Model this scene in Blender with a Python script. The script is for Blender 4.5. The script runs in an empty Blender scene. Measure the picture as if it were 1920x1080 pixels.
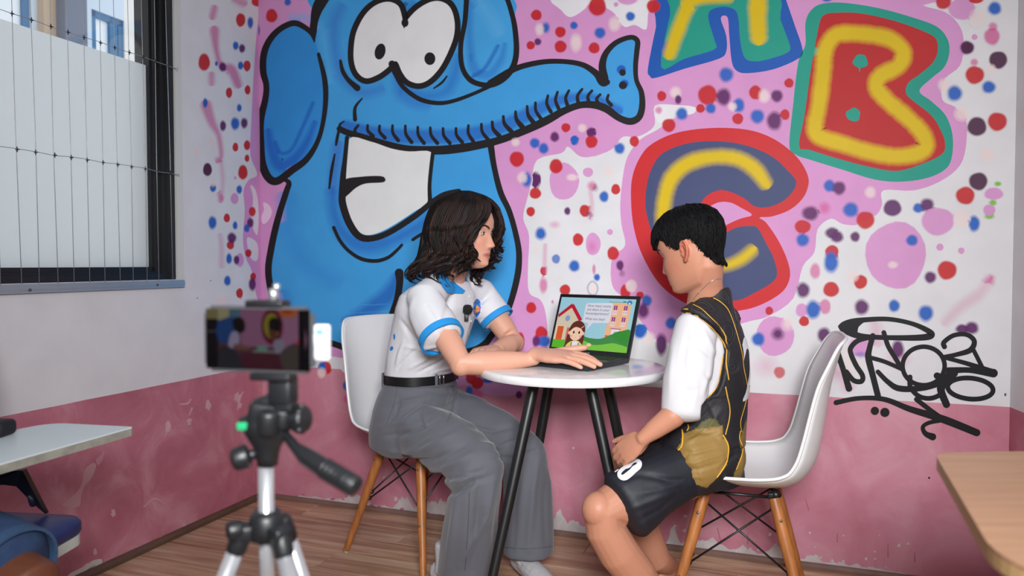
import bpy, bmesh, math, random
import numpy as np
from mathutils import Vector, Matrix, Quaternion, noise
from mathutils.bvhtree import BVHTree
from mathutils.geometry import tessellate_polygon
random.seed(7)
SC = bpy.context.scene
COL = SC.collection
PI = math.pi
# ---------------------------------------------------------------- camera
H = 1.03
F = 1420.0
PITCH = math.atan(45 / F)
cd = bpy.data.cameras.new('camera'); cam = bpy.data.objects.new('camera', cd); COL.objects.link(cam)
cam.location = (0, 0, H); cam.rotation_euler = (PI / 2 - PITCH, 0, 0)
cd.sensor_width = 36; cd.lens = F / 1920 * 36; cd.clip_start = .02
cd.dof.use_dof = True; cd.dof.focus_distance = 2.25; cd.dof.aperture_fstop = 2.8
SC.camera = cam
# ---------------------------------------------------------------- world, lights, exposure
w = bpy.data.worlds.new('world'); SC.world = w; w.use_nodes = True
bg = w.node_tree.nodes['Background']; bg.inputs[0].default_value = (.80, .90, 1, 1); bg.inputs[1].default_value = 1.35
def area(name, loc, target, sx, sy, power, color=(1, 1, 1)):
    l = bpy.data.lights.new(name, 'AREA'); l.shape = 'RECTANGLE'; l.size = sx; l.size_y = sy; l.energy = power; l.color = color
    o = bpy.data.objects.new(name, l); COL.objects.link(o); o.location = loc
    o.rotation_euler = (Vector(target) - Vector(loc)).to_track_quat('-Z', 'Y').to_euler()
    return o
area('overhead_fill', (.9, .75, 2.52), (.6, 2.6, .5), 1.5, .8, 13, (.97, 1, 1))  # area light added overhead, out of view, to fill the room
area('overhead_fill_rear', (.2, -.9, 2.5), (.3, 2.5, .6), 1.6, .8, 15, (.97, 1, 1))  # second added overhead fill behind the camera, lifts the base level
key = area('softbox_lamp', (.12, -.42, 1.50), (.12, 2.8, .62), .62, .45, 29, (.98, 1, 1)); key.data.spread = math.radians(92)
SC.view_settings.view_transform = 'Standard'; SC.view_settings.look = 'None'
SC.view_settings.gamma = 1; SC.view_settings.use_curve_mapping = False
SC.view_settings.exposure = -0.10
SC.cycles.max_bounces = 7; SC.cycles.diffuse_bounces = 4; SC.cycles.transparent_max_bounces = 24
SC.cycles.use_denoising = True; SC.cycles.caustics_reflective = False; SC.cycles.caustics_refractive = False
SC.cycles.sample_clamp_indirect = 4
# ---------------------------------------------------------------- pixel <-> world helpers
FW = Vector((0, math.cos(PITCH), -math.sin(PITCH))); UP = Vector((0, math.sin(PITCH), math.cos(PITCH))); RT = Vector((1, 0, 0))
CP = Vector((0, 0, H))
def ray(px, py):
    return FW + RT * ((px - 960) / F) + UP * ((540 - py) / F)
def P(px, py, Y):
    d = ray(px, py); return CP + d * (Y / d.y)
def Z(px, py, z):
    d = ray(px, py); return CP + d * ((z - H) / d.z)
def plane(px, py, p0, n):
    d = ray(px, py); return CP + d * ((p0 - CP).dot(n) / d.dot(n))
def lin(c):
    return tuple(((v / 255) / 12.92 if v / 255 <= .04045 else ((v / 255 + .055) / 1.055) ** 2.4) for v in c[:3]) + (1,)
# ---------------------------------------------------------------- object helpers
def tag(o, label=None, cat=None, group=None, kind=None):
    if label: o['label'] = label
    if cat: o['category'] = cat
    if group: o['group'] = group
    if kind: o['kind'] = kind
    return o
def empty(name, loc=(0, 0, 0), rz=0, **k):
    o = bpy.data.objects.new(name, None); COL.objects.link(o); o.location = loc; o.rotation_euler = (0, 0, rz)
    o.empty_display_size = .05
    tag(o, **k); return o
def place(o, parent):
    """keep the world position of o, hang it under parent"""
    if parent is not None:
        o.parent = parent
        m = parent_world(parent).inverted()
        o.matrix_parent_inverse = m
def parent_world(p):
    m = Matrix.Translation(p.location) @ p.rotation_euler.to_matrix().to_4x4()
    if p.parent is not None:
        m = parent_world(p.parent) @ p.matrix_parent_inverse @ m
    return m
def mat(name, col, rough=.5, metal=0, bump=0, bscale=40, var=0, vscale=5, spec=.5, emit=0, trans=0, coat=0, stretch=None, col2=None, sheen=0, sss=0):
    m = bpy.data.materials.new(name); m.use_nodes = True; nt = m.node_tree; b = nt.nodes['Principled BSDF']
    b.inputs['Base Color'].default_value = lin(col); b.inputs['Roughness'].default_value = rough; b.inputs['Metallic'].default_value = metal
    b.inputs['Specular IOR Level'].default_value = spec
    if trans: b.inputs['Transmission Weight'].default_value = trans
    if coat: b.inputs['Coat Weight'].default_value = coat; b.inputs['Coat Roughness'].default_value = .15
    if sheen: b.inputs['Sheen Weight'].default_value = sheen
    if sss:
        b.inputs['Subsurface Weight'].default_value = sss; b.inputs['Subsurface Radius'].default_value = (.012, .005, .003); b.inputs['Subsurface Scale'].default_value = 1
    if emit: b.inputs['Emission Color'].default_value = lin(col); b.inputs['Emission Strength'].default_value = emit
    tc = nt.nodes.new('ShaderNodeTexCoord'); mp = nt.nodes.new('ShaderNodeMapping'); nt.links.new(tc.outputs['Object'], mp.inputs[0])
    if stretch: mp.inputs['Scale'].default_value = stretch
    if var or col2:
        n = nt.nodes.new('ShaderNodeTexNoise'); n.inputs['Scale'].default_value = vscale; n.inputs['Detail'].default_value = 6
        nt.links.new(mp.outputs[0], n.inputs['Vector'])
        r = nt.nodes.new('ShaderNodeValToRGB'); c = lin(col); c2 = lin(col2) if col2 else tuple(v * (1 - var) for v in c[:3]) + (1,)
        r.color_ramp.elements[0].position = .35; r.color_ramp.elements[1].position = .68
        r.color_ramp.elements[0].color = c2; r.color_ramp.elements[1].color = c
        nt.links.new(n.outputs[0], r.inputs[0]); nt.links.new(r.outputs[0], b.inputs['Base Color'])
    if bump:
        n = nt.nodes.new('ShaderNodeTexNoise'); n.inputs['Scale'].default_value = bscale; n.inputs['Detail'].default_value = 4
        nt.links.new(mp.outputs[0], n.inputs['Vector'])
        bp = nt.nodes.new('ShaderNodeBump'); bp.inputs['Strength'].default_value = bump; bp.inputs['Distance'].default_value = .004
        nt.links.new(n.outputs[0], bp.inputs['Height']); nt.links.new(bp.outputs[0], b.inputs['Normal'])
    return m
def colmat(name, rough=.5, alpha=False, emit=0, basek=1, var=.0, sss=0, bump=0, bscale=60, spec=.5):
    """colour comes from the colour attribute 'Col' (paint, skin tint, print)"""
    m = bpy.data.materials.new(name); m.use_nodes = True; nt = m.node_tree; b = nt.nodes['Principled BSDF']
    a = nt.nodes.new('ShaderNodeAttribute'); a.attribute_name = 'Col'
    src = a.outputs['Color']
    if var:
        tc = nt.nodes.new('ShaderNodeTexCoord')
        n = nt.nodes.new('ShaderNodeTexNoise'); n.inputs['Scale'].default_value = 9; n.inputs['Detail'].default_value = 5
        nt.links.new(tc.outputs['Object'], n.inputs['Vector'])
        mr = nt.nodes.new('ShaderNodeMapRange'); mr.inputs[1].default_value = .3; mr.inputs[2].default_value = .7; mr.inputs[3].default_value = 1 - var; mr.inputs[4].default_value = 1 + var * .5
        nt.links.new(n.outputs[0], mr.inputs[0])
        mx = nt.nodes.new('ShaderNodeVectorMath'); mx.operation = 'SCALE'
        nt.links.new(src, mx.inputs[0]); nt.links.new(mr.outputs[0], mx.inputs['Scale']); src = mx.outputs[0]
    if basek < 1:
        sc_ = nt.nodes.new('ShaderNodeVectorMath'); sc_.operation = 'SCALE'; sc_.inputs['Scale'].default_value = basek; nt.links.new(src, sc_.inputs[0]); nt.links.new(sc_.outputs[0], b.inputs['Base Color'])
    else: nt.links.new(src, b.inputs['Base Color'])
    b.inputs['Roughness'].default_value = rough; b.inputs['Specular IOR Level'].default_value = spec
    if sss:
        b.inputs['Subsurface Weight'].default_value = sss; b.inputs['Subsurface Radius'].default_value = (.012, .005, .003); b.inputs['Subsurface Scale'].default_value = 1
    if emit:
        nt.links.new(src, b.inputs['Emission Color']); b.inputs['Emission Strength'].default_value = emit
    if bump:
        tc = nt.nodes.new('ShaderNodeTexCoord')
        n = nt.nodes.new('ShaderNodeTexNoise'); n.inputs['Scale'].default_value = bscale; nt.links.new(tc.outputs['Object'], n.inputs['Vector'])
        bp = nt.nodes.new('ShaderNodeBump'); bp.inputs['Strength'].default_value = bump; bp.inputs['Distance'].default_value = .003
        nt.links.new(n.outputs[0], bp.inputs['Height']); nt.links.new(bp.outputs[0], b.inputs['Normal'])
    if alpha:
        nt.links.new(a.outputs['Alpha'], b.inputs['Alpha'])
    return m
def catmull(pts, n=8, closed=False):
    pts = [Vector(p) for p in pts]; N = len(pts); out = []
    segs = N if closed else N - 1
    for i in range(segs):
        if closed: p0, p1, p2, p3 = pts[(i - 1) % N], pts[i], pts[(i + 1) % N], pts[(i + 2) % N]
        else: p0, p1, p2, p3 = pts[max(i - 1, 0)], pts[i], pts[i + 1], pts[min(i + 2, N - 1)]
        for k in range(n):
            t = k / n; t2 = t * t; t3 = t2 * t
            out.append(.5 * ((2 * p1) + (p2 - p0) * t + (2 * p0 - 5 * p1 + 4 * p2 - p3) * t2 + (3 * p1 - p0 - 3 * p2 + p3) * t3))
    if not closed: out.append(pts[-1])
    return out
def catv(vals, n=8, closed=False):
    return [v.x for v in catmull([(v, 0, 0) for v in vals], n, closed)]
class MB:
    """collects shapes; build() links them as ONE mesh object"""
    def __init__(s): s.v = []; s.f = []; s.c = None; s.mi = []
    def add(s, vs, fs, mi=0):
        o = len(s.v); s.v += [tuple(v) for v in vs]; s.f += [tuple(i + o for i in f) for f in fs]; s.mi += [mi] * len(fs); return s
    def box(s, c, size, rot=None, mi=0):
        hx, hy, hz = size[0] / 2, size[1] / 2, size[2] / 2; c = Vector(c)
        vs = [Vector((x, y, z)) for x in (-hx, hx) for y in (-hy, hy) for z in (-hz, hz)]
        if rot is not None: vs = [rot @ v for v in vs]
        return s.add([v + c for v in vs], [(0, 1, 3, 2), (4, 6, 7, 5), (0, 4, 5, 1), (2, 3, 7, 6), (0, 2, 6, 4), (1, 5, 7, 3)], mi)
    def bbox(s, c, size, rot=None, bev=.003, seg=2, mi=0):
        bm = bmesh.new(); bmesh.ops.create_cube(bm, size=1)
        for v in bm.verts: v.co = Vector((v.co.x * size[0], v.co.y * size[1], v.co.z * size[2]))
        bmesh.ops.bevel(bm, geom=list(bm.edges), offset=bev, segments=seg, affect='EDGES', profile=.5)
        bm.verts.index_update()
        vs = [(rot @ v.co if rot is not None else v.co) + Vector(c) for v in bm.verts]
        fs = [[v.index for v in f.verts] for f in bm.faces]; bm.free(); return s.add(vs, fs, mi)
    def tube(s, pts, rad, n=12, side=None, cap=True, round_=0, mi=0):
        """loft along pts; rad number or (a,b) per point; a is along `side`"""
        pts = [Vector(p) for p in pts]; N = len(pts)
        if not isinstance(rad, (list,)): rad = [rad] * N
        rad = [(r, r) if not isinstance(r, (tuple, list)) else r for r in rad]
        if round_:
            t0 = (pts[0] - pts[1]).normalized(); t1 = (pts[-1] - pts[-2]).normalized(); K = 4
            A = []; RA = []; B = []; RB = []
            for k in range(K):
                a = PI / 2 * (k + .35) / (K + .35); m0 = (rad[0][0] + rad[0][1]) / 2; m1 = (rad[-1][0] + rad[-1][1]) / 2
                A.append(pts[0] + t0 * m0 * math.cos(a) * round_); RA.append((rad[0][0] * math.sin(a), rad[0][1] * math.sin(a)))
                B.append(pts[-1] + t1 * m1 * math.cos(a) * round_); RB.append((rad[-1][0] * math.sin(a), rad[-1][1] * math.sin(a)))
            pts = A + pts + B[::-1]; rad = RA + rad + RB[::-1]; N = len(pts)
        vs = []; prev = None
        for i in range(N):
            t = (pts[min(i + 1, N - 1)] - pts[max(i - 1, 0)]).normalized()
            if prev is None:
                a = Vector(side) if side is not None else (Vector((0, 0, 1)) if abs(t.z) < .9 else Vector((1, 0, 0)))
            elif side is not None and not callable(side): a = Vector(side)
            else: a = prev
            a = a - t * a.dot(t)
            if a.length < 1e-6: a = prev or Vector((1, 0, 0))
            a.normalize(); prev = a; b = t.cross(a)
            for k in range(n):
                q = 2 * PI * k / n; vs.append(pts[i] + a * (math.cos(q) * rad[i][0]) + b * (math.sin(q) * rad[i][1]))
        fs = [(i * n + k, i * n + (k + 1) % n, (i + 1) * n + (k + 1) % n, (i + 1) * n + k) for i in range(N - 1) for k in range(n)]
        if cap: fs.append(tuple(range(n))[::-1]); fs.append(tuple((N - 1) * n + k for k in range(n)))
        return s.add(vs, fs, mi)
    def loft(s, secs, n=28, p=2.0, mi=0):
        """secs: (center, sideVec, fwdVec, a, b[, exp]) closed tube"""
        vs = []
        for sc_ in secs:
            c, sv, fv, a, b = sc_[:5]; e = sc_[5] if len(sc_) > 5 else p
            for k in range(n):
                q = 2 * PI * k / n; co, si = math.cos(q), math.sin(q)
                x = math.copysign(abs(co) ** (2 / e), co); y = math.copysign(abs(si) ** (2 / e), si)
                vs.append(Vector(c) + Vector(sv) * (a * x) + Vector(fv) * (b * y))
        N = len(secs)
        fs = [(i * n + k, i * n + (k + 1) % n, (i + 1) * n + (k + 1) % n, (i + 1) * n + k) for i in range(N - 1) for k in range(n)]
        fs.append(tuple(range(n))[::-1]); fs.append(tuple((N - 1) * n + k for k in range(n)))
        return s.add(vs, fs, mi)
    def ell(s, c, r, rot=None, u=20, v=12, mi=0):
        if not isinstance(r, (tuple, list)): r = (r, r, r)
        vs = [Vector((0, 0, r[2]))]; c = Vector(c)
        for i in range(1, v):
            a = PI * i / v
            for k in range(u):
                q = 2 * PI * k / u; vs.append(Vector((r[0] * math.sin(a) * math.cos(q), r[1] * math.sin(a) * math.sin(q), r[2] * math.cos(a))))
        vs.append(Vector((0, 0, -r[2])))
        fs = [(0, 1 + k, 1 + (k + 1) % u) for k in range(u)]
        for i in range(v - 2):
            fs += [(1 + i * u + k, 1 + (i + 1) * u + k, 1 + (i + 1) * u + (k + 1) % u, 1 + i * u + (k + 1) % u) for k in range(u)]
        L = len(vs) - 1; b0 = 1 + (v - 2) * u
        fs += [(L, b0 + (k + 1) % u, b0 + k) for k in range(u)]
        return s.add([(rot @ q if rot is not None else q) + c for q in vs], fs, mi)
    def lathe(s, prof, c=(0, 0, 0), n=24, rot=None, mi=0):
        vs = []; c = Vector(c)
        for r, z in prof:
            for k in range(n):
                q = 2 * PI * k / n; v = Vector((r * math.cos(q), r * math.sin(q), z)); vs.append((rot @ v if rot is not None else v) + c)
        N = len(prof); fs = [(i * n + k, i * n + (k + 1) % n, (i + 1) * n + (k + 1) % n, (i + 1) * n + k) for i in range(N - 1) for k in range(n)]
        fs.append(tuple(range(n))[::-1]); fs.append(tuple((N - 1) * n + k for k in range(n)))
        return s.add(vs, fs, mi)
    def prism(s, poly, h, mi=0):
        """poly: 3-D outline points; h: vector"""
        n = len(poly); poly = [Vector(p) for p in poly]; h = Vector(h)
        tris = tessellate_polygon([poly]); vs = poly + [p + h for p in poly]
        fs = [tuple(t) for t in tris] + [tuple(i + n for i in t)[::-1] for t in tris]
        fs += [(i, (i + 1) % n, (i + 1) % n + n, i + n) for i in range(n)]
        return s.add(vs, fs, mi)
    def build(s, name, m, parent=None, smooth=True, local=False, recalc=True, auto=None):
        me = bpy.data.meshes.new(name); me.from_pydata(s.v, [], s.f)
        for q in (m if isinstance(m, list) else [m]): me.materials.append(q)
        if any(s.mi): me.polygons.foreach_set('material_index', s.mi)
        if recalc:
            bm = bmesh.new(); bm.from_mesh(me); bmesh.ops.recalc_face_normals(bm, faces=bm.faces); bm.to_mesh(me); bm.free()
        if smooth:
            me.polygons.foreach_set('use_smooth', [True] * len(me.polygons))
            if auto is not None: me.set_sharp_from_angle(angle=math.radians(auto))
        me.update()
        o = bpy.data.objects.new(name, me); COL.objects.link(o)
        if parent is not None:
            if local: o.parent = parent
            else: place(o, parent)
        return o
def copy_tree(o, parent=None):
    c = o.copy(); COL.objects.link(c)
    if parent is not None: c.parent = parent; c.matrix_parent_inverse = o.matrix_parent_inverse.copy()
    for ch in list(o.children): copy_tree(ch, c)
    return c
def setcol(me, cols):
    ca = me.color_attributes.get('Col') or me.color_attributes.new('Col', 'FLOAT_COLOR', 'POINT')
    ca.data.foreach_set('color', np.asarray(cols, dtype=np.float32).ravel())
# ---------------------------------------------------------------- paint layers on a wall plane
def _inside(X, Y, poly):
    r = np.zeros(len(X), bool); x0, y0 = poly[-1]
    for x1, y1 in poly:
        c = ((y1 > Y) != (y0 > Y)); 
        if c.any(): r ^= c & (X < (x0 - x1) * (Y - y1) / ((y0 - y1) or 1e-9) + x1)
        x0, y0 = x1, y1
    return r
class Paint:
    """painted shapes on a wall plane; every coat a hair proud of the one below.
    Soft sprayed edges run from the spray colour into the colour of the coats below them."""
    layer = [0]; coats = {}
    def __init__(s, p0, n, key='back'):
        s.v = []; s.f = []; s.c = []; s.p0 = p0; s.n = n; s.tf = lambda x, y: (x, y); s.step = .000004; s.key = key; Paint.coats.setdefault(key, [])
    def off(s): Paint.layer[0] += 1; return .00010 + Paint.layer[0] * s.step
    def under(s, pts):
        A = np.array(pts); X, Y = A[:, 0], A[:, 1]; C = np.tile(np.array(lin((214, 212, 216)))[:3], (len(A), 1))
        dado = Y > (659.7 + .0525 * X if s.key == 'back' else 783.5 - .2012 * X); C[dado] = np.array(lin((192, 122, 138)))[:3]
        x0, x1, y0, y1 = X.min(), X.max(), Y.min(), Y.max()
        for bb, polys, col, a in Paint.coats[s.key]:
            if bb[0] > x1 or bb[1] < x0 or bb[2] > y1 or bb[3] < y0: continue
            m = _inside(X, Y, polys[0])
            for q in polys[1:]: m ^= _inside(X, Y, q)
            C[m] = C[m] * (1 - a) + np.array(col) * a
        return C
    def emit(s, pts, al, col, faces, o, polys, cov=1.0):
        px = [s.tf(x, y) for x, y in pts]; al = np.array(al)[:, None]; c = np.array(lin(col))[:3]
        U = s.under(px) if (al < .999).any() else np.zeros((len(px), 3)); C = U * (1 - al) + c * al
        b = len(s.v); s.v += [plane(x, y, s.p0 + s.n * o, s.n) for x, y in px]; s.c += [tuple(q) + (1,) for q in C]; s.f += [tuple(i + b for i in f) for f in faces]
        P_ = [[s.tf(x, y) for x, y in q] for q in polys]; xs = [x for q in P_ for x, y in q]; ys = [y for q in P_ for x, y in q]
        Paint.coats[s.key].append(((min(xs), max(xs), min(ys), max(ys)), P_, tuple(c), cov))
    def poly(s, pts, col, n=6, smooth=True, a=1):
        q = [(v.x, v.y) for v in catmull([(p[0], p[1], 0) for p in pts], n, True)] if smooth else pts
        fs = [tuple(t) for t in tessellate_polygon([[Vector((x, y, 0)) for x, y in q]])]
        s.emit(q, [a] * len(q), col, fs, s.off(), [q], a)
    def ribbon(s, pts, wd, col, soft=0, a=1, n=8, closed=False, smooth=True, jit=0):
        if not isinstance(wd, list): wd = [wd] * len(pts)
        q = catmull([(p[0], p[1], 0) for p in pts], n, closed) if smooth else [Vector((p[0], p[1], 0)) for p in pts]
        ww = catv(wd, n, closed) if smooth else wd
        if soft and not closed:     # round the sprayed ends
            a0, a1 = (q[0] - q[1]).normalized(), (q[-1] - q[-2]).normalized(); w0, w1 = ww[0], ww[-1]; S = [(math.sin(f), math.cos(f)) for f in (.5, .95, 1.3, 1.52)]
            q = [q[0] + a0 * (w0 / 2 * s_) for s_, c_ in S[::-1]] + q + [q[-1] + a1 * (w1 / 2 * s_) for s_, c_ in S]
            ww = [w0 * c_ for s_, c_ in S[::-1]] + ww + [w1 * c_ for s_, c_ in S]
            q = [q[0] + a0 * soft * .15] + q + [q[-1] + a1 * soft * .15]; ww = [ww[0]] + ww + [ww[-1]]
        N = len(q); P_ = []; AL = []; fs = []; Lf = []; Rt = []; cols = 5 if soft else 2
        for i in range(N):
            t = (q[(i + 1) % N] - q[i - 1]) if closed else (q[min(i + 1, N - 1)] - q[max(i - 1, 0)])
            t.normalize(); nn = Vector((-t.y, t.x, 0)); h = ww[i] / 2 * (1 + (random.uniform(-jit, jit) if jit else 0)); e = 1.0
            if soft and not closed: d = min(i, N - 1 - i); e = (.0, .6, 1)[min(d, 2)]
            offs = [(-h - soft / 2, 0), (-max(h - soft / 2, h * .15), a * e), (0, a * e), (max(h - soft / 2, h * .15), a * e), (h + soft / 2, 0)] if soft else [(-h, a), (h, a)]
            for d, al in offs:
                x = q[i] + nn * d; P_.append((x.x, x.y)); AL.append(al)
            x = q[i] - nn * h; Lf.append((x.x, x.y)); x = q[i] + nn * h; Rt.append((x.x, x.y))
        for i in range(N if closed else N - 1):
            j = (i + 1) % N
            for k in range(cols - 1): fs.append((i * cols + k, i * cols + k + 1, j * cols + k + 1, j * cols + k))
        s.emit(P_, AL, col, fs, s.off(), [Lf, Rt] if closed else [Lf + Rt[::-1]], a)
        if not closed and not soft:
            for idx, hv in ((0, q[0] - q[1]), (N - 1, q[-1] - q[-2])): s.dot(q[idx].x, q[idx].y, ww[idx] / 2, None, col, soft=0, a=a, half=hv)
    def dot(s, x, y, rx, ry=None, col=(0, 0, 0), soft=.25, a=1, ang=0, half=None, n=24, wob=0):
        ry = ry or rx; a0 = math.atan2(half.y, half.x) - PI / 2 if half is not None else 0
        M = n // 2 + 1 if half is not None else n; rings = [0, 1 - soft, 1 - soft * .45, 1] if soft else [0, 1]; ra = [a, a, a * .5, 0] if soft else [a, a]
        ph = random.uniform(0, 6); P_ = []; AL = []; fs = []; pc = []
        ca, sa = math.cos(ang), math.sin(ang)
        def pt(r, q):
            wv = 1 + (wob * (math.sin(3 * q + ph) + .6 * math.sin(5 * q + 2 * ph)) if wob else 0); ex = rx * r * wv * math.cos(q); ey = ry * r * wv * math.sin(q); return (x + ex * ca - ey * sa, y + ex * sa + ey * ca)
        for r, al in zip(rings, ra):
            for k in range(M):
                q = a0 + PI * k / (M - 1) if half is not None else 2 * PI * k / n; P_.append(pt(r, q)); AL.append(al)
        for k in range(M): pc.append(pt(1 - soft * .4, a0 + PI * k / (M - 1) if half is not None else 2 * PI * k / n))
        for ri in range(len(rings) - 1):
            for k in range(M if half is None else M - 1):
                j = (k + 1) % M
                if ri == 0: fs.append((k, M + k, M + j))
                else: fs.append((ri * M + k, ri * M + j, (ri + 1) * M + j, (ri + 1) * M + k))
        s.emit(P_, AL, col, fs, s.off(), [pc], a)
    def build(s, name, parent, hard, soft_m=None):
        me = bpy.data.meshes.new(name); me.from_pydata([tuple(v) for v in s.v], [], s.f)
        me.materials.append(hard); setcol(me, s.c); me.update()
        o = bpy.data.objects.new(name, me); COL.objects.link(o); place(o, parent); return o
# ================================================================ ROOM
C0 = Vector((-1.1014, 3.3253, 0)); wb = Vector((3810, -1420, 0)).normalized(); wl = Vector((-.32, -.947, 0)).normalized()
nb = Vector((-.3492, -.9370, 0)).normalized(); nl = Vector((.9474, -.3201, 0)).normalized()
LB = 2.825; C1 = C0 + wb * LB; CH = 2.62; ZU = Vector((0, 0, 1))
LL = 5.3; wr = Vector((-.20, -.98, 0)).normalized(); nr = Vector((-.98, .20, 0)).normalized()
white_wall = colmat('white_wall_paint', .5, var=.05, spec=.18)   # the same paint recipe as the mural coats
_n = white_wall.node_tree; _r = _n.nodes.new('ShaderNodeRGB'); _r.outputs[0].default_value = lin((214, 212, 216))
for _l in list(_n.links):
    if _l.from_node.type == 'ATTRIBUTE': _t = _l.to_socket; _n.links.remove(_l); _n.links.new(_r.outputs[0], _t)
ceil_m = mat('ceiling_paint', (230, 230, 230), .8)
def wallbox(name, o, d, n, s0, s1, z0, z1, m, parent=None, th=.14, kind=None):
    b = MB(); p = [o + d * s0 + ZU * z0, o + d * s1 + ZU * z0, o + d * s1 + ZU * z1, o + d * s0 + ZU * z1]
    q = [v - n * th for v in p]
    b.add(p + q, [(0, 1, 2, 3), (7, 6, 5, 4), (0, 4, 5, 1), (1, 5, 6, 2), (2, 6, 7, 3), (3, 7, 4, 0)])
    ob = b.build(name, m, parent, smooth=False)
    if kind: ob['kind'] = kind
    return ob
wall_back = wallbox('wall_back', C0, wb, nb, -.15, LB + .15, 0, CH, white_wall, kind='structure')
# left wall with a window opening
S0, S1, ZB, ZT = .50, 2.35, .972, 2.36
bm_ = MB()
for (a, b_, z0, z1) in ((0, S0, 0, CH), (S1, LL, 0, CH), (S0, S1, 0, ZB), (S0, S1, ZT, CH)):
    p = [C0 + wl * a + ZU * z0, C0 + wl * b_ + ZU * z0, C0 + wl * b_ + ZU * z1, C0 + wl * a + ZU * z1]; q = [v - nl * .14 for v in p]
    bm_.add(p + q, [(0, 1, 2, 3), (7, 6, 5, 4), (0, 4, 5, 1), (1, 5, 6, 2), (2, 6, 7, 3), (3, 7, 4, 0)])
wall_left = bm_.build('wall_left', white_wall, smooth=False); wall_left['kind'] = 'structure'
wall_right = wallbox('wall_right', C1, wr, nr, 0, 4.9, 0, CH, white_wall, kind='structure')
EL = C0 + wl * LL; ER = C1 + wr * 4.9
dd = (ER - EL).normalized(); nn_ = Vector((-dd.y, dd.x, 0)); nn_ = nn_ if nn_.y > 0 else -nn_
wall_rear = wallbox('wall_rear', EL, dd, nn_, -.1, (ER - EL).length + .1, 0, CH, white_wall, kind='structure')
m_ = MB(); m_.prism([C0 - wb * .2 - wl * .2, EL - dd * .2 + wl * .2, ER + dd * .2, C1 + wb * .2 - wl * .2], (0, 0, .1)); ce = m_.build('ceiling', ceil_m, smooth=False); ce.location.z = CH; ce['kind'] = 'structure'
# ---- floor and its laminate planks
m_ = MB(); m_.prism([C0 - wb * .15 - wl * .15, EL - dd * .15 + wl * .15, ER + dd * .15, C1 + wb * .15 - wl * .15], (0, 0, -.05))
floor = m_.build('floor', mat('floor_underlay', (70, 50, 42), .8), smooth=False); floor['kind'] = 'structure'; floor.location.z = -.004
fm = bpy.data.materials.new('laminate'); fm.use_nodes = True; nt = fm.node_tree; bs = nt.nodes['Principled BSDF']
tc = nt.nodes.new('ShaderNodeTexCoord'); oi = nt.nodes.new('ShaderNodeObjectInfo')
mp = nt.nodes.new('ShaderNodeMapping'); mp.inputs['Scale'].default_value = (1.3, 16, 1); nt.links.new(tc.outputs['Object'], mp.inputs[0])
cm = nt.nodes.new('ShaderNodeCombineXYZ'); ml = nt.nodes.new('ShaderNodeMath'); ml.operation = 'MULTIPLY'; ml.inputs[1].default_value = 37; nt.links.new(oi.outputs['Random'], ml.inputs[0]); nt.links.new(ml.outputs[0], cm.inputs[2]); nt.links.new(ml.outputs[0], cm.inputs[0])
nt.links.new(cm.outputs[0], mp.inputs['Location'])
n1 = nt.nodes.new('ShaderNodeTexNoise'); n1.inputs['Scale'].default_value = 1.6; n1.inputs['Detail'].default_value = 7; n1.inputs['Distortion'].default_value = .6; nt.links.new(mp.outputs[0], n1.inputs['Vector'])
cr = nt.nodes.new('ShaderNodeValToRGB'); e = cr.color_ramp.elements; e[0].position = .30; e[0].color = lin((146, 108, 84)); e[1].position = .72; e[1].color = lin((212, 184, 156))
x = e.new(.48); x.color = lin((180, 142, 114)); nt.links.new(n1.outputs[0], cr.inputs[0])
hs = nt.nodes.new('ShaderNodeHueSaturation'); mr = nt.nodes.new('ShaderNodeMapRange'); mr.inputs[3].default_value = .90; mr.inputs[4].default_value = 1.08; nt.links.new(oi.outputs['Random'], mr.inputs[0])
nt.links.new(mr.outputs[0], hs.inputs['Value']); nt.links.new(cr.outputs[0], hs.inputs['Color']); nt.links.new(hs.outputs[0], bs.inputs['Base Color']); bs.inputs['Roughness'].default_value = .38
PW, PL = .145, 1.2
pk = MB(); pk.bbox((0, 0, -.005), (PL - .0016, PW - .0016, .01), bev=.0012, seg=1)
pk0 = pk.build('plank', fm, floor, smooth=False, local=True)
rot = math.atan2(wb.y, wb.x); first = True
inside = [C0 - wl * .02, EL, ER, C1]
for r in range(36):
    y = PW * (r + .5); sh = (r * .437) % 1 * PL
    for k in range(-1, 5):
        s = k * PL + sh - .3
        c = C0 + wb * s + nb * y
        # keep pieces that lie in the room
        if (c - C0).dot(nl) < -.95 or (c - C1).dot(nr) < -.95 or (c - EL).dot(nn_) < -.1: continue
        o = pk0 if first else pk0.copy()
        if not first: COL.objects.link(o)
        o.parent = floor; o.location = (c.x, c.y, .004); o.rotation_euler = (0, 0, rot); first = False
# ---- baseboards
bbm = mat('baseboard_wood', (128, 98, 88), .6, var=.25, vscale=12)
bbl = mat('baseboard_brown', (98, 72, 58), .55, var=.25, vscale=12)
def skirting(name, o, d, n, s0, s1, h, t, m):
    b = MB(); pr = [(0, 0), (t, 0), (t, h * .5), (t * .55, h * .85), (0, h)]
    vs = [o + d * s + n * a + ZU * z for s in (s0, s1) for a, z in pr]
    b.add(vs, [(0, 1, 6, 5), (1, 2, 7, 6), (2, 3, 8, 7), (3, 4, 9, 8), (4, 0, 5, 9), (0, 4, 3, 2, 1), (5, 6, 7, 8, 9)])
    q = b.build(name, m, smooth=False); q['kind'] = 'structure'; return q
skirting('baseboard_back', C0, wb, nb, 0, LB, .020, .014, bbm)
skirting('baseboard_left', C0, wl, nl, 0.014, LL, .026, .016, bbl)
skirting('baseboard_right', C1, wr, nr, 0.014, 4.9, .022, .014, bbm)
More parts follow.
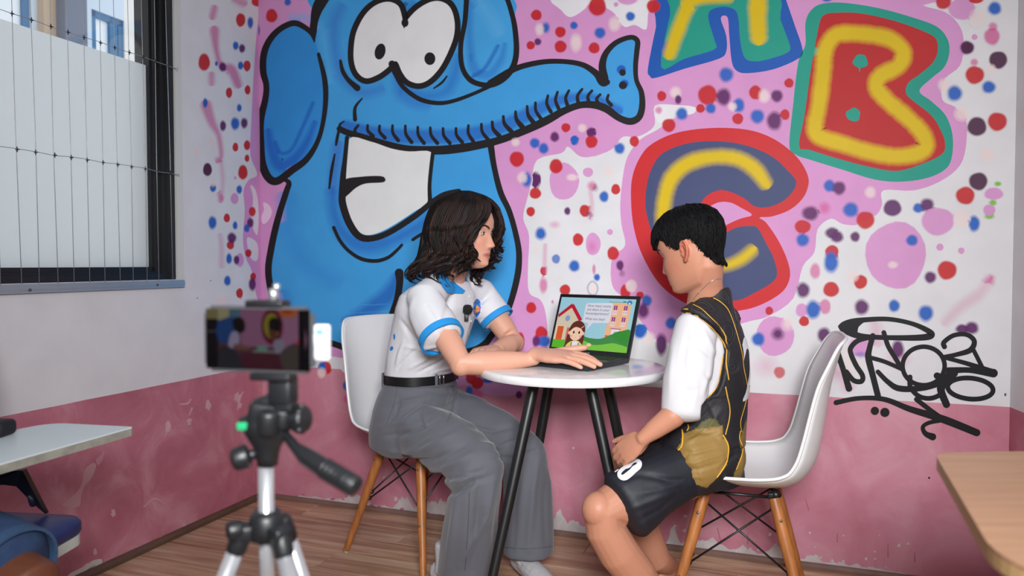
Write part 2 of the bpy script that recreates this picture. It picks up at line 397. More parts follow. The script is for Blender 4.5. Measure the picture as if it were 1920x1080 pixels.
# ================================================================ PAINT ON THE WALLS
hard = colmat('wall_paint', .5, var=.05, spec=.18); softm = None
pinkm = bpy.data.materials.new('pink_wall_paint'); pinkm.use_nodes = True; nt = pinkm.node_tree; bs = nt.nodes['Principled BSDF']
tc = nt.nodes.new('ShaderNodeTexCoord'); n1 = nt.nodes.new('ShaderNodeTexNoise'); n1.inputs['Scale'].default_value = 5; n1.inputs['Detail'].default_value = 8; n1.inputs['Roughness'].default_value = .62; n1.inputs['Distortion'].default_value = .8
nt.links.new(tc.outputs['Object'], n1.inputs['Vector']); cr = nt.nodes.new('ShaderNodeValToRGB'); e = cr.color_ramp.elements
e[0].position = .30; e[0].color = lin((184, 114, 132)); e[1].position = .75; e[1].color = lin((204, 150, 164)); x = e.new(.5); x.color = lin((194, 128, 146))
nt.links.new(n1.outputs[0], cr.inputs[0]); nt.links.new(cr.outputs[0], bs.inputs['Base Color']); bs.inputs['Roughness'].default_value = .5; bs.inputs['Specular IOR Level'].default_value = .25
bp = nt.nodes.new('ShaderNodeBump'); bp.inputs['Strength'].default_value = .25; bp.inputs['Distance'].default_value = .004; nt.links.new(n1.outputs[0], bp.inputs['Height']); nt.links.new(bp.outputs[0], bs.inputs['Normal'])
PINKZ = .586
def patch(name, o, d, n, s0, s1, z0, z1, off, m, parent, wob=.0012):
    N = max(2, int((s1 - s0) / .03)); vs = []; 
    for i in range(N + 1):
        s = s0 + (s1 - s0) * i / N; vs += [o + d * s + ZU * z0 + n * off, o + d * s + ZU * (z1 + noise.noise(Vector((s * 9, 3, z1))) * wob) + n * off]
    b = MB(); b.add(vs, [(2 * i, 2 * i + 2, 2 * i + 3, 2 * i + 1) for i in range(N)])
    return b.build(name, m, parent, smooth=False, recalc=False)
patch('pink_dado', C0, wb, nb, -.002, LB + .002, 0, PINKZ, .00005, pinkm, wall_back)
pinkl = pinkm.copy(); pinkl.name = 'pink_wall_paint_deep'  # darker, more saturated pink for the side walls
for el, c in zip(pinkl.node_tree.nodes['Color Ramp'].color_ramp.elements, ((168, 98, 114), (182, 112, 128), (202, 148, 160))): el.color = lin(c)
patch('pink_dado', C0, wl, nl, -.002, LL, 0, PINKZ, .00005, pinkl, wall_left)
patch('pink_dado', C1, wr, nr, -.002, 4.9, 0, PINKZ, .00005, pinkl, wall_right)
c2 = lambda x, y: (360 + x / 3, y / 3)
c3 = lambda x, y: (360 + x / 3, 340 + y / 3)
c4 = lambda x, y: (900 + x / 3, y / 3)
c5 = lambda x, y: (1280 + x / 3, y / 3)
c6 = lambda x, y: (1280 + x / 3, 340 + y / 3)
c1 = lambda x, y: (x / 1.928, y / 1.928)
c7 = lambda x, y: (980 + x / 4, 290 + y / 4)
g8 = lambda x, y: (1480 + x / 2.0769, 560 + y / 2.0769)
Paint.layer[0] = 0
PINK = (206, 144, 194); BLK = (34, 30, 32); WHT = (222, 219, 224)
BLU = (64, 152, 214); BLD = (36, 104, 190)
def new(off0=None):
    p = Paint(C0, nb)
    if off0 is not None: Paint.layer[0] = off0
    return p
# --- pink ground colour
p = new(10)
p.poly([(480, -12), (482, 100), (485, 300), (487, 480), (489, 600), (498, 640), (530, 668), (600, 666), (650, 674), (676, 690), (668, 720), (690, 740), (760, 745), (870, 722), (905, 738), (960, 742), (1000, 725), (1040, 705), (1027, 660), (1027, 628), (1023, 586), (1013, 562), (992, 548), (990, 500), (992, 442), (981, 409), (988, 375), (996, 345), (1007, 300), (1053, 287), (1065, 275), (1087, 293), (1113, 293), (1147, 280), (1167, 257), (1190, 257), (1210, 250), (1228, 233), (1228, 198), (1270, 197), (1303, 201), (1300, 213), (1267, 220), (1233, 243), (1200, 262), (1177, 293), (1168, 330), (1163, 380), (1165, 420), (1172, 460), (1150, 480), (1145, 510), (1150, 540), (1170, 560), (1200, 600), (1235, 640), (1290, 640), (1350, 620), (1403, 603), (1440, 593), (1487, 560), (1505, 500), (1527, 473), (1533, 430), (1558, 410), (1580, 420), (1610, 421), (1643, 403), (1654, 383), (1656, 357), (1713, 357), (1763, 340), (1800, 310), (1812, 267), (1810, 217), (1790, 200), (1767, 187), (1770, 150), (1800, 123), (1807, 83), (1800, 50), (1773, 23), (1730, 10), (1707, -12)], PINK, n=4)
p.tf = c4
p.poly([(430, -20), (460, 60), (500, 95), (540, 85), (590, 50), (620, 20), (700, 40), (760, 80), (810, 150), (870, 140), (935, 165), (950, 60), (1010, 20), (1020, -20)], WHT, n=4)
p.poly([(990, 600), (1100, 592), (1205, 602), (1190, 640), (1100, 650), (1020, 690), (990, 660)], WHT, n=4)
p.tf = c3
for q in ([(400, 120), (430, 130), (450, 170), (430, 220), (400, 240), (390, 200), (405, 160)], [(1440, 120), (1500, 100), (1480, 150)]): p.poly(q, (226, 196, 222), n=3)
p.tf = lambda x, y: (x, y)
p.poly([(640, 672), (660, 668), (668, 690), (655, 700), (640, 694)], WHT, n=3)
p.build('pink_ground', wall_back, hard, softm)
# --- elephant
p = new(30)
p.poly([(604, -12), (594, 30), (590, 60), (580, 80), (590, 150), (592, 220), (572, 290), (545, 325), (537, 360), (521, 400), (509, 440), (504, 480), (506, 513), (515, 548), (535, 590), (570, 628), (620, 650), (700, 664), (820, 674), (880, 668), (915, 645), (948, 590), (968, 530), (973, 473), (967, 440), (953, 397), (937, 355), (925, 310), (925, 270), (990, 240), (1060, 205), (1090, 197), (1113, 197), (1140, 207), (1163, 223), (1183, 229), (1198, 218), (1203, 200), (1202, 173), (1193, 150), (1192, 127), (1195, 97), (1197, 80), (1183, 70), (1157, 79), (1137, 98), (1130, 122), (1134, 148), (1118, 140), (1090, 124), (1010, 118), (957, 132), (955, 60), (940, -12)], BLU, n=5)
p.tf = c2
p.poly([(1545, -20), (1530, 120), (1512, 250), (1520, 370), (1560, 442), (1625, 474), (1690, 474), (1758, 432), (1806, 370), (1822, 280), (1813, 150), (1790, 50), (1766, -20)], (68, 156, 216), n=4)
p.poly([(690, 225), (640, 165), (575, 135), (500, 165), (440, 225), (405, 300), (400, 400), (418, 480), (412, 560), (385, 680), (385, 800), (395, 920), (430, 1000), (480, 1010), (560, 960), (640, 900), (700, 810), (735, 700), (752, 560), (745, 440), (712, 310)], (50, 136, 206), n=5)
def shade(pts, wd, col, soft, a=.8): p.ribbon(pts, wd, col, soft=soft, a=a)
shade([(430, 740), (450, 850), (500, 935), (590, 880), (650, 790), (690, 690)], [36, 50, 60, 52, 42, 24], (34, 92, 186), 30, .8)
shade([(470, 800), (500, 860), (560, 840), (620, 720), (680, 580)], 20, (32, 92, 184), 16, .8)
shade([(560, 100), (700, 120), (760, 300), (770, 460)], 30, (84, 168, 224), 60, .5)
shade([(840, 40), (800, 130), (800, 250), (830, 400), (900, 490), (980, 520), (1060, 500)], 44, (54, 112, 196), 60, .6)
shade([(1150, 400), (1170, 520), (1240, 580), (1320, 590)], 50, (50, 112, 196), 50, .6)
shade([(1200, 500), (1300, 540), (1420, 520), (1470, 440), (1500, 330)], 60, (38, 102, 190), 50, .6)
shade([(1160, 20), (1200, 60), (1240, 30)], 50, (44, 108, 192), 40, .6)
shade([(860, 700), (1000, 745), (1150, 765), (1350, 770), (1500, 765), (1650, 740), (1750, 710), (1900, 640), (2050, 570), (2240, 545), (2340, 590), (2400, 620)], [50, 75, 80, 80, 80, 80, 75, 75, 60, 40, 40, 50], (40, 102, 188), 26, .85)
shade([(1570, 330), (1600, 405), (1675, 415), (1735, 340), (1760, 250)], [50, 56, 50, 40, 20], (44, 110, 190), 30, .6)
shade([(1580, 430), (1650, 380), (1720, 260)], 22, (30, 90, 176), 16, .7)
shade([(1560, 20), (1560, 200), (1570, 330)], 34, (44, 110, 190), 40, .6)
shade([(1620, 10), (1680, 100), (1720, 180)], 50, (96, 170, 222), 70, .5)
shade([(820, 820), (800, 960), (790, 1060)], 60, (60, 110, 196), 40, .7)
p.tf = c3
shade([(790, 60), (800, 180), (850, 290), (930, 350), (1020, 360), (1150, 320), (1290, 240), (1360, 170)], [60, 60, 80, 90, 90, 70, 60, 40], (40, 104, 190), 60, .75)
shade([(1150, 540), (1100, 640), (1000, 720), (860, 790)], [40, 90, 80, 30], (30, 88, 176), 50, .75)
shade([(520, 640), (560, 760), (640, 860), (760, 900)], 60, (44, 120, 200), 60, .5)
shade([(540, 100), (560, 300), (640, 460), (800, 560)], 90, (54, 132, 206), 90, .5)
for y in (690, 730, 790): shade([(560, y), (800, y + 14), (1100, y)], 4, (74, 150, 214), 6, .6)
shade([(1420, 300), (1500, 500), (1600, 700)], 90, (66, 158, 220), 90, .5)
# black lines
def B_(pts, wd, tf=None, closed=False):
    if tf: p.tf = tf
    p.ribbon(pts, wd, BLK, closed=closed)
B_([(690, 235), (675, 195), (640, 158), (575, 130), (500, 160), (440, 220), (405, 300), (400, 400), (418, 480), (412, 560), (385, 680), (385, 800), (395, 920), (430, 1000), (480, 1018), (560, 960), (640, 900), (700, 810), (735, 700), (752, 560), (745, 440), (712, 305)], [6, 22, 30, 33, 34, 36, 38, 38, 34, 36, 42, 44, 46, 46, 44, 40, 36, 28, 26, 30, 30, 20], c2)
B_([(748, -30), (705, 50), (688, 120), (682, 180), (688, 235)], [74, 62, 44, 40, 8], c2)
B_([(520, 1010), (545, 1030), (530, 1080), (495, 1190), (468, 1290), (445, 1400), (430, 1500), (436, 1590), (462, 1690), (520, 1780), (600, 1860), (720, 1915), (800, 1935), (890, 1962), (1100, 1990), (1380, 1996), (1560, 1975), (1640, 1940), (1690, 1880), (1770, 1760), (1825, 1580), (1840, 1440), (1822, 1320), (1785, 1190), (1735, 1080), (1700, 940), (1680, 815)], [20, 30, 34, 36, 38, 38, 38, 38, 38, 36, 34, 34, 34, 34, 34, 34, 36, 38, 36, 34, 36, 34, 32, 32, 34, 32, 38], c2)
B_([(1165, 515), (1168, 570), (1155, 660), (1128, 740), (1100, 830)], [50, 40, 38, 36, 34], c3)
B_([(60, 470), (190, 390), (330, 352), (450, 345), (570, 362), (650, 410), (690, 460), (715, 462)], [44, 34, 30, 28, 30, 38, 50, 34], c4)
B_([(700, 440), (688, 370), (708, 300), (765, 240), (845, 210), (885, 230), (882, 290), (875, 370), (880, 450), (908, 520), (912, 600), (893, 660), (845, 683), (780, 662), (710, 612), (640, 590), (560, 592), (470, 625), (370, 680), (250, 735), (120, 785), (0, 815), (-120, 835), (-240, 845), (-400, 840), (-520, 815), (-650, 775), (-740, 748), (-790, 725)], [46, 42, 34, 30, 28, 30, 30, 28, 26, 30, 36, 38, 40, 38, 44, 42, 38, 40, 46, 44, 42, 46, 50, 50, 44, 42, 38, 36, 34], c4)
B_([(835, 725), (832, 700), (855, 683)], [18, 14, 8], c2)
B_([(826, 735), (816, 780), (810, 815)], [16, 18, 12], c2)
p.tf = c2
T = [((935, 705), (925, 760)), ((988, 705), (1018, 765)), ((1055, 708), (1085, 775)), ((1128, 706), (1160, 790)), ((1200, 708), (1235, 800)), ((1270, 715), (1305, 805)), ((1340, 718), (1380, 805)), ((1412, 722), (1450, 805)), ((1485, 722), (1520, 800)), ((1555, 706), (1582, 795)), ((1628, 698), (1665, 785)), ((1688, 685), (1732, 765)), ((1750, 655), (1798, 738)), ((1820, 628), (1862, 712)), ((1885, 598), (1925, 690))]
T += [((q[0][0] + 1620, q[0][1]), (q[1][0] + 1620, q[1][1])) for q in [((70, 688), (105, 765)), ((132, 655), (168, 735)), ((200, 628), (236, 720)), ((265, 602), (305, 700)), ((312, 578), (345, 670)), ((382, 538), (398, 628)), ((436, 518), (442, 610)), ((500, 510), (492, 592)), ((574, 502), (552, 575)), ((630, 510), (612, 572)), ((676, 532), (664, 580)), ((722, 535), (738, 590))]]
for a, b in T:
    B_([a, ((a[0] + b[0]) / 2 - 14, (a[1] + b[1]) / 2), b], [15, 18, 22])
p.tf = c4
p.dot(795, 392, 30, 30, (36, 88, 180), .3); p.dot(812, 470, 28, 26, (36, 88, 180), .3)
p.dot(802, 408, 18, 19, BLK, 0); p.dot(804, 480, 23, 22, BLK, 0)
p.tf = c2
eye = [(910, 270), (925, 180), (970, 90), (1030, 32), (1100, 10), (1158, 32), (1180, 90), (1192, 160), (1215, 110), (1270, 52), (1340, 12), (1400, 8), (1450, 40), (1475, 110), (1475, 190), (1450, 270), (1400, 370), (1340, 440), (1280, 468), (1220, 452), (1182, 405), (1158, 352), (1135, 348), (1090, 388), (1040, 422), (980, 440), (935, 410), (912, 350)]
B_(eye, 66, c2, closed=True)
p.poly(eye, (224, 222, 224), n=6)
p.dot(1198, 128, 20, 24, BLK, 0)
p.dot(1058, 290, 30, 46, BLK, 0, ang=.25); p.dot(1338, 330, 31, 36, BLK, 0)
B_([(1125, 360), (1150, 420), (1180, 480), (1235, 530), (1300, 565), (1390, 580), (1480, 565), (1600, 520), (1700, 472)], [40, 34, 26, 26, 26, 24, 22, 20, 24], c2)
B_([(835, 342), (848, 400), (880, 450), (930, 495)], [16, 24, 26, 36], c2)
B_([(1434, 428), (1405, 465), (1360, 497)], [8, 14, 8], c2)
B_([(957, 553), (918, 605), (917, 672)], [8, 18, 24], c2)
B_([(1545, -20), (1535, 120), (1512, 250), (1518, 370), (1560, 445), (1625, 475), (1690, 475), (1760, 435), (1808, 370), (1825, 280), (1815, 150), (1792, 50), (1768, -20)], [30, 28, 28, 28, 30, 30, 34, 36, 34, 32, 30, 28, 28], c2)
tooth = [(880, 785), (1000, 795), (1120, 835), (1220, 852), (1345, 856), (1332, 960), (1325, 1130), (1250, 1190), (1100, 1285), (1000, 1322), (935, 1300), (885, 1220), (865, 1130), (865, 1010)]
p.tf = c2
p.poly(tooth, (222, 221, 221), n=4)
B_([(872, 775), (862, 880), (850, 990), (845, 1090), (848, 1150), (882, 1250), (935, 1325), (1000, 1342), (1100, 1312), (1250, 1218), (1350, 1138), (1420, 1095), (1500, 1075)], [24, 26, 34, 40, 42, 42, 40, 36, 34, 34, 32, 32, 28], c2)
B_([(1356, 852), (1344, 950), (1336, 1050), (1340, 1145)], [22, 22, 22, 26], c2)
p.poly([(855, 1015), (950, 994), (1060, 990), (1088, 1008), (1072, 1026), (980, 1032), (925, 1055), (875, 1098), (850, 1110)], BLK, n=4)
B_([(803, 868), (785, 960), (772, 1058)], [10, 18, 12], c2)
B_([(797, 260), (830, 330), (880, 390), (950, 435), (1030, 448), (1100, 430), (1150, 390), (1180, 358)], [20, 20, 20, 22, 22, 20, 18, 16], c3)
B_([(1242, 328), (1290, 298), (1350, 272)], [18, 18, 16], c3)
p.build('elephant_painting', wall_back, hard, softm)
# --- letters
YEL = (208, 176, 18)
p = new(30); p.tf = c4
p.poly([(1035, -40), (990, 150), (945, 380), (955, 428), (990, 438), (1150, 387), (1340, 332), (1385, 290), (1385, 200), (1354, 102), (1392, 97), (1402, 200), (1415, 340), (1440, 395), (1500, 412), (1650, 390), (1790, 330), (1815, 280), (1770, 140), (1722, 0), (1710, -40)], (30, 84, 168), n=4)
p.poly([(1100, -40), (1070, 80), (1018, 378), (1150, 330), (1318, 278), (1320, 230), (1290, 130), (1285, 80), (1310, 50), (1380, 38), (1438, 60), (1455, 120), (1460, 200), (1475, 290), (1500, 335), (1560, 345), (1650, 325), (1740, 288), (1735, 230), (1690, 110), (1645, -40)], (32, 146, 128), n=4)
for wv, sf, al, cc in ((74, 34, 1, YEL),):
    p.ribbon([(1225, -30), (1160, 60), (1115, 170), (1068, 300)], wv, cc, soft=sf, a=al, jit=.05); p.ribbon([(1565, -30), (1562, 80), (1568, 210)], [100, 98, 90], cc, soft=sf, a=al, jit=.05)
    p.ribbon([(1160, 20), (1250, -12), (1400, -20)], 66, cc, soft=sf, a=al)
p.build('letter_painting', wall_back, hard, softm)
p = new(30); p.tf = c5
p.poly([(690, 130), (720, 60), (780, 22), (900, 15), (1100, 45), (1300, 100), (1430, 150), (1490, 220), (1500, 300), (1470, 380), (1400, 440), (1332, 512), (1400, 570), (1480, 650), (1518, 760), (1515, 880), (1480, 950), (1380, 1000), (1230, 1022), (1080, 1010), (900, 955), (720, 900), (640, 872), (600, 822), (620, 600), (650, 350), (690, 250)], (32, 146, 128), n=5)
p.poly([(775, 112), (800, 82), (850, 72), (1000, 75), (1200, 120), (1380, 187), (1430, 230), (1432, 300), (1400, 360), (1330, 420), (1270, 465), (1255, 520), (1290, 562), (1400, 650), (1455, 740), (1475, 800), (1465, 860), (1380, 908), (1220, 960), (1080, 945), (900, 900), (720, 845), (655, 822), (685, 650), (720, 400), (755, 200)], (178, 36, 38), n=5)
p.ribbon([(900, 188), (1050, 195), (1170, 222), (1240, 290), (1215, 370), (1115, 425), (1090, 490), (1150, 565), (1250, 650), (1340, 740), (1372, 815), (1325, 862), (1200, 880), (1050, 855), (900, 810), (765, 765), (745, 700), (765, 600), (790, 400), (800, 290), (840, 215)], 88, YEL, soft=34, closed=True, jit=.05)
p.dot(1000, 345, 42, 38, (32, 146, 128), 0, wob=.07); p.dot(960, 645, 40, 38, (32, 146, 128), 0, wob=.07)
p.ribbon([(995, 375), (995, 403)], [14, 3], (32, 146, 128))
p.build('letter_painting', wall_back, hard, softm)
p = new(30)
REDC = (196, 42, 46); SLT = (66, 74, 112)
p.poly([(1183, 370), (1186, 330), (1200, 295), (1222, 270), (1268, 249), (1333, 240), (1400, 243), (1450, 260), (1493, 293), (1515, 330), (1513, 357), (1500, 378), (1478, 395), (1447, 406), (1424, 408), (1437, 418), (1460, 452), (1477, 490), (1481, 520), (1467, 547), (1430, 570), (1390, 582), (1340, 584), (1290, 571), (1240, 536), (1205, 480), (1188, 425)], REDC, n=5)
p.poly([(1211, 360), (1220, 320), (1243, 287), (1293, 268), (1350, 265), (1400, 273), (1447, 293), (1477, 320), (1493, 342), (1480, 367), (1457, 383), (1433, 389), (1413, 386), (1397, 373), (1370, 360), (1347, 357), (1322, 370), (1306, 400), (1302, 440), (1340, 450), (1355, 440), (1380, 427), (1403, 424), (1420, 427), (1437, 457), (1450, 483), (1457, 513), (1447, 530), (1413, 550), (1383, 563), (1340, 562), (1300, 547), (1260, 506), (1230, 455), (1212, 400)], SLT, n=5)
p.poly([(1310, 412), (1318, 398), (1333, 386), (1350, 379), (1370, 380), (1390, 390), (1410, 403), (1388, 410), (1360, 423), (1340, 440), (1315, 450)], PINK, n=4)
p.ribbon([(1252, 450), (1243, 415), (1248, 365), (1262, 330), (1293, 305), (1340, 294), (1383, 298), (1415, 317), (1435, 343)], [24, 26, 26, 28, 28, 26, 26, 27, 24], YEL, soft=13, jit=.05)
p.ribbon([(1340, 500), (1365, 497), (1390, 486), (1410, 470)], [20, 18, 20, 20], YEL, soft=14)
p.build('letter_painting', wall_back, hard, softm)
# --- spray dots
CD = dict(R=(188, 34, 38), B=(34, 92, 180), V=(92, 36, 96), M=(200, 84, 144), C=(226, 206, 204), P=PINK, G=(120, 180, 60), K=(72, 26, 62))
def dots(p, tf, L, scale=1.0):
    p.tf = tf
    L = sorted(L, key=lambda q: 0 if (q[3] >= 45 and len(q) > 6 and q[6] < .7) else 1)
    for i, q in enumerate(L):
        c = q[0]; ry = q[4] if len(q) > 4 and q[4] else q[3]; sf = q[5] if len(q) > 5 else (.22 if c in 'RPK' else .42 if c in 'BV' else .55); a = q[6] if len(q) > 6 else (.8 if c == 'C' else .75 if c == 'M' else .97)
        p.dot(q[1], q[2], q[3] * 1.06, ry * 1.06, CD[c], sf, a=a, n=20, wob=.025)
p = new(80)
dots(p, c4, [('R', 317, 85, 32), ('B', 370, 155, 28, 36, .6), ('C', 335, 165, 30, 40), ('R', 285, 255, 25), ('V', 325, 235, 23), ('R', 452, 180, 32), ('B', 528, 143, 25), ('C', 540, 240, 38, 60), ('R', 453, 262, 36), ('P', 660, 110, 90, 70, .1), ('R', 660, 35, 52, 58), ('B', 675, 185, 36), ('C', 757, 135, 40, 48), ('R', 642, 270, 33), ('B', 846, 92, 30), ('R', 975, 35, 40), ('P', 830, -10, 60, 40), ('P', 765, 25, 14), ('R', 483, 718, 27), ('C', 575, 720, 28), ('R', 627, 795, 36, 38), ('V', 627, 745, 30), ('V', 420, 770, 29, 33), ('B', 533, 790, 26, 30), ('C', 200, 800, 28), ('B', 308, 805, 33), ('B', 358, 835, 32, 36), ('P', 625, 820, 90, 60, .1), ('R', 627, 797, 36, 38), ('V', 627, 743, 30), ('B', 533, 790, 26, 30), ('R', 207, 895, 43, 46), ('B', 785, 835, 34, 36), ('R', 868, 795, 28, 32), ('B', 262, 1010, 34, 50, .5), ('C', 238, 1000, 34, 38), ('B', 1385, 420, 46, 48), ('R', 1022, 540, 27, 30), ('C', 1100, 520, 38), ('V', 1115, 560, 21, 30), ('R', 1280, 535, 56, 60), ('V', 1370, 545, 46, 56), ('R', 1240, 610, 26), ('B', 1298, 610, 33), ('B', 1455, 592, 38, 46), ('C', 1420, 600, 30), ('R', 1450, 668, 33), ('R', 1548, 520, 36, 42), ('C', 1598, 540, 38, 46), ('V', 1670, 540, 38, 40), ('B', 1560, 655, 45, 46), ('R', 1715, 645, 28, 32), ('V', 1655, 680, 48, 60), ('R', 1738, 467, 28), ('R', 1062, 705, 40), ('B', 1135, 640, 38, 40), ('M', 1005, 620, 25, 25, .6)])
p.build('spray_dots', wall_back, hard, softm)
p = new(80)
dots(p, c7, [('P', 310, 200, 108, 135, .05), ('R', 250, 87, 52, 58), ('C', 370, 170, 50, 30), ('V', 100, 190, 40, 66), ('R', 95, 290, 46, 44), ('V', 100, 190, 40, 66), ('R', 60, 427, 34, 38), ('P', 490, 132, 38, 35, .1), ('C', 645, 125, 48, 48, .7), ('M', 520, 235, 44, 46, .7), ('V', 545, 250, 28, 34, .8, .5), ('R', 698, 260, 36, 42), ('B', 610, 315, 40, 48), ('V', 335, 423, 27, 34), ('R', 465, 420, 40, 48), ('V', 500, 450, 24, 42, .6, .6), ('C', 195, 372, 28, 30, .6), ('M', 240, 525, 50, 34, .9, .5), ('B', 135, 592, 48, 56, .5), ('C', 105, 705, 30), ('P', 528, 670, 56, 84, .1), ('M', 520, 690, 40, 55, .9, .5), ('R', 415, 637, 42, 50), ('P', 655, 580, 22, 22, .1), ('R', 678, 740, 46, 54), ('B', 250, 782, 34, 38, .3, .8), ('B', 387, 835, 46, 50), ('R', 160, 873, 30, 35), ('M', 155, 980, 36, 70, .5), ('M', 535, 860, 16, 46, .5), ('B', 557, 920, 28, 32, .5), ('R', 318, 1015, 42, 44), ('P', 715, 900, 55, 62, .1), ('V', 730, 830, 32, 44), ('V', 745, 890, 30, 34, .8, .5), ('C', 525, 1005, 36, 46), ('R', 770, 1030, 40, 60), ('C', 815, 985, 46, 52, .3), ('B', 930, 1095, 44, 50), ('R', 880, 1055, 30), ('V', 905, 1170, 50, 70, .5)])
p.ribbon([(170, 680), (165, 780), (165, 880)], 30, CD['M'], soft=22, a=.4); p.ribbon([(510, 280), (520, 380), (510, 480)], 30, CD['M'], soft=24, a=.35)
p.ribbon([(525, 950), (555, 975), (562, 1010), (548, 1045), (525, 1052), (500, 1040), (487, 1005), (497, 970)], 12, (120, 130, 170), soft=8, a=.6, closed=True)
p.tf = lambda x, y: (x, y)
dots(p, p.tf, [('R', 996, 577, 10, 11), ('R', 1015, 625, 12, 14), ('B', 1020, 640, 15, 12), ('P', 968, 600, 1), ('R', 975, 640, 9, 18), ('V', 1005, 640, 8, 12), ('B', 1202, 620, 13, 15), ('V', 1240, 646, 12, 24), ('C', 1218, 634, 12, 14), ('B', 1200, 622, 13, 15), ('B', 1258, 606, 12, 13), ('M', 1036, 566, 3, 4), ('R', 884, 708, 11, 13), ('R', 610, 690, 12, 13), ('B', 604, 688, 9, 11), ('C', 603, 699, 10, 12), ('B', 649, 723, 7, 10), ('M', 650, 748, 7, 8), ('B', 880, 735, 8, 13), ('M', 895, 738, 12, 12), ('R', 895, 718, 12, 12), ('V', 973, 740, 7, 8), ('B', 915, 713, 12, 6)])
p.build('spray_dots', wall_back, hard, softm)
p = new(80)
dots(p, c6, [('B', 825, 25, 36, 40), ('V', 880, 38, 42, 44), ('C', 1055, 62, 36, 38), ('V', 718, 180, 54, 46), ('M', 798, 150, 40, 42, .7), ('B', 945, 160, 50, 48), ('R', 1028, 218, 54, 52), ('V', 1180, 150, 54, 50, .25), ('B', 1325, 150, 34, 32), ('V', 1375, 132, 44, 42), ('P', 1435, 225, 92, 78, .12), ('B', 1640, 238, 36, 52), ('C', 1570, 210, 52, 62, .5), ('R', 675, 255, 48, 40), ('B', 675, 330, 42, 42), ('V', 840, 290, 44, 36), ('V', 868, 312, 42, 38), ('V', 970, 312, 31, 33), ('R', 840, 395, 40, 38), ('B', 835, 455, 46, 68), ('M', 745, 505, 33, 50, .4), ('P', 1200, 415, 165, 182, .04), ('B', 1290, 332, 38, 36), ('C', 1182, 470, 34, 24), ('R', 1487, 500, 57, 56), ('V', 1393, 540, 38, 38), ('P', 1447, 370, 20, 20, .1), ('P', 1567, 390, 18, 18, .1), ('R', 1000, 565, 40, 42), ('C', 958, 535, 38, 38), ('V', 678, 612, 42, 50), ('R', 835, 608, 47, 45), ('P', 670, 725, 36, 40), ('M', 800, 705, 36, 46, .3), ('B', 735, 722, 46, 60), ('R', 683, 787, 30, 30), ('V', 1007, 708, 46, 50), ('B', 1190, 700, 36, 40), ('B', 1368, 742, 48, 52), ('R', 487, 728, 23, 25), ('P', 520, 870, 104, 108, .05), ('M', 527, 865, 58, 60, .3, .6), ('V', 535, 858, 44, 44, .7), ('C', 590, 800, 40, 50, .8), ('B', 425, 888, 42, 44), ('V', 795, 865, 42, 50), ('V', 1570, 830, 40, 30), ('V', 1625, 825, 46, 40), ('M', 1725, 550, 42, 36, .8), ('P', 1000, 930, 70, 66, .4), ('V', 1210, 945, 40, 60), ('B', 1000, 975, 40, 24, .8, .5), ('M', 1210, 1000, 90, 60, .9, .3), ('M', 760, 1080, 60, 90, .9, .4), ('R', 545, 1075, 34, 36, .3, .8), ('M', 470, 1040, 90, 80, .95, .35), ('C', 940, 1010, 80, 100, .9, .5), ('R', 1590, 80, 56, 53), ('K', 1663, 0, 55, 53), ('G', 1773, 14, 24, 16), ('P', 1750, 70, 56, 36), ('G', 1745, 120, 26, 20), ('G', 1725, 195, 32, 22), ('P', 1725, 162, 36, 34)])
p.ribbon([(1725, 560), (1660, 640), (1560, 710), (1480, 790)], [50, 60, 60, 50], CD['M'], soft=40, a=.28); p.ribbon([(1080, 800), (1100, 900)], 60, CD['M'], soft=50, a=.3)
p.ribbon([(840, 1060), (900, 1100), (930, 1150)], 70, CD['M'], soft=60, a=.4)
dots(p, c5, [('V', 1600, 268, 45, 43), ('K', 1600, 268, 34, 33, .3), ('P', 1570, 50, 75, 60, .1), ('B', 1755, 47, 43), ('C', 1660, 100, 52, 58), ('M', 1740, 205, 48, 52, .3, .85), ('M', 1745, 150, 30, 30), ('K', 1775, 337, 54, 52), ('R', 1643, 422, 56, 53), ('M', 1640, 350, 26, 24), ('P', 1642, 208, 16, 16, .1), ('B', 1722, 490, 44, 40), ('C', 1735, 390, 34, 34), ('C', 1470, 480, 40, 44), ('B', 1530, 525, 48, 50), ('C', 1570, 640, 50, 50), ('K', 1655, 712, 57, 56), ('R', 1770, 684, 57, 55), ('C', 1712, 870, 50, 48), ('R', 1466, 10, 44, 44), ('R', 1650, -5, 44, 26), ('B', 812, -8, 36, 20)])
p.build('spray_dots', wall_back, hard, softm)
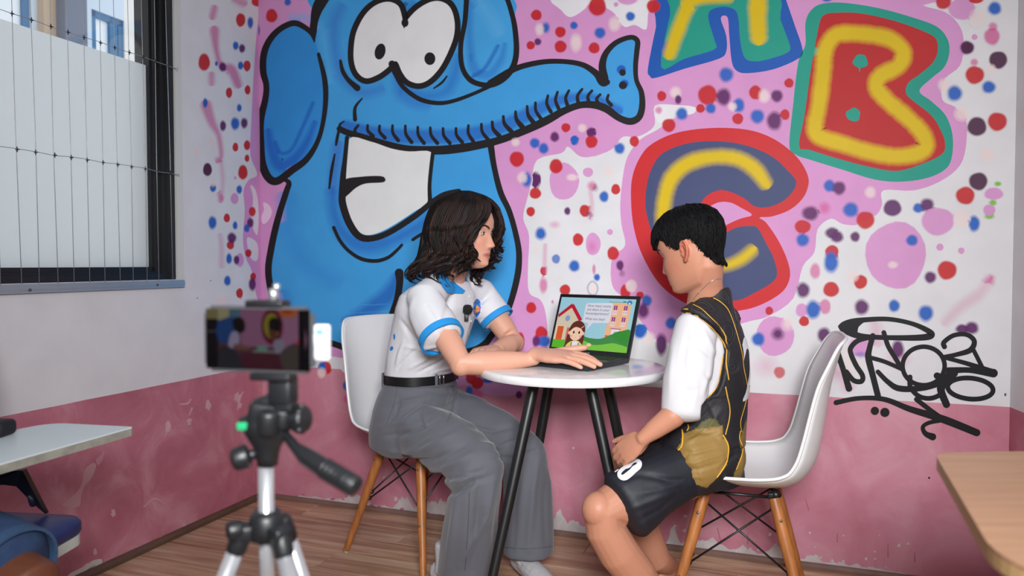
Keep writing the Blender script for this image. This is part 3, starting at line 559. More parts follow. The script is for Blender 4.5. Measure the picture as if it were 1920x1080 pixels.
# dots on the strip of back wall left of the elephant, and on the left wall
LD = [('R', 982, 57, 22, 26), ('B', 1040, 8, 14, 14), ('B', 935, 110, 6, 22, .6)]
p = new(80); dots(p, c1, LD); p.build('spray_dots', wall_back, hard, softm)
def newl(off0): q = Paint(C0, nl, 'left'); Paint.layer[0] = off0; return q
p = newl(15); p.tf = c1
p.poly([(950, -20), (935, 60), (925, 150), (915, 300), (908, 450), (905, 560), (930, 630), (900, 650), (880, 690), (885, 760), (878, 860), (888, 930), (910, 980), (925, 1060), (960, 1120), (960, 600), (950, 300)], PINK, n=4)
p.poly([(905, 670), (915, 720), (908, 800), (930, 850), (935, 760), (925, 690)], (216, 210, 218), n=4)
p.poly([(893, 860), (905, 930), (930, 940), (930, 880)], (216, 210, 218), n=4)
p.build('pink_ground', wall_left, hard, softm)
p = newl(30); p.tf = c1
for pts, wv, a in (([(775, 110), (782, 180), (800, 240), (835, 250), (860, 305)], [34, 20, 20, 34, 30], .75), ([(745, 380), (765, 440), (790, 490), (800, 560), (790, 580)], [40, 30, 18, 12, 24], .7), ([(775, 30), (768, 60)], 24, .7), ([(795, 700), (798, 725)], 16, .7), ([(798, 580), (805, 640), (803, 720)], [8, 14, 6], .35), ([(795, 850), (800, 890), (800, 960)], [14, 16, 20], .35), ([(765, 270), (765, 300)], 22, .6), ([(850, -5), (880, 10)], 30, .6)):
    p.ribbon(pts, wv, (196, 84, 146), soft=16, a=a)
dots(p, c1, [('C', 710, 545, 12, 22), ('C', 765, 515, 16, 26), ('C', 900, 350, 14, 22), ('C', 905, 155, 12, 14), ('R', 870, 72, 18, 26), ('B', 905, 82, 12, 24), ('B', 852, 165, 12, 18), ('V', 875, 175, 13, 18), ('R', 738, 225, 22, 33), ('B', 782, 230, 6, 10), ('V', 805, 242, 15, 20), ('B', 870, 237, 12, 17), ('R', 893, 238, 14, 21), ('R', 828, 335, 12, 20), ('R', 895, 325, 11, 18), ('B', 865, 390, 10, 16), ('B', 742, 372, 10, 20), ('V', 806, 455, 13, 22), ('B', 850, 447, 18, 26), ('V', 883, 445, 14, 22), ('R', 851, 532, 11, 17), ('R', 893, 525, 12, 19), ('R', 893, 572, 9, 14), ('R', 878, 623, 18, 28), ('K', 750, 613, 17, 25), ('B', 865, 685, 12, 18), ('P', 848, 718, 15, 21), ('P', 850, 643, 5, 6), ('R', 912, 765, 13, 18), ('R', 820, 788, 12, 17), ('B', 768, 805, 17, 27), ('B', 850, 815, 10, 17), ('V', 905, 805, 14, 20), ('B', 892, 825, 12, 17), ('R', 833, 885, 14, 18), ('V', 838, 860, 19, 22), ('B', 828, 935, 12, 22), ('P', 868, 940, 14, 27), ('V', 855, 940, 12, 19), ('R', 898, 915, 12, 15), ('B', 822, 1015, 14, 21), ('R', 915, 1000, 11, 15), ('V', 912, 1028, 15, 27), ('R', 866, 1060, 13, 19), ('B', 770, 680, 13, 16), ('C', 770, 660, 14, 18), ('R', 930, 3, 22, 22), ('C', 805, 1090, 24, 24)])
p.build('spray_dots', wall_left, hard, softm)
# --- black tag
p = new(165); p.tf = g8
TB = (26, 25, 28)
def tg(pts, wd, closed=False): p.ribbon(pts, wd, TB, closed=closed)
tg([(205, 112), (235, 92), (300, 82), (390, 80), (480, 98), (545, 128), (550, 145), (500, 152), (400, 152), (300, 148), (250, 138)], [26, 24, 20, 18, 18, 22, 26, 24, 20, 20, 26], True)
p.poly([(190, 105), (230, 85), (300, 80), (270, 110), (262, 140), (230, 128), (205, 125)], TB, n=4)
tg([(188, 212), (208, 270), (232, 350)], [24, 22, 26])
tg([(325, 148), (270, 162), (240, 190), (240, 215), (260, 260), (285, 300), (280, 322), (250, 318), (222, 285)], 20)
tg([(325, 145), (312, 195), (308, 230), (325, 300), (345, 378)], [22, 22, 26, 24, 24])
tg([(368, 132), (385, 185), (415, 235), (435, 270)], 19)
tg([(310, 228), (370, 245), (440, 275)], 17)
tg([(345, 285), (385, 325), (430, 350), (520, 348), (590, 325), (640, 285)], [18, 20, 24, 22, 24, 30])
tg([(523 + 82 * math.cos(t), 262 + 75 * math.sin(t)) for t in [i * PI / 6 for i in range(12)]], 18, True)
tg([(470, 305), (472, 345), (505, 380), (550, 388), (590, 370), (600, 330)], 19)
tg([(604, 187), (602, 170), (640, 143), (690, 140), (720, 165), (705, 200), (650, 218), (600, 228)], [20, 19, 18, 18, 20, 22, 18, 18])
tg([(712, 190), (730, 225), (750, 265)], 17); tg([(600, 228), (690, 252), (790, 285)], [16, 18, 24]); tg([(620, 280), (700, 278), (795, 290)], [26, 22, 34])
tg([(705 + 88 * math.cos(t) - 8 * math.sin(t), 350 + 10 * math.cos(t) + 40 * math.sin(t)) for t in [i * PI / 6 for i in range(12)]], 19, True)
tg([(640, 290), (600, 320), (590, 355), (612, 412)], [34, 34, 30, 28]); tg([(575, 300), (600, 310)], 26)
tg([(182, 405), (270, 388), (370, 392), (470, 430), (600, 470), (730, 522)], [20, 18, 20, 24, 30, 28])
tg([(495, 392), (550, 435), (600, 470)], 19); tg([(600, 472), (545, 483), (520, 500), (530, 525), (558, 538)], [18, 16, 16, 20, 28])
p.dot(333, 437, 17, 17, TB, .1); p.dot(372, 443, 19, 19, TB, .1)
p.build('graffiti_tag', wall_back, hard, softm)
# --- peeled paint along the foot of the wall, scuffs and plaster patches
pl = mat('bare_plaster', (200, 192, 194), .75, var=.18, vscale=30)
prof = [(560, 3), (620, 6), (640, 8), (668, 24), (690, 10), (700, 4), (735, 4), (760, 30), (775, 14), (810, 26), (830, 36), (850, 22), (880, 4), (1030, 6), (1042, 38), (1070, 26), (1100, 18), (1140, 5), (1250, 6), (1258, 34), (1275, 12), (1292, 14), (1340, 24), (1370, 6), (1395, 16), (1430, 5), (1445, 18), (1458, 34), (1470, 10), (1500, 7), (1528, 20), (1540, 6), (1580, 8), (1650, 6), (1690, 3), (1730, 0)]
b = MB(); b2 = MB(); N = 620
def hprof(x):
    for i in range(len(prof) - 1):
        if prof[i][0] <= x <= prof[i + 1][0]:
            t = (x - prof[i][0]) / (prof[i + 1][0] - prof[i][0]); return prof[i][1] * (1 - t) + prof[i + 1][1] * t
    return 0
xs = [560 + (1730 - 560) * i / N for i in range(N + 1)]
vs = []
for i, xx in enumerate(xs):
    q = plane(xx, 1000, C0, nb); s = (q - C0).dot(wb); Dp = q.y
    h = hprof(xx); h = max(0, h * (.85 + .7 * noise.noise(Vector((xx * .07, 0, 0))) + .28 * noise.noise(Vector((xx * .21, 5, 0)))))
    hz = .018 + h / F * Dp; vs += [C0 + wb * s + ZU * .010 + nb * .0002, C0 + wb * s + ZU * hz + nb * .0002]
b.add(vs, [(2 * i, 2 * i + 2, 2 * i + 3, 2 * i + 1) for i in range(N)])
b.build('peeled_paint', pl, wall_back, smooth=False, recalc=False)
p = new(40)
def rag(px, py, r, col=(202, 194, 196), seed=0, asp=1.0, tfn=None):
    n = 14; pts = []
    for k in range(n):
        q = 2 * PI * k / n; rr = r * (.7 + .6 * (noise.noise(Vector((math.cos(q) * 1.7 + seed * 3.1, math.sin(q) * 1.7, seed))) + .3)); pts.append((px + rr * math.cos(q), py + rr * asp * math.sin(q)))
    p.poly(pts, col, n=2)
random.seed(3)
for i in range(26):
    x = random.uniform(1235, 1720); base = 1041 + (x - 1327) * .11
    rag(x, base - 14 - random.random() ** 2 * 60, random.uniform(1.0, 3.0), seed=i)
for (x, y, r) in ((1285, 968, 4), (1283, 995, 3.5), (1296, 999, 3.5), (1444, 1002, 3.5), (1075, 840, 2.2), (1222, 905, 2), (1640, 1034, 2), (742, 936, 4), (720, 895, 2), (655, 930, 3)): rag(x, y, r, seed=x)
for i in range(14):
    x = random.uniform(560, 830); y = 940 + (x - 560) * .138 + random.uniform(-4, 6) ; rag(x, y - 12, random.uniform(2, 5), (176, 104, 124), seed=i + 70, asp=.5)
for (x, y, l, t) in ((1510, 935, 22, .3), (1345, 990, 30, .25), (1402, 1000, 20, 0), (1665, 1020, 24, 0), (1715, 1035, 18, 0), (1570, 1000, 16, 0)):
    p.ribbon([(x, y), (x + l * t, y + l)], [.6, 1.6], (130, 60, 84), soft=1.2, a=.6)
p.dot(1742, 896, 2, 2, (40, 30, 40), 0); p.dot(1885, 740, 2, 3, (90, 85, 95), 0)
p.build('wall_scuffs', wall_back, hard, softm)
p = newl(20)
p.poly([(127, 938), (150, 915), (160, 880), (175, 868), (180, 875), (172, 895), (160, 910), (152, 930), (148, 950), (118, 948)], (196, 148, 156), n=3)
p.poly([(180, 862), (190, 852), (196, 845), (192, 862), (184, 872)], (190, 136, 146), n=3)
p.poly([(128, 1078), (150, 1066), (172, 1052), (190, 1048), (192, 1056), (200, 1062), (180, 1072), (150, 1090), (130, 1096)], (204, 196, 190), n=3)
for q in ((212, 962, 5), (178, 1035, 4), (300, 1012, 4), (345, 985, 3), (226, 1052, 3), (240, 1040, 3), (390, 760, 6), (355, 790, 5), (315, 800, 7), (445, 745, 7), (450, 760, 4)): rag(*q, col=(200, 158, 166), seed=q[0], asp=1.6)
for pts in ([(338, 758), (352, 756), (358, 748)], [(355, 778), (360, 765)], [(446, 768), (450, 745), (456, 735)], [(310, 818), (316, 800), (314, 790)], [(270, 950), (290, 935), (310, 945)], [(150, 1075), (160, 1060), (172, 1055)]):
    p.ribbon(pts, [1.5, 3, 1.5][:len(pts)], (206, 172, 178), soft=2, a=.7)
p.ribbon([(150, 1080), (165, 1068), (178, 1060)], [1, 1.6, 1], (60, 50, 50), soft=1, a=.8)
for q in ((395, 526, 1.2), (370, 559, 1.2), (452, 560, 1)): p.dot(q[0], q[1], q[2], q[2], (110, 108, 110), 0)
p.build('wall_scuffs', wall_left, hard, softm)
# corner bead of the two walls
# ================================================================ WINDOW
win = empty('window_1', C0 + wl * S0, kind='structure')
blackm = mat('black_aluminium', (26, 26, 30), .35, spec=.5); whitem = mat('white_reveal_paint', (206, 206, 202), .5, var=.05)
def LWp(s, z, o=0): return C0 + wl * s + ZU * z + nl * o
def lbar(b, s0, s1, z0, z1, o0, o1):
    v = [LWp(s, z, o) for s in (s0, s1) for z in (z0, z1) for o in (o0, o1)]
    b.add(v, [(0, 1, 3, 2), (4, 6, 7, 5), (0, 4, 5, 1), (2, 3, 7, 6), (0, 2, 6, 4), (1, 5, 7, 3)])
fr = MB()
for (a, b_, z0, z1, o0, o1) in ((S0 + .001, S0 + .026, ZB, ZT, -.12, -.004), (S0 + .026, S0 + .045, ZB, ZT, -.12, -.02), (S0 + .045, S0 + .066, ZB, ZT, -.12, -.034), (S0 + .026, S1 - .03, ZB + .001, ZB + .022, -.12, -.016), (S0 + .026, S1 - .03, ZB + .022, ZB + .030, -.12, -.03), (S1 - .03, S1 - .001, ZB, ZT, -.12, -.004), (S0, S1, ZT - .03, ZT - .001, -.12, -.004)):
    lbar(fr, a, b_, z0, z1, o0, o1)
fr.build('window_frame', blackm, win, smooth=False)
fr = MB(); lbar(fr, S0 + .058, S0 + .075, ZB + .03, ZT - .03, -.075, -.045); lbar(fr, S0 + .058, S1 - .03, ZB + .03, ZB + .047, -.075, -.045); lbar(fr, S1 - .05, S1 - .03, ZB + .03, ZT - .03, -.075, -.045)
fr.build('sash', blackm, win, smooth=False)
gl = bpy.data.materials.new('clear_glass'); gl.use_nodes = True; nt = gl.node_tree; nt.nodes.clear(); ou = nt.nodes.new('ShaderNodeOutputMaterial'); mx = nt.nodes.new('ShaderNodeMixShader'); tr = nt.nodes.new('ShaderNodeBsdfTransparent'); gs = nt.nodes.new('ShaderNodeBsdfGlossy'); gs.inputs['Roughness'].default_value = .03
mx.inputs[0].default_value = .06; nt.links.new(tr.outputs[0], mx.inputs[1]); nt.links.new(gs.outputs[0], mx.inputs[2]); nt.links.new(mx.outputs[0], ou.inputs[0])
fg = bpy.data.materials.new('frosted_film'); fg.use_nodes = True; nt = fg.node_tree; nt.nodes.clear(); ou = nt.nodes.new('ShaderNodeOutputMaterial'); mx = nt.nodes.new('ShaderNodeMixShader'); tr = nt.nodes.new('ShaderNodeBsdfTranslucent'); gs = nt.nodes.new('ShaderNodeBsdfDiffuse')
tr.inputs[0].default_value = (.93, .97, 1, 1); gs.inputs[0].default_value = (.8, .84, .86, 1); mx.inputs[0].default_value = .15; nt.links.new(tr.outputs[0], mx.inputs[1]); nt.links.new(gs.outputs[0], mx.inputs[2]); nt.links.new(mx.outputs[0], ou.inputs[0])
FZ = 1.758
fr = MB(); lbar(fr, S0 + .07, S1 - .045, FZ, ZT - .03, -.062, -.058); fr.build('clear_pane', gl, win, smooth=False)
fr = MB(); fr.add([LWp(S0 + .07, ZB + .04, -.06), LWp(S1 - .045, ZB + .04, -.06), LWp(S1 - .045, FZ, -.06), LWp(S0 + .07, FZ, -.06)], [(0, 1, 2, 3)]); fr.build('frosted_pane', fg, win, smooth=False)
# white painted strip and the aluminium sill bar
fr = MB(); lbar(fr, S0 - .012, S0 + .001, ZB - .02, ZT + .01, 0.0005, .006); lbar(fr, S0 - .034, S0 - .012, ZB - .03, ZT + .01, .0005, .003); fr.build('window_trim', whitem, win, smooth=False)
alum = mat('aluminium', (176, 184, 190), .35, metal=.6, var=.05, vscale=20)
fr = MB(); lbar(fr, S0 - .026, S1, ZB - .030, ZB - .002, .0005, .012); lbar(fr, S0 - .026, S1, ZB - .020, ZB - .010, .012, .014); fr.build('window_sill', alum, win, smooth=False)
scr = mat('screw_steel', (110, 112, 116), .4, metal=.8)
for px, py in ((56, 543.5), (295, 534)):
    q = plane(px, py, C0 + nl * .014, nl); b = MB(); b.lathe([(.0001, 0), (.0045, 0), (.004, .003), (.0001, .0035)], q, 10, nl.to_track_quat('Z', 'Y').to_matrix()); b.build('screw', scr, win, smooth=False)
wire = mat('steel_wire', (168, 168, 170), .35, metal=.5)
wp = [(20.6, 40.5), (57, 73.6), (93, 109), (125, 139), (155, 168.5), (186, 197), (212, 225.6), (240, 250), (265, 276), (289, 298), (311, 324)]
wires = []
for xt, xb in wp:
    a = plane(xt, 0, C0 + nl * .006, nl); c = plane(xb, 525, C0 + nl * .006, nl); d = (a - c); d = d / d.z
    wires.append((c - d * (c.z - (ZB - .004)), c + d * (ZT - c.z)))
sv = [(w_[0] - C0).dot(wl) for w_ in wires]; step_ = .066
s = sv[0]
while s < S1 - .08:
    s += step_; wires.append((LWp(s, ZB - .004, .006), LWp(s + .012, ZT, .006)))
for k, (a, c) in enumerate(wires):
    b = MB(); m1 = a.lerp(c, .33) + wl * random.uniform(-.003, .003); m2 = a.lerp(c, .66) + wl * random.uniform(-.003, .003)
    b.tube([a, m1, m2, c], .0011, 6); b.build('wire', wire, win)
for z in (1.3675, 1.761, 2.15):
    b = MB(); pts = []; ss = S0 - .003
    pts.append(LWp(ss, z - .004, .009))
    allx = sorted((w_[0] + (w_[1] - w_[0]) * ((z - ZB) / (ZT - ZB)) - C0).dot(wl) for w_ in wires)
    for q in allx: pts.append(LWp(q, z + random.uniform(-.003, .003), .009))
    b.tube(pts, .0011, 6); b.build('wire', wire, win)
    kn = MB()
    for q in allx: kn.ell(LWp(q, z, .0085), (.0035, .0035, .0035), u=6, v=4); kn.tube([LWp(q - .006, z + .001, .009), LWp(q + .006, z - .001, .009)], .0018, 5); kn.tube([LWp(q, z - .008, .008), LWp(q, z + .008, .008)], .0016, 5)
    kn.build('wire_knot', mat('dark_wire', (60, 58, 62), .5, metal=.5), win)
    b = MB(); b.bbox(LWp(S0 - .006, z - .004, .006), (.008, .008, .010), bev=.002); b.build('anchor', alum, win)
# ---- building across the alley (seen through the clear pane)
bd = empty('neighbour_building', LWp(1, 0, -3.5), label='pale building with blue framed windows seen through the top of the window', cat='building')
cwall = mat('cream_render', (240, 234, 226), .8); bluew = mat('pale_blue_render', (214, 224, 234), .8); tanw = mat('tan_render', (206, 178, 150), .8); slate = mat('slate_grey_column', (116, 122, 138), .8)
OB = -1.9
def obox(name, s0, s1, z0, z1, o0, o1, m, par=bd):
    b = MB(); lbar(b, s0, s1, z0, z1, OB + o0, OB + o1); return b.build(name, m, par, smooth=False)
def S_at(px, py):
    q = plane(px, py, C0 + nl * OB, nl); return (q - C0).dot(wl)
sA = S_at(275, 60); sB = S_at(233, 60); sC = S_at(172, 60); sD = S_at(135, 40); sE = S_at(93, 30); sF = S_at(70, 30); sG = S_at(57, 10); sH = S_at(-30, 10)
obox('wall', sA - 3, sB, -.5, 7, -.25, 0, cwall); obox('wall', sB, sC, -.5, 1.0, -.25, 0, bluew); obox('wall', sC, sD, -.5, 7, -.25, 0.001, bluew)
obox('column', sD, sE, -.5, 7, -.2, .12, slate); obox('column', sE, sF, -.5, 7, -.25, .05, tanw); obox('wall', sF, sG, -.5, 7, -.25, 0, bluew); obox('wall', sG, sG + 4, -.5, 1.4, -.25, 0, cwall); obox('wall', sG + 1.2, sG + 4, -.5, 7, -.25, 0, cwall)
blf = mat('blue_window_frame', (70, 120, 160), .5); grl = mat('sky_white_glazing', (250, 252, 252), .5)  # panes coloured near white in place of the sky they would reflect
def bwin(s0, s1, z0, z1):
    w_ = obox('window', s0, s1, z0, z1, -.08, -.03, grl)
    w2 = MB(); lbar(w2, s0, s1, z1 - .04, z1, OB - .03, OB - .01); lbar(w2, s0, s1, z0, z0 + .04, OB - .03, OB - .01); lbar(w2, s0, s0 + .04, z0, z1, OB - .03, OB - .01); lbar(w2, s1 - .04, s1, z0, z1, OB - .03, OB - .01)
    t = s0 + (s1 - s0) * .3; lbar(w2, t - .03, t + .03, z0, z1, OB - .03, OB - .01); zz = z0 + (z1 - z0) * .55; lbar(w2, s0, s1, zz - .02, zz + .02, OB - .03, OB - .01)
    w2.build('window_frame', blf, w_, smooth=False)
bwin(sB, sC, 1.9, 2.62); bwin(sB, sC, 3.0, 4.2); obox('wall', sB, sC, 1.0, 1.9, -.25, 0, bluew); obox('wall', sB, sC, 2.62, 3.0, -.25, 0, bluew); obox('wall', sB, sC, 4.2, 7, -.25, 0, bluew)
bwin(sG, sG + 1.2, 2.25, 3.4); obox('wall', sG, sG + 1.2, 1.4, 2.25, -.25, 0, cwall); obox('wall', sG, sG + 1.2, 3.4, 7, -.25, 0, cwall)
m_ = MB(); m_.box((-6, 2, -.58), (9, 14, .1)); al_ = m_.build('alley_ground', mat('alley_concrete', (150, 148, 145), .9), smooth=False); al_['kind'] = 'structure'; al_.location = (1.1 - .0, 0, 0); al_.location.x = -.75
# ================================================================ FURNITURE
plastic = mat('white_plastic', (220, 220, 220), .32, spec=.5)
beech = mat('beech_wood', (180, 112, 58), .42, var=.35, vscale=9, stretch=(6, 6, .6))
steel_b = mat('black_steel', (22, 22, 24), .4, spec=.5)
footm = mat('grey_foot_cap', (170, 160, 150), .6)
rivet = mat('rivet_steel', (120, 112, 100), .4, metal=.8)
def chair_shell(b):
    rows = [(.214, .392, .165, 0), (.223, .412, .192, 0), (.206, .431, .208, .010), (.15, .434, .216, .026), (.08, .427, .220, .038), (0, .420, .221, .046), (-.07, .417, .221, .052), (-.13, .422, .219, .058), (-.175, .445, .216, .060), (-.206, .492, .212, .060), (-.221, .555, .208, .056), (-.231, .625, .203, .050), (-.242, .700, .196, .042), (-.254, .755, .184, .030), (-.267, .805, .162, .018), (-.276, .826, .132, .008), (-.280, .834, .085, 0)]
    n = 4; X = catv([r[0] for r in rows], n); Zc = catv([r[1] for r in rows], n); W = catv([r[2] for r in rows], n); K = catv([r[3] for r in rows], n)
    NU, NV = len(X), 23; G = []
    for i in range(NU):
        a, c = max(i - 1, 0), min(i + 1, NU - 1); tx, tz = X[c] - X[a], Zc[c] - Zc[a]; l = math.hypot(tx, tz); nx, nz = tz / l, -tx / l
        row = []
        for j in range(NV):
            v = -1 + 2 * j / (NV - 1); k = K[i] * abs(v) ** 3.2 ; row.append((Vector((X[i] + nx * k, v * W[i], Zc[i] + nz * k)), Vector((nx, 0, nz))))
        G.append(row)
    vs = []; fs = []
    for L_ in (0, 1):
        for i in range(NU):
            for j in range(NV):
                p_, nrm = G[i][j]
                # surface normal
                du = G[min(i + 1, NU - 1)][j][0] - G[max(i - 1, 0)][j][0]; dv = G[i][min(j + 1, NV - 1)][0] - G[i][max(j - 1, 0)][0]
                q = du.cross(dv); q.normalize(); q = q if q.dot(nrm) > 0 else -q
                vs.append(p_ - q * (.005 * L_))
    o = NU * NV
    for i in range(NU - 1):
        for j in range(NV - 1):
            a = i * NV + j; fs.append((a, a + 1, a + NV + 1, a + NV)); fs.append((o + a, o + a + NV, o + a + NV + 1, o + a + 1))
    rim = [i * NV for i in range(NU)] + [(NU - 1) * NV + j for j in range(1, NV)] + [i * NV + NV - 1 for i in range(NU - 2, -1, -1)] + [j for j in range(NV - 2, 0, -1)]
    for k in range(len(rim)):
        a, c = rim[k], rim[(k + 1) % len(rim)]; fs.append((a, c, c + o, a + o))
    b.add(vs, fs)
    loop = [vs[k].lerp(vs[k + o], .5) for k in rim]; loop.append(loop[0]); loop.append(loop[1])
    b.tube(loop, .0048, 8, cap=False)
def make_chair(loc, yaw, label):
    t = empty('shell_chair', loc, yaw, label=label, cat='chair', group='white shell chairs at the round table')
    b = MB(); chair_shell(b); b.build('seat_shell', plastic, t, local=True)
    legs = []
    for sx in (-1, 1):
        for sy in (-1, 1):
            top = Vector((sx * .092 - .01, sy * .105, .388)); ft = Vector((sx * .195 - .01, sy * .195, 0.0)); legs.append((sx, sy, top, ft))
            b = MB(); pts = [ft.lerp(top, q) + Vector((0, 0, .006 if q == 0 else 0)) for q in (0, .25, .5, .75, .93, 1)]
            b.tube(pts, [.0105, .0125, .0150, .0170, .0165, .0150], 14); lg = b.build('leg', beech, t, local=True, auto=50)
            b = MB(); b.tube([ft, ft.lerp(top, .018)], [.0105, .0107], 12); c = b.build('foot_cap', footm, lg, local=True)
            for q in (.42, .86):
                pp = ft.lerp(top, q); ndir = Vector((sx * .2, sy, .1)).normalized(); r_ = .0150 if q < .5 else .0168
                b = MB(); b.lathe([(.0001, 0), (.0042, 0), (.0036, .0018), (.0001, .002)], pp + ndir * (r_ - .0006), 10, ndir.to_track_quat('Z', 'Y').to_matrix()); b.build('screw', rivet, lg, local=True)
    def at(sx, sy, q, inn=.012):
        for a, c, top, ft in legs:
            if (a, c) == (sx, sy):
                p_ = ft.lerp(top, q); return p_ + Vector((-sx * inn, -sy * inn, 0))
    pairs = [((-1, -1), (1, -1)), ((-1, 1), (1, 1)), ((-1, -1), (-1, 1)), ((1, -1), (1, 1))]
    for i, (a, c) in enumerate(pairs):
        for u, v in ((a, c), (c, a)):
            b = MB(); b.tube([at(*u, .92), at(*v, .50 if i < 2 else .56)], .0031, 8); q1 = at(*v, .50 if i < 2 else .56)
            b.ell(q1, .0075, u=10, v=7); b.ell(at(*u, .92), .007, u=10, v=7); b.build('brace_rod', steel_b, t, local=True)
    b = MB()
    for sy in (-1, 1):
        b.tube([(-.10, sy * .10, .388), (.09, sy * .10, .388)], .0045, 8)
    for sx in (-1, 1):
        b.tube([(sx * .095 - .01, -.10, .388), (sx * .095 - .01, .10, .388)], .0045, 8)
        for sy in (-1, 1):
            b.bbox((sx * .09 - .01, sy * .10, .394), (.030, .026, .018), bev=.003); b.tube([(sx * .09 - .01, sy * .10, .392), (sx * .10 - .012, sy * .11, .408 if sx > 0 else .404)], [.011, .012], 12)
    b.build('mounting_frame', steel_b, t, local=True)
    return t
ch1 = make_chair((-.312, 2.70, 0), math.atan2(-.62, .78), 'white plastic shell chair with wooden legs that the woman sits on')
ch2 = copy_tree(ch1); ch2.location = (.655, 2.19, 0); ch2.rotation_euler = (0, 0, math.atan2(.31, -.95)); ch2['label'] = 'white plastic shell chair with wooden legs that the boy sits on'
# ---- round table
TZ = .72; TC = Vector((.181, 2.309, 0)); TR = .288
tb = empty('round_table', TC, label='small round white table on four splayed black legs between the woman and the boy', cat='table')
marb = bpy.data.materials.new('white_marble_laminate'); marb.use_nodes = True; nt = marb.node_tree; bs = nt.nodes['Principled BSDF']; bs.inputs['Roughness'].default_value = .12
tc = nt.nodes.new('ShaderNodeTexCoord'); n1 = nt.nodes.new('ShaderNodeTexNoise'); n1.inputs['Scale'].default_value = 4.5; n1.inputs['Detail'].default_value = 5; n1.inputs['Distortion'].default_value = 1.5; nt.links.new(tc.outputs['Object'], n1.inputs['Vector'])
cr = nt.nodes.new('ShaderNodeValToRGB'); e = cr.color_ramp.elements; e[0].position = .49; e[0].color = lin((216, 216, 218)); e[1].position = .53; e[1].color = lin((218, 218, 220)); x = e.new(.51); x.color = lin((207, 206, 211)); nt.links.new(n1.outputs[0], cr.inputs[0]); nt.links.new(cr.outputs[0], bs.inputs['Base Color'])
b = MB(); T = .024; pr = [(0.0001, TZ)] + [(TR - .010, TZ)] + [(TR - .010 + .010 * math.sin(q), TZ - .010 + .010 * math.cos(q)) for q in (.4, .8, 1.2, 1.57)] + [(TR, TZ - T + .006), (TR - .004, TZ - T), (.0001, TZ - T)]
b.lathe(pr, TC, 96); b.build('table_top', marb, tb, auto=40)
ftp = [((.070, 2.240), (-.085, 2.11)), ((.225, 2.195), (.365, 2.06)), ((.292, 2.375), (.45, 2.48)), ((.128, 2.425), (.02, 2.56))]
for (a, c) in ftp:
    b = MB(); b.tube([(c[0], c[1], .008), (c[0] + (a[0] - c[0]) * .5, c[1] + (a[1] - c[1]) * .5, (TZ - T) / 2), (a[0], a[1], TZ - T - .001)], [.0135, .0155, .0175], 18)
    lg = b.build('leg', steel_b, tb, auto=50); b = MB(); b.tube([(c[0], c[1], 0), (c[0], c[1], .010)], .015, 16); b.build('foot_cap', mat('rubber', (15, 15, 16), .8), lg)
b = MB()
for i in range(4):
    a, c = ftp[i][0], ftp[(i + 1) % 4][0]; d = Vector((c[0] - a[0], c[1] - a[1], 0)); ang = math.atan2(d.y, d.x)
    b.bbox(((a[0] + c[0]) / 2, (a[1] + c[1]) / 2, TZ - T - .012), (d.length, .016, .022), Matrix.Rotation(ang, 3, 'Z'), .002)
b.build('apron_frame', steel_b, tb)
# ---- laptop
LT = TZ + .001
hl = Vector((.120, 2.540, LT + .006)); hr = Vector((.362, 2.343, LT + .006)); ux = (hr - hl); LW_ = ux.length; ux.normalize(); uf = Vector((-.58, -.815, 0)); uf = (uf - ux * uf.dot(ux)).normalized(); LD_ = .232
lp = empty('laptop', (hl + hr) / 2 - ZU * .006, label='open dark grey laptop showing a cartoon girl and house on its screen', cat='laptop')
charc = mat('dark_grey_aluminium', (44, 46, 52), .38, metal=.35); keym = mat('key_black', (20, 21, 24), .45); deckm = mat('deck_grey', (62, 66, 70), .4, metal=.4)
R3 = Matrix((ux, uf, ZU)).transposed()
def lpt(u, v, z=0): return hl + ux * u + uf * v + ZU * z
b = MB(); b.bbox(lpt(LW_ / 2, LD_ / 2 - .004, .003), (LW_, LD_, .016), R3, .0025); b.build('base', charc, lp, auto=40)
b = MB(); b.bbox(lpt(LW_ / 2, LD_ / 2 - .004, .0112), (LW_ - .006, LD_ - .008, .0012), R3, .0004, 1); b.build('keyboard_deck', deckm, lp, smooth=False)
kb = MB(); kb.bbox((0, 0, 0), (.0155, .0145, .0016), bev=.0006, seg=1); k0 = None
for r in range(5):
    off = (0, .004, .007, .011, 0)[r]
    for c_ in range(15 if r < 4 else 9):
        wk = 1.0; u = .022 + c_ * .0186 + off * (c_ > 0); 
        if u > LW_ - .018: continue
        pos = lpt(u, .030 + r * .0178, .0126)
        if k0 is None: k0 = kb.build('key', keym, lp, smooth=False); o = k0
        else: o = k0.copy(); COL.objects.link(o)
        o.parent = lp; o.matrix_parent_inverse = parent_world(lp).inverted(); o.location = pos; o.rotation_euler = R3.to_euler()
b = MB(); b.bbox(lpt(LW_ / 2 - .01, .118 + .045, .0120), (.105, .064, .0008), R3, .0003, 1); b.build('touchpad', mat('touchpad_grey', (74, 78, 82), .3, metal=.3), lp, smooth=False)
# screen lid
th = math.radians(20); us = ZU * math.cos(th) - uf * math.sin(th); SH = .212; un = (ux.cross(us)); un = un if un.y < 0 else -un
RS = Matrix((ux, us, un)).transposed()
def spt(u, v, d=0): return hl + ZU * .002 + ux * u + us * v + un * d - un * .0 
b = MB(); b.bbox(spt(LW_ / 2, SH / 2, -.003), (LW_, SH, .006), RS, .002); lid = b.build('screen_lid', charc, lp, auto=40)
b = MB(); b.bbox(spt(LW_ / 2, SH / 2, .0003), (LW_ - .004, SH - .004, .0008), RS, .0003, 1); b.build('bezel', mat('bezel_black', (16, 17, 20), .3), lid, smooth=False)
emi = colmat('screen_print', .25, emit=.62, basek=.25)
sx0, sx1, sy0, sy1 = .010, LW_ - .012, .024, SH - .012
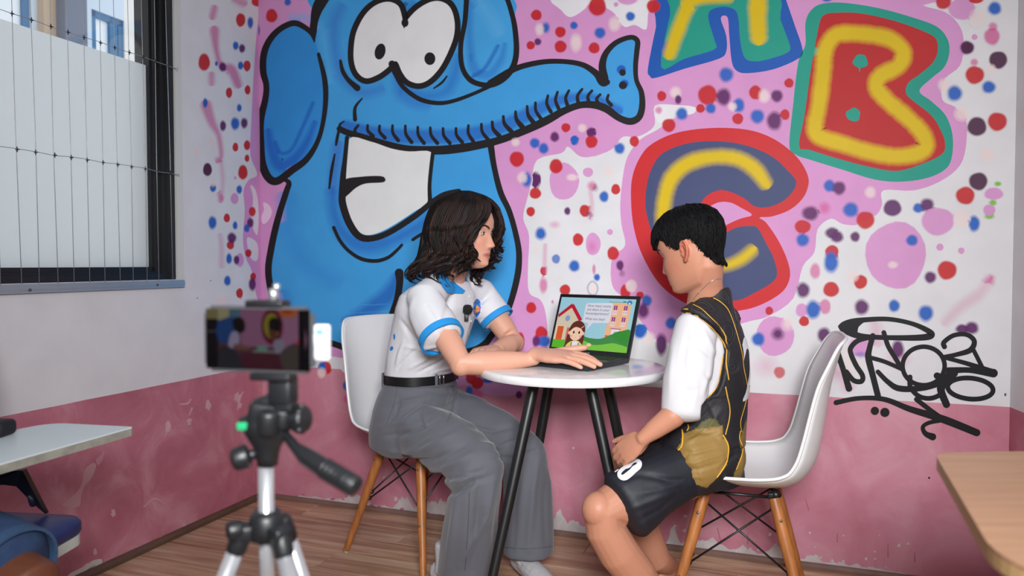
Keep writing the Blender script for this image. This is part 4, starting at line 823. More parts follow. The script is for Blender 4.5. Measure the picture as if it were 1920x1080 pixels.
# picture coordinates: u 0..1 right, v 0..1 down
class Scr:
    def __init__(s): s.v = []; s.f = []; s.c = []; s.l = 0
    def pt(s, u, v, d): return spt(sx0 + (sx1 - sx0) * u, sy1 - (sy1 - sy0) * v, .00085 + d)
    def poly(s, pts, col, smooth=0):
        q = [(a.x, a.y) for a in catmull([(x[0], x[1], 0) for x in pts], smooth, True)] if smooth else pts
        q = [(min(1, max(0, x)), min(1, max(0, y))) for x, y in q]
        s.l += 1; b0 = len(s.v)
        for t in tessellate_polygon([[Vector((x, y, 0)) for x, y in q]]): s.f.append(tuple(i + b0 for i in t))
        s.v += [s.pt(x, y, s.l * .000012) for x, y in q]; s.c += [lin(col)] * len(q)
    def rect(s, x0, y0, x1, y1, col): s.poly([(x0, y0), (x1, y0), (x1, y1), (x0, y1)], col)
    def ell(s, x, y, rx, ry, col): s.poly([(x + rx * math.cos(q), y + ry * math.sin(q)) for q in [i * PI / 10 for i in range(20)]], col)
    def line(s, a, c, w_, col):
        d = Vector((c[0] - a[0], (c[1] - a[1]) * .6, 0)).normalized(); n = (-d.y * w_, d.x * w_ / .6); s.poly([(a[0] + n[0], a[1] + n[1]), (c[0] + n[0], c[1] + n[1]), (c[0] - n[0], c[1] - n[1]), (a[0] - n[0], a[1] - n[1])], col)
s_ = Scr()
s_.rect(0, 0, 1, 1, (158, 206, 222))
s_.rect(0, .86, 1, 1, (96, 176, 44)); s_.poly([(0, .84), (.12, .83), (.3, .86), (.3, 1), (0, 1)], (88, 182, 30))
# house
s_.poly([(0, .40), (.185, .155), (.33, .42), (.33, .84), (.0, .84)], (214, 202, 178)); s_.line((.0, .385), (.178, .15), .022, (190, 30, 52)); s_.line((.172, .15), (.33, .45), .022, (190, 30, 52))
s_.ell(.145, .42, .032, .058, (180, 130, 170)); s_.ell(.145, .42, .024, .044, (110, 170, 220)); s_.rect(.02, .575, .125, .85, (240, 220, 190)); s_.rect(.03, .58, .118, .85, (216, 92, 40)); s_.rect(.165, .60, .20, .86, (170, 110, 150)); s_.rect(.17, .62, .195, .84, (216, 110, 70))
# apartment
s_.rect(.66, .06, .97, .07, (40, 150, 140)); s_.rect(.84, .04, .88, .06, (40, 150, 140))
s_.rect(.70, .075, .95, .80, (240, 184, 142)); s_.rect(.68, .50, .72, .80, (240, 184, 142))
for wx in (.735, .865):
    for wy in (.13, .35):
        s_.rect(wx, wy, wx + .045, wy + .085, (140, 60, 130)); s_.rect(wx + .02, wy, wx + .025, wy + .085, (235, 200, 190)); s_.rect(wx - .006, wy + .095, wx + .052, wy + .17, (250, 236, 240))
        for k in range(4): s_.rect(wx + k * .014, wy + .10, wx + .005 + k * .014, wy + .16, (150, 70, 140))
s_.rect(.745, .565, .875, .58, (120, 80, 170)); s_.rect(.76, .58, .86, .72, (240, 226, 236)); s_.rect(.79, .62, .83, .72, (150, 210, 210)); s_.rect(.69, .70, .73, .73, (226, 90, 60))
s_.ell(.925, .07, .03, .045, (40, 120, 200)); s_.ell(.925, .085, .014, .02, (240, 220, 90)); s_.rect(.895, .105, .955, .118, (150, 200, 225))
# hills
s_.poly([(.36, .70), (.44, .76), (.55, .78), (.65, .77), (.74, .70), (.80, .66), (.90, .60), (1.0, .585), (1.0, .90), (.9, .92), (.4, .92), (.34, .85)], (62, 138, 66), 3)
s_.poly([(.78, .68), (.84, .62), (.92, .60), (1, .585), (1, .86), (.92, .84), (.82, .76)], (46, 140, 42), 2)
s_.poly([(.36, .86), (.45, .84), (.55, .90), (.68, .88), (.8, .84), (.9, .86), (1, .90), (1, 1), (.3, 1)], (120, 196, 62), 2)
# girl
s_.poly([(.17, .98), (.185, .80), (.20, .62), (.24, .50), (.31, .455), (.38, .50), (.415, .60), (.42, .78), (.415, .96), (.36, .94), (.20, 1.0), (.14, .98)], (98, 44, 34), 4)
s_.poly([(.20, 1), (.22, .90), (.28, .85), (.36, .85), (.43, .93), (.49, .90), (.505, .94), (.46, .99), (.40, 1)], (226, 208, 108), 2); s_.rect(.275, .86, .365, 1, (236, 232, 236)); s_.rect(.262, .88, .272, 1, (70, 60, 110)); s_.rect(.355, .88, .365, 1, (70, 60, 110))
s_.ell(.505, .905, .03, .032, (246, 206, 178)); s_.ell(.212, .70, .020, .034, (240, 190, 160)); s_.ell(.398, .70, .020, .034, (240, 190, 160)); s_.ell(.305, .70, .088, .145, (246, 206, 178))
s_.poly([(.215, .66), (.22, .54), (.27, .49), (.34, .485), (.39, .53), (.40, .66), (.36, .61), (.31, .585), (.28, .585), (.25, .61)], (98, 44, 34), 3); s_.line((.36, .60), (.395, .555), .006, (240, 140, 160))
s_.ell(.27, .685, .012, .028, (40, 26, 24)); s_.ell(.345, .685, .012, .028, (40, 26, 24)); s_.ell(.245, .76, .018, .02, (240, 160, 150)); s_.ell(.37, .76, .018, .02, (240, 160, 150)); s_.rect(.295, .785, .32, .79, (190, 90, 80))
# speech bubble
s_.poly([(.36, .13), (.38, .105), (.68, .085), (.715, .10), (.72, .12), (.715, .44), (.70, .47), (.50, .485), (.43, .62), (.445, .49), (.375, .48), (.36, .46)], (222, 222, 236))
me = bpy.data.meshes.new('screen_picture'); me.from_pydata([tuple(v) for v in s_.v], [], s_.f); me.materials.append(emi); setcol(me, s_.c); o = bpy.data.objects.new('screen_picture', me); COL.objects.link(o); place(o, lid)
def text_mesh(name, s, size, origin, ax, ay, m, parent, align='CENTER', ext=0.0, off=0, sh=0, bold=0):
    cu = bpy.data.curves.new(name, 'FONT'); cu.body = s; cu.size = size; cu.align_x = align; cu.extrude = ext; cu.space_line = .95; cu.shear = sh; cu.offset = bold; cu.resolution_u = 3
    o = bpy.data.objects.new(name, cu); COL.objects.link(o); bpy.context.view_layer.update()
    me = bpy.data.meshes.new_from_object(o.evaluated_get(bpy.context.evaluated_depsgraph_get())); bpy.data.objects.remove(o)
    az = Vector(ax).cross(Vector(ay)); M = Matrix((ax, ay, az)).transposed()
    vs = [M @ v.co + Vector(origin) for v in me.vertices]
    for v, c in zip(me.vertices, vs): v.co = c
    me.materials.clear(); me.materials.append(m); me.update()
    q = bpy.data.objects.new(name, me); COL.objects.link(q)
    if parent is not None: place(q, parent)
    return q
txm = mat('screen_lettering', (70, 70, 84), .4, emit=.25)
for s, vv, uu in (('How many rooms', .175, .545), ('are there in your', .25, .54), ('house/apartment?', .325, .535), ('What are they?', .43, .52)):
    text_mesh('screen_lettering', s, .0125, s_.pt(uu, vv, .0018), ux, us, txm, lid, sh=.12)
text_mesh('brand_lettering', 'ASUS', .008, spt(LW_ * .5, .010, .0009), ux, us, mat('logo_silver', (190, 192, 196), .3, metal=.3), lid)
b = MB(); b.tube([lpt(.03, -.004, .004), lpt(LW_ - .03, -.004, .004)], .006, 10); b.build('hinge', charc, lp)
# ---- tripod, phone, clamp, receiver
TP = .92
tri = empty('tripod', (P(499, 900, TP).x, TP, 0), label='silver and black camera tripod holding the phone in the left foreground', cat='tripod')
alu2 = mat('silver_tube', (196, 197, 202), .28, metal=.7); bpl = mat('black_plastic', (24, 25, 28), .42, spec=.5)
k_ = TP / F
def T_(px, py, dy=0): return P(px, py, TP) + Vector((0, dy, 0))
base = T_(499, 900)
cx = base.x
b = MB(); b.tube([(cx, TP, T_(499, 868).z), (cx, TP, T_(499, 1215).z)], .0092, 20); b.build('centre_column', alu2, tri)
# collar + three legs
zc = T_(499, 985).z
b = MB(); b.lathe([(.0001, .022), (.016, .022), (.020, .014), (.022, 0), (.020, -.012), (.0001, -.012)], (cx, TP, zc - .004), 24)
for a in (200, 320, 80):
    d = Vector((math.cos(math.radians(a)), math.sin(math.radians(a)), 0)); b.bbox(Vector((cx, TP, zc - .006)) + d * .026, (.026, .022, .020), Matrix.Rotation(math.radians(a), 3, 'Z'), .004)
b.build('leg_collar', bpl, tri)
for a in (197, 322, 62):
    d = Vector((math.cos(math.radians(a)), math.sin(math.radians(a)), 0)); top = Vector((cx, TP, zc - .012)) + d * .030; ft = Vector((cx, TP, 0)) + d * .30
    u = (ft - top).normalized(); b = MB(); b.tube([top - u * .012, top + u * .004, top + u * .016], [.0115, .0125, .0120], 14, round_=.6); b.build('leg_joint', bpl, tri)
    b = MB(); b.tube([top + u * .014, top + u * .36], .0102, 14); lg = b.build('leg', alu2, tri); b = MB(); b.tube([top + u * .35, ft - u * .015], .0075, 12); b.build('lower_tube', alu2, lg)
    b = MB(); b.tube([top + u * .335, top + u * .375], .0125, 12); b.bbox(top + u * .355 + d * .012, (.012, .014, .03), None, .002); b.build('leg_lock', bpl, lg)
    b = MB(); b.tube([ft - u * .025 , ft + Vector((0, 0, .002))], [.009, .011], 12); b.build('rubber_foot', bpl, lg)
b = MB(); b.tube([T_(478, 985, -.01), T_(452, 985, -.015)], [.006, .006], 10); b.tube([T_(458, 985, -.012), T_(441, 986, -.018)], [.011, .012], 14, round_=.4); b.build('lock_knob', bpl, tri)
# head
b = MB(); b.lathe([(.0001, .0), (.012, .0), (.0135, .012), (.016, .022), (.024, .036), (.029, .046), (.028, .056), (.018, .066), (.016, .082), (.0001, .082)], (cx + .002, TP, T_(499, 872).z), 28)
b.bbox(T_(515, 800), (.030, .034, .030), None, .006); b.build('pan_base', bpl, tri)
b = MB(); b.bbox(T_(512, 775), (.052, .046, .030), Matrix.Rotation(.2, 3, 'Y'), .008, 3); b.bbox(T_(488, 790), (.042, .036, .016), None, .004); b.bbox(T_(518, 752), (.034, .036, .014), None, .003); b.tube([T_(512, 800, -.02), T_(515, 770, -.022)], .014, 14, round_=.5); b.build('tilt_head', bpl, tri)
b = MB(); b.bbox(T_(478, 793, -.020), (.030, .005, .010), None, .002); b.build('spirit_level', mat('green_vial', (40, 150, 100), .2, emit=.15), tri)
b = MB(); b.tube([T_(540, 785), T_(556, 784, -.005)], .0065, 12); b.tube([T_(556, 784, -.005), T_(574, 783, -.009)], [.0150, .0165], 16, round_=.35)
for k in range(8):
    q = k * PI / 4; b.tube([T_(558, 784, -.005) + Vector((0, math.cos(q) * .015, math.sin(q) * .015)), T_(573, 783, -.009) + Vector((0, math.cos(q) * .0155, math.sin(q) * .0155))], .003, 6)
b.build('tilt_knob', bpl, tri)
b = MB(); b.tube([T_(485, 850), T_(465, 852, -.008)], .0065, 12); b.tube([T_(466, 852, -.008), T_(448, 857, -.012)], [.0150, .0140], 16, round_=.4); b.build('pan_knob', bpl, tri)
b = MB(); hp = [T_(540, 812, -.01), T_(568, 828, -.03), T_(590, 840, -.04), T_(630, 856, -.055), T_(665, 868, -.068), T_(690, 878, -.076)]
b.tube(hp, [.0055, .0065, .0105, .0112, .0118, .0120], 18, round_=.35)
for i in range(7): c_ = hp[3].lerp(hp[5], i / 6 * .85); b.tube([c_, c_ + (hp[5] - hp[3]).normalized() * .003], .0124, 18)
b.build('pan_handle', bpl, tri)
# phone clamp (screwed on the tripod head)
yaw = math.radians(-13); rx = Vector((math.cos(yaw), math.sin(yaw), 0)); ry = Vector((-math.sin(yaw), math.cos(yaw), 0)); RP = Matrix((rx, ry, ZU)).transposed()
pc = P(486, 636, .90)
cl = empty('phone_clamp', pc + Vector((0, 0, -.06)), label='black spring clamp gripping the phone on top of the tripod', cat='clamp')
def ph(u, v, d=0): return pc + rx * u + ZU * v + ry * d
b = MB(); b.bbox(ph(.009, .0425, .004), (.048, .022, .008), RP, .002); b.bbox(ph(.009, .0400, .0135), (.048, .004, .012), RP, .001); b.build('upper_jaw', bpl, cl)
b = MB(); b.tube([ph(.016, .046, .006), ph(.016, .060, .006)], .0055, 12); b.tube([ph(.020, .058, .006), ph(.020, .066, .006)], .004, 10); b.build('clamp_screw', mat('clamp_steel', (180, 180, 184), .3, metal=.7), cl)
b = MB(); b.bbox(ph(.016, -.0445, .004), (.052, .022, .009), RP, .002); b.bbox(ph(.012, 0, .017), (.022, .09, .006), Matrix((rx, ZU, ry)).transposed(), .001); b.build('lower_jaw', bpl, cl)
b = MB(); b.bbox(ph(.024, -.062, .012), (.030, .024, .034), RP, .004); b.bbox(ph(.026, -.080, .012), (.026, .020, .016), RP, .003); b.build('clamp_neck', bpl, cl)
phn = empty('phone', pc - ZU * .039, label='phone held sideways in the tripod clamp, filming the two people', cat='phone')
PWD, PHT = .144, .079
b = MB(); bmx = bmesh.new(); bmesh.ops.create_cube(bmx, size=1)
for v in bmx.verts: v.co = Vector((v.co.x * PWD, v.co.y * PHT, v.co.z * .0085))
bmesh.ops.bevel(bmx, geom=[e_ for e_ in bmx.edges if abs((e_.verts[0].co - e_.verts[1].co).z) > .001], offset=.008, segments=5, affect='EDGES'); bmesh.ops.bevel(bmx, geom=list(bmx.edges), offset=.0016, segments=2, affect='EDGES')
bmx.verts.index_update(); RPH = Matrix((rx, ZU, -ry)).transposed()
b.add([RPH @ v.co + pc for v in bmx.verts], [[v.index for v in f.verts] for f in bmx.faces]); bmx.free()
b.build('phone_body', mat('phone_frame_grey', (92, 92, 96), .3, metal=.5), phn, auto=40)
class Scr2(Scr):
    def pt(s, u, v, d): return ph(-PWD / 2 + .0035 + (PWD - .007) * u, PHT / 2 - .0035 - (PHT - .007) * v, -.00445 - d)
q = Scr2()
q.rect(0, 0, 1, 1, (10, 9, 11)); q.rect(.0, .0, .955, 1, (62, 36, 46))
q.rect(.0, 0, .26, .17, (96, 88, 60)); q.rect(.12, .0, .23, .22, (118, 112, 84)); q.rect(.23, .0, .34, .2, (54, 78, 92)); q.rect(0, .17, .12, 1, (12, 12, 15)); q.rect(0, .37, .13, .385, (70, 68, 76)); q.poly([(.12, .2), (.34, .15), (.32, .45), (.24, .55), (.12, .55)], (22, 48, 92), 2)
q.rect(.34, .0, .955, .62, (104, 68, 92)); q.poly([(.62, .0), (.9, .0), (.955, .3), (.955, .66), (.7, .66)], (110, 74, 98), 2)
q.poly([(.26, .2), (.33, .13), (.38, .2), (.38, .36), (.3, .40)], (16, 12, 14), 3); q.poly([(.22, .62), (.25, .40), (.31, .38), (.33, .5), (.3, .64)], (112, 104, 128), 3); q.poly([(.28, .58), (.42, .62), (.42, .67), (.28, .66)], (84, 56, 46), 2)
q.ell(.645, .28, .105, .30, (70, 14, 32)); q.ell(.64, .27, .075, .21, (96, 90, 26)); q.ell(.655, .27, .045, .14, (30, 22, 32)); q.poly([(.62, .17), (.68, .13), (.73, .2), (.72, .34), (.66, .38), (.62, .3)], (14, 12, 14), 3); q.poly([(.61, .34), (.68, .36), (.70, .5), (.64, .5)], (66, 36, 30), 2)
q.poly([(.66, .52), (.75, .50), (.76, .74), (.71, .82), (.67, .7)], (98, 92, 108), 3); q.ell(.8, .04, .09, .09, (130, 70, 26)); q.ell(.79, .02, .05, .04, (120, 30, 18)); q.ell(.905, .53, .028, .055, (150, 12, 34))
q.rect(.46, .68, .68, .71, (92, 96, 96)); q.rect(.5, .60, .6, .68, (74, 96, 100)); q.rect(.52, .62, .57, .65, (60, 120, 50)); q.rect(.34, .72, .95, 1, (56, 24, 34)); q.poly([(.14, .62), (.3, .7), (.36, 1), (.14, 1)], (32, 33, 38), 2); q.poly([(.72, .72), (.84, .55), (.9, .62), (.88, 1), (.76, 1)], (54, 48, 46), 3)
q.rect(.895, 0, .955, 1, (9, 9, 12))
me = bpy.data.meshes.new('phone_screen'); me.from_pydata([tuple(v) for v in q.v], [], q.f); me.materials.append(colmat('phone_display', .2, emit=.50, basek=.1)); setcol(me, q.c); o = bpy.data.objects.new('phone_screen', me); COL.objects.link(o); place(o, phn)
rc = empty('wireless_receiver', ph(.081, -.02, 0), label='small white wireless receiver plugged into the right end of the phone', cat='receiver')
b = MB(); b.bbox(ph(.0815, -.002, .001), (.019, .009, .042), RP, .003, 3); b.build('receiver_body', mat('receiver_white', (206, 208, 214), .3), rc)
b = MB(); b.bbox(ph(.0810, .0105, -.0040), (.009, .0012, .0065), RP, .0004, 1); b.build('indicator_lamp', mat('led_green', (60, 255, 120), .4, emit=2.2), rc)
b = MB(); b.bbox(ph(.0712, .0015, 0), (.006, .005, .012), RP, .001); b.build('plug', alum, rc)
# ---- wooden desk at the right edge
dk = empty('wooden_desk', (.95, .95, 0), label='light wood desk with rounded corners at the right edge, cut off by the frame', cat='desk')
wtop = mat('light_wood_laminate', (168, 128, 98), .4, col2=(152, 112, 84), vscale=6, stretch=(.6, 14, 1)); wedge = mat('plywood_edge', (186, 150, 104), .5, var=.12, vscale=20)
def rounded(poly, r=.04, n=6):
    out = []; N = len(poly)
    for i in range(N):
        a, c, d = Vector(poly[i - 1]), Vector(poly[i]), Vector(poly[(i + 1) % N]); rr = poly[i][2] if len(poly[i]) > 2 else r
        a, c, d = Vector((a[0], a[1])), Vector((c[0], c[1])), Vector((d[0], d[1]))
        p1 = c + (a - c).normalized() * rr; p2 = c + (d - c).normalized() * rr
        for k in range(n + 1):
            t = k / n; out.append(p1 * (1 - t) ** 2 + c * 2 * t * (1 - t) + p2 * t * t)
    return out
poly = rounded([(.694, 1.236, .035), (.515, .80, .05), (.560, .60, .06), (1.25, .60, .03), (1.25, 1.27, .03)])
DZ = .72
b = MB(); b.prism([Vector((p_.x, p_.y, DZ - .020)) for p_ in poly], (0, 0, .0155), 0); b.build('desk_edge', wedge, dk, smooth=False)
b = MB(); b.prism([Vector((p_.x, p_.y, DZ - .0045)) for p_ in poly], (0, 0, .0045), 0); b.build('desk_top', wtop, dk, smooth=False)
for x_, y_ in ((.82, .72), (1.15, .72), (.86, 1.12), (1.15, 1.12)):
    b = MB(); b.tube([(x_, y_, 0), (x_, y_, DZ - .02)], .015, 12); b.build('leg', mat('grey_steel', (90, 92, 96), .4, metal=.5), dk)
b = MB(); b.bbox((.985, .92, DZ - .035), (.34, .42, .03), None, .003); b.build('underframe', bpl, dk)
# ---- tablet arm chair at the left edge
tcx = empty('tablet_arm_chair', (-1.25, 1.62, 0), label='chair with navy padded seat and white writing tablet at the left edge', cat='chair')
wtab = mat('white_laminate', (202, 212, 216), .35); gedge = mat('worn_grey_edging', (150, 150, 140), .6, var=.3, vscale=30)
poly = rounded([(-.862, 1.712, .006), (-1.075, 1.757, .05), (-1.24, 1.40, .05), (-1.22, 1.05, .06), (-1.04, 1.06, .05)])
b = MB(); b.prism([Vector((p_.x, p_.y, .640)) for p_ in poly], (0, 0, .017)); b.build('tablet_edge', gedge, tcx, smooth=False)
b = MB(); b.prism([Vector((p_.x, p_.y, .657)) for p_ in poly], (0, 0, .003)); b.build('tablet_top', wtab, tcx, smooth=False)
navy = mat('navy_vinyl', (34, 44, 92), .45, bump=.2, bscale=80)
b = MB(); SZ = .43; sp = rounded([(-1.015, 1.80, .05), (-1.03, 1.50, .06), (-1.45, 1.42, .08), (-1.47, 1.86, .08)])
sp3 = [Vector((p_.x, p_.y, 0)) for p_ in sp]; cen = sum(sp3, Vector()) / len(sp3)
vs = []; fs = []; lv = [(.97, SZ - .040), (1.0, SZ - .030), (1.0, SZ - .012), (.97, SZ - .002), (.80, SZ + .004), (.4, SZ + .005)]
for f_, z in lv: vs += [cen + (q_ - cen) * f_ + ZU * z for q_ in sp3]
n = len(sp3); fs = [(i * n + k, i * n + (k + 1) % n, (i + 1) * n + (k + 1) % n, (i + 1) * n + k) for i in range(len(lv) - 1) for k in range(n)]; fs.append(tuple((len(lv) - 1) * n + k for k in range(n))); fs.append(tuple(range(n))[::-1])
b.add(vs, fs); b.build('seat_pad', navy, tcx)
b = MB(); b.prism([cen + (q_ - cen) * .985 + ZU * (SZ - .062) for q_ in sp3], (0, 0, .024)); b.build('seat_pan', mat('white_shell', (186, 190, 186), .5), tcx, smooth=False)
b = MB(); b.bbox((-1.60, 1.60, .68), (.03, .40, .34), Matrix.Rotation(-.15, 3, 'Y'), .012); b.build('backrest', navy, tcx)
for x_, y_ in ((-1.08, 1.50), (-1.10, 1.78), (-1.44, 1.48), (-1.44, 1.80)):
    b = MB(); b.tube([(x_, y_, SZ - .06), (x_ + (.03 if x_ > -1.3 else -.04), y_, 0)], .011, 10); b.build('leg', mat('chrome_leg', (150, 152, 156), .3, metal=.8), tcx)
b = MB(); a1, a2 = P(22, 884, 1.62), P(84, 962, 1.80)
v0 = [P(-30, 884, 1.60), P(42, 882, 1.60), P(85, 964, 1.78), P(66, 948, 1.78), P(30, 912, 1.68), P(-30, 905, 1.62)]
b.prism(v0, (0, .014, 0)); b.build('tablet_bracket', bpl, tcx, smooth=False)
b = MB(); b.tube([P(40, 890, 1.68), P(56, 915, 1.72), P(62, 945, 1.77)], [.008, .010, .008], 10); b.build('side_strut', mat('white_strut', (190, 194, 190), .5), tcx)
# ================================================================ PEOPLE
def remesh(mb, name, voxel, m, parent, smooth=2, fac=.5, post=None):
    o = mb.build(name, m, None, smooth=False, recalc=True)
    md = o.modifiers.new('r', 'REMESH'); md.mode = 'VOXEL'; md.voxel_size = voxel; md.adaptivity = 0
    if smooth:
        sm = o.modifiers.new('s', 'SMOOTH'); sm.iterations = smooth; sm.factor = fac
    bpy.context.view_layer.update()
    me = bpy.data.meshes.new_from_object(o.evaluated_get(bpy.context.evaluated_depsgraph_get()))
    old = o.data; o.modifiers.clear(); o.data = me; bpy.data.meshes.remove(old); me.name = name
    me.materials.clear()
    for q in (m if isinstance(m, list) else [m]): me.materials.append(q)
    co = getco(me)
    if post is not None:
        co2 = post(co, getno(me)); me.vertices.foreach_set('co', co2.astype(np.float32).ravel()); me.update()
    me.polygons.foreach_set('use_smooth', [True] * len(me.polygons)); me.update()
    if parent is not None: place(o, parent)
    return o
def getco(me):
    a = np.empty(len(me.vertices) * 3, dtype=np.float32); me.vertices.foreach_get('co', a); return a.reshape(-1, 3).astype(np.float64)
def getno(me):
    a = np.empty(len(me.vertices) * 3, dtype=np.float32); me.vertices.foreach_get('normal', a); return a.reshape(-1, 3).astype(np.float64)
def segdist(co, a, b):
    a = np.array(a); b = np.array(b); ab = b - a; t = np.clip(((co - a) @ ab) / (ab @ ab), 0, 1); return np.linalg.norm(co - (a + t[:, None] * ab), axis=1), t
def fold(co, no, pts, wd, amp, facing=None):
    """ridge (amp>0) or crease (amp<0) along a polyline; returns displaced coordinates"""
    D = np.full(len(co), 9.0); T = np.zeros(len(co)); n = len(pts) - 1
    for i in range(n):
        d, t = segdist(co, pts[i], pts[i + 1]); m = d < D; D[m] = d[m]; T[m] = (i + t[m]) / n
    w_ = np.exp(-(D / wd) ** 2) * np.sin(np.clip(T, .04, .96) * PI) ** .5
    return co + no * (w_ * amp)[:, None]
def folds(L, Yd):
    """L: list of (pixel polyline, width, amp) laid on the near surface at depth Yd"""
    def f(co, no):
        near = (no[:, 1] < .35)
        for pl_, wd, am in L:
            pts = [P(*(q if len(q) == 3 else (q[0], q[1], Yd))) for q in pl_]
            # distance measured in the image plane so that the crease lies on the visible side
            X = co[:, 0] / co[:, 1]; Zz = (co[:, 2] - H) / co[:, 1]; uv = np.stack([X, np.zeros_like(X), Zz], 1) * Yd
            q = [(p_.x / p_.y * Yd, 0, (p_.z - H) / p_.y * Yd) for p_ in pts]
            r = fold(uv, np.ones_like(uv), q, wd, am); amt = (r - uv)[:, 0] * near
            co = co + no * amt[:, None]
        return co
    return f
def wob(co, no, amp, sc, st=(1, 1, 1), seed=0):
    v = np.array([noise.noise(Vector((c[0] * sc * st[0] + seed, c[1] * sc * st[1], c[2] * sc * st[2]))) for c in co]); return co + no * (v * amp)[:, None]
def bvh_of(*objs):
    vs = []; fs = []
    for o in objs:
        b = len(vs); M = parent_world(o) if o.parent is None else parent_world(o.parent) @ o.matrix_parent_inverse @ Matrix.Translation(o.location)
        vs += [M @ v.co for v in o.data.vertices]; fs += [tuple(i + b for i in p_.vertices) for p_ in o.data.polygons]
    return BVHTree.FromPolygons(vs, fs)
def hit(bv, px, py, off=.001):
    h, n, i, d = bv.ray_cast(CP, ray(px, py).normalized())
    if h is None: return None, None
    if n.dot(h - CP) > 0: n = -n
    return h + n * off, n
def trim(b, bv, pts, wd, off=.0008, n=6, step=None, sm=True):
    """ribbon sewn on a surface along a pixel polyline; width in metres"""
    q = catmull([(p[0], p[1], 0) for p in pts], n) if sm else [Vector((p[0], p[1], 0)) for p in pts]
    H_ = [hit(bv, a.x, a.y, off) for a in q]; H_ = [h for h in H_ if h[0] is not None]
    if len(H_) < 3: return
    if not isinstance(wd, (list, tuple)): wd = [wd, wd]
    vs = []
    N = len(H_)
    for i in range(N):
        t = (H_[min(i + 1, N - 1)][0] - H_[max(i - 1, 0)][0]).normalized(); nn = sum((H_[j][1] for j in range(max(0, i - 2), min(N, i + 3))), Vector()).normalized(); s = t.cross(nn).normalized()
        w_ = (wd[0] + (wd[1] - wd[0]) * i / (N - 1)) / 2; c = H_[i][0]
        vs += [c + s * w_ - nn * .0002, c + nn * .0005, c - s * w_ - nn * .0002, c - nn * .0014]
    fs = []
    for i in range(N - 1):
        # skip jumps between separate surfaces
        if (H_[i + 1][0] - H_[i][0]).length > .05: continue
        for k in range(4): fs.append((4 * i + k, 4 * i + (k + 1) % 4, 4 * i + 4 + (k + 1) % 4, 4 * i + 4 + k))
    b.add(vs, fs)
def patchpx(b, bv, poly, off=.0012, grid=10, sm=0, mi=0):
    """flat printed patch laid on a surface; outline in pixels"""
    q = [(v.x, v.y) for v in catmull([(p[0], p[1], 0) for p in poly], sm, True)] if sm else poly
    bm = bmesh.new(); vv = [bm.verts.new((x, y, 0)) for x, y in q]
    tr_ = tessellate_polygon([[Vector((x, y, 0)) for x, y in q]])
    for t in tr_:
        try: bm.faces.new([vv[i] for i in t])
        except ValueError: pass
    xs = [x for x, y in q]; ys = [y for x, y in q]; st = max(max(xs) - min(xs), max(ys) - min(ys)) / grid
    x = min(xs) + st
    while x < max(xs):
        bmesh.ops.bisect_plane(bm, geom=bm.verts[:] + bm.edges[:] + bm.faces[:], plane_co=(x, 0, 0), plane_no=(1, 0, 0)); x += st
    y = min(ys) + st
    while y < max(ys):
        bmesh.ops.bisect_plane(bm, geom=bm.verts[:] + bm.edges[:] + bm.faces[:], plane_co=(0, y, 0), plane_no=(0, 1, 0)); y += st
    bm.verts.index_update(); out = []; last = None
    for v in bm.verts:
        h, n = hit(bv, v.co.x, v.co.y, off)
        if h is None: h = last or P(v.co.x, v.co.y, 2.2)
        last = h; out.append(h)
    fs = [[v.index for v in f.verts] for f in bm.faces]
    fs = [f for f in fs if max((out[a] - out[c]).length for a in f for c in f) < .06]
    bm.free(); b.add(out, fs, mi)
# ---------------------------------------------------------------- heads
HZ = [-.120, -.116, -.106, -.090, -.075, -.055, -.03, 0, .02, .045, .07, .09, .104, .112]
HF = [.048, .068, .081, .0865, .0875, .087, .086, .084, .0885, .090, .080, .060, .032, .002]
HB = [.008, -.008, -.022, -.040, -.054, -.066, -.078, -.090, -.096, -.099, -.092, -.074, -.044, -.004]
HW = [.004, .020, .033, .043, .050, .057, .064, .069, .0725, .074, .069, .055, .034, .003]
def head_surface(th, z, face=1.0, jaw=1.0):
    xf = float(np.interp(z, HZ, HF)); xb = float(np.interp(z, HZ, HB)); w_ = float(np.interp(z, HZ, HW)); xc = -.012
    c, s = math.cos(th), math.sin(th); e = 2.25
    cx_ = math.copysign(abs(c) ** (2 / e), c); sy = math.copysign(abs(s) ** (2 / e), s)
    x = xc + ((xf - xc) if c > 0 else (xc - xb)) * cx_; y = w_ * sy
    if z < -.03: y *= 1 + (jaw - 1) * min(1, (-.03 - z) / .05)
    if c > 0:
        g = lambda v, m, sg: math.exp(-((v - m) / sg) ** 2)
        d = 0
        t = (.014 - z) / .052
        if 0 < t <= 1: A = .0225 * t ** 1.35
        elif t > 1: A = .0225 * max(0, 1 - ((t - 1) / .25) ** 2) if t < 1.25 else 0
        else: A = 0
        tt = max(0, min(1, t)); d += A * g(y, 0, .0065 + .0045 * tt) * face
        d += .007 * (g(y, .0115, .0055) + g(y, -.0115, .0055)) * g(z, -.043, .0065)
        d -= .0085 * (g(abs(y), .031, .013)) * g(z, .000, .011)
        d += .0025 * g(abs(y), .028, .018) * g(z, .021, .007)
        d += .0040 * g(y, 0, .017) * g(z, -.0665, .0048) + .0042 * g(y, 0, .015) * g(z, -.0780, .0050) - .0035 * g(y, 0, .024) * g(z, -.0725, .0016)
        d += .0055 * g(y, 0, .018) * g(z, -.104, .011) - .002 * g(y, 0, .022) * g(z, -.090, .006)
        d += .004 * g(abs(y), .042, .016) * g(z, -.036, .018)
        x += d
    return Vector((x, y, z))
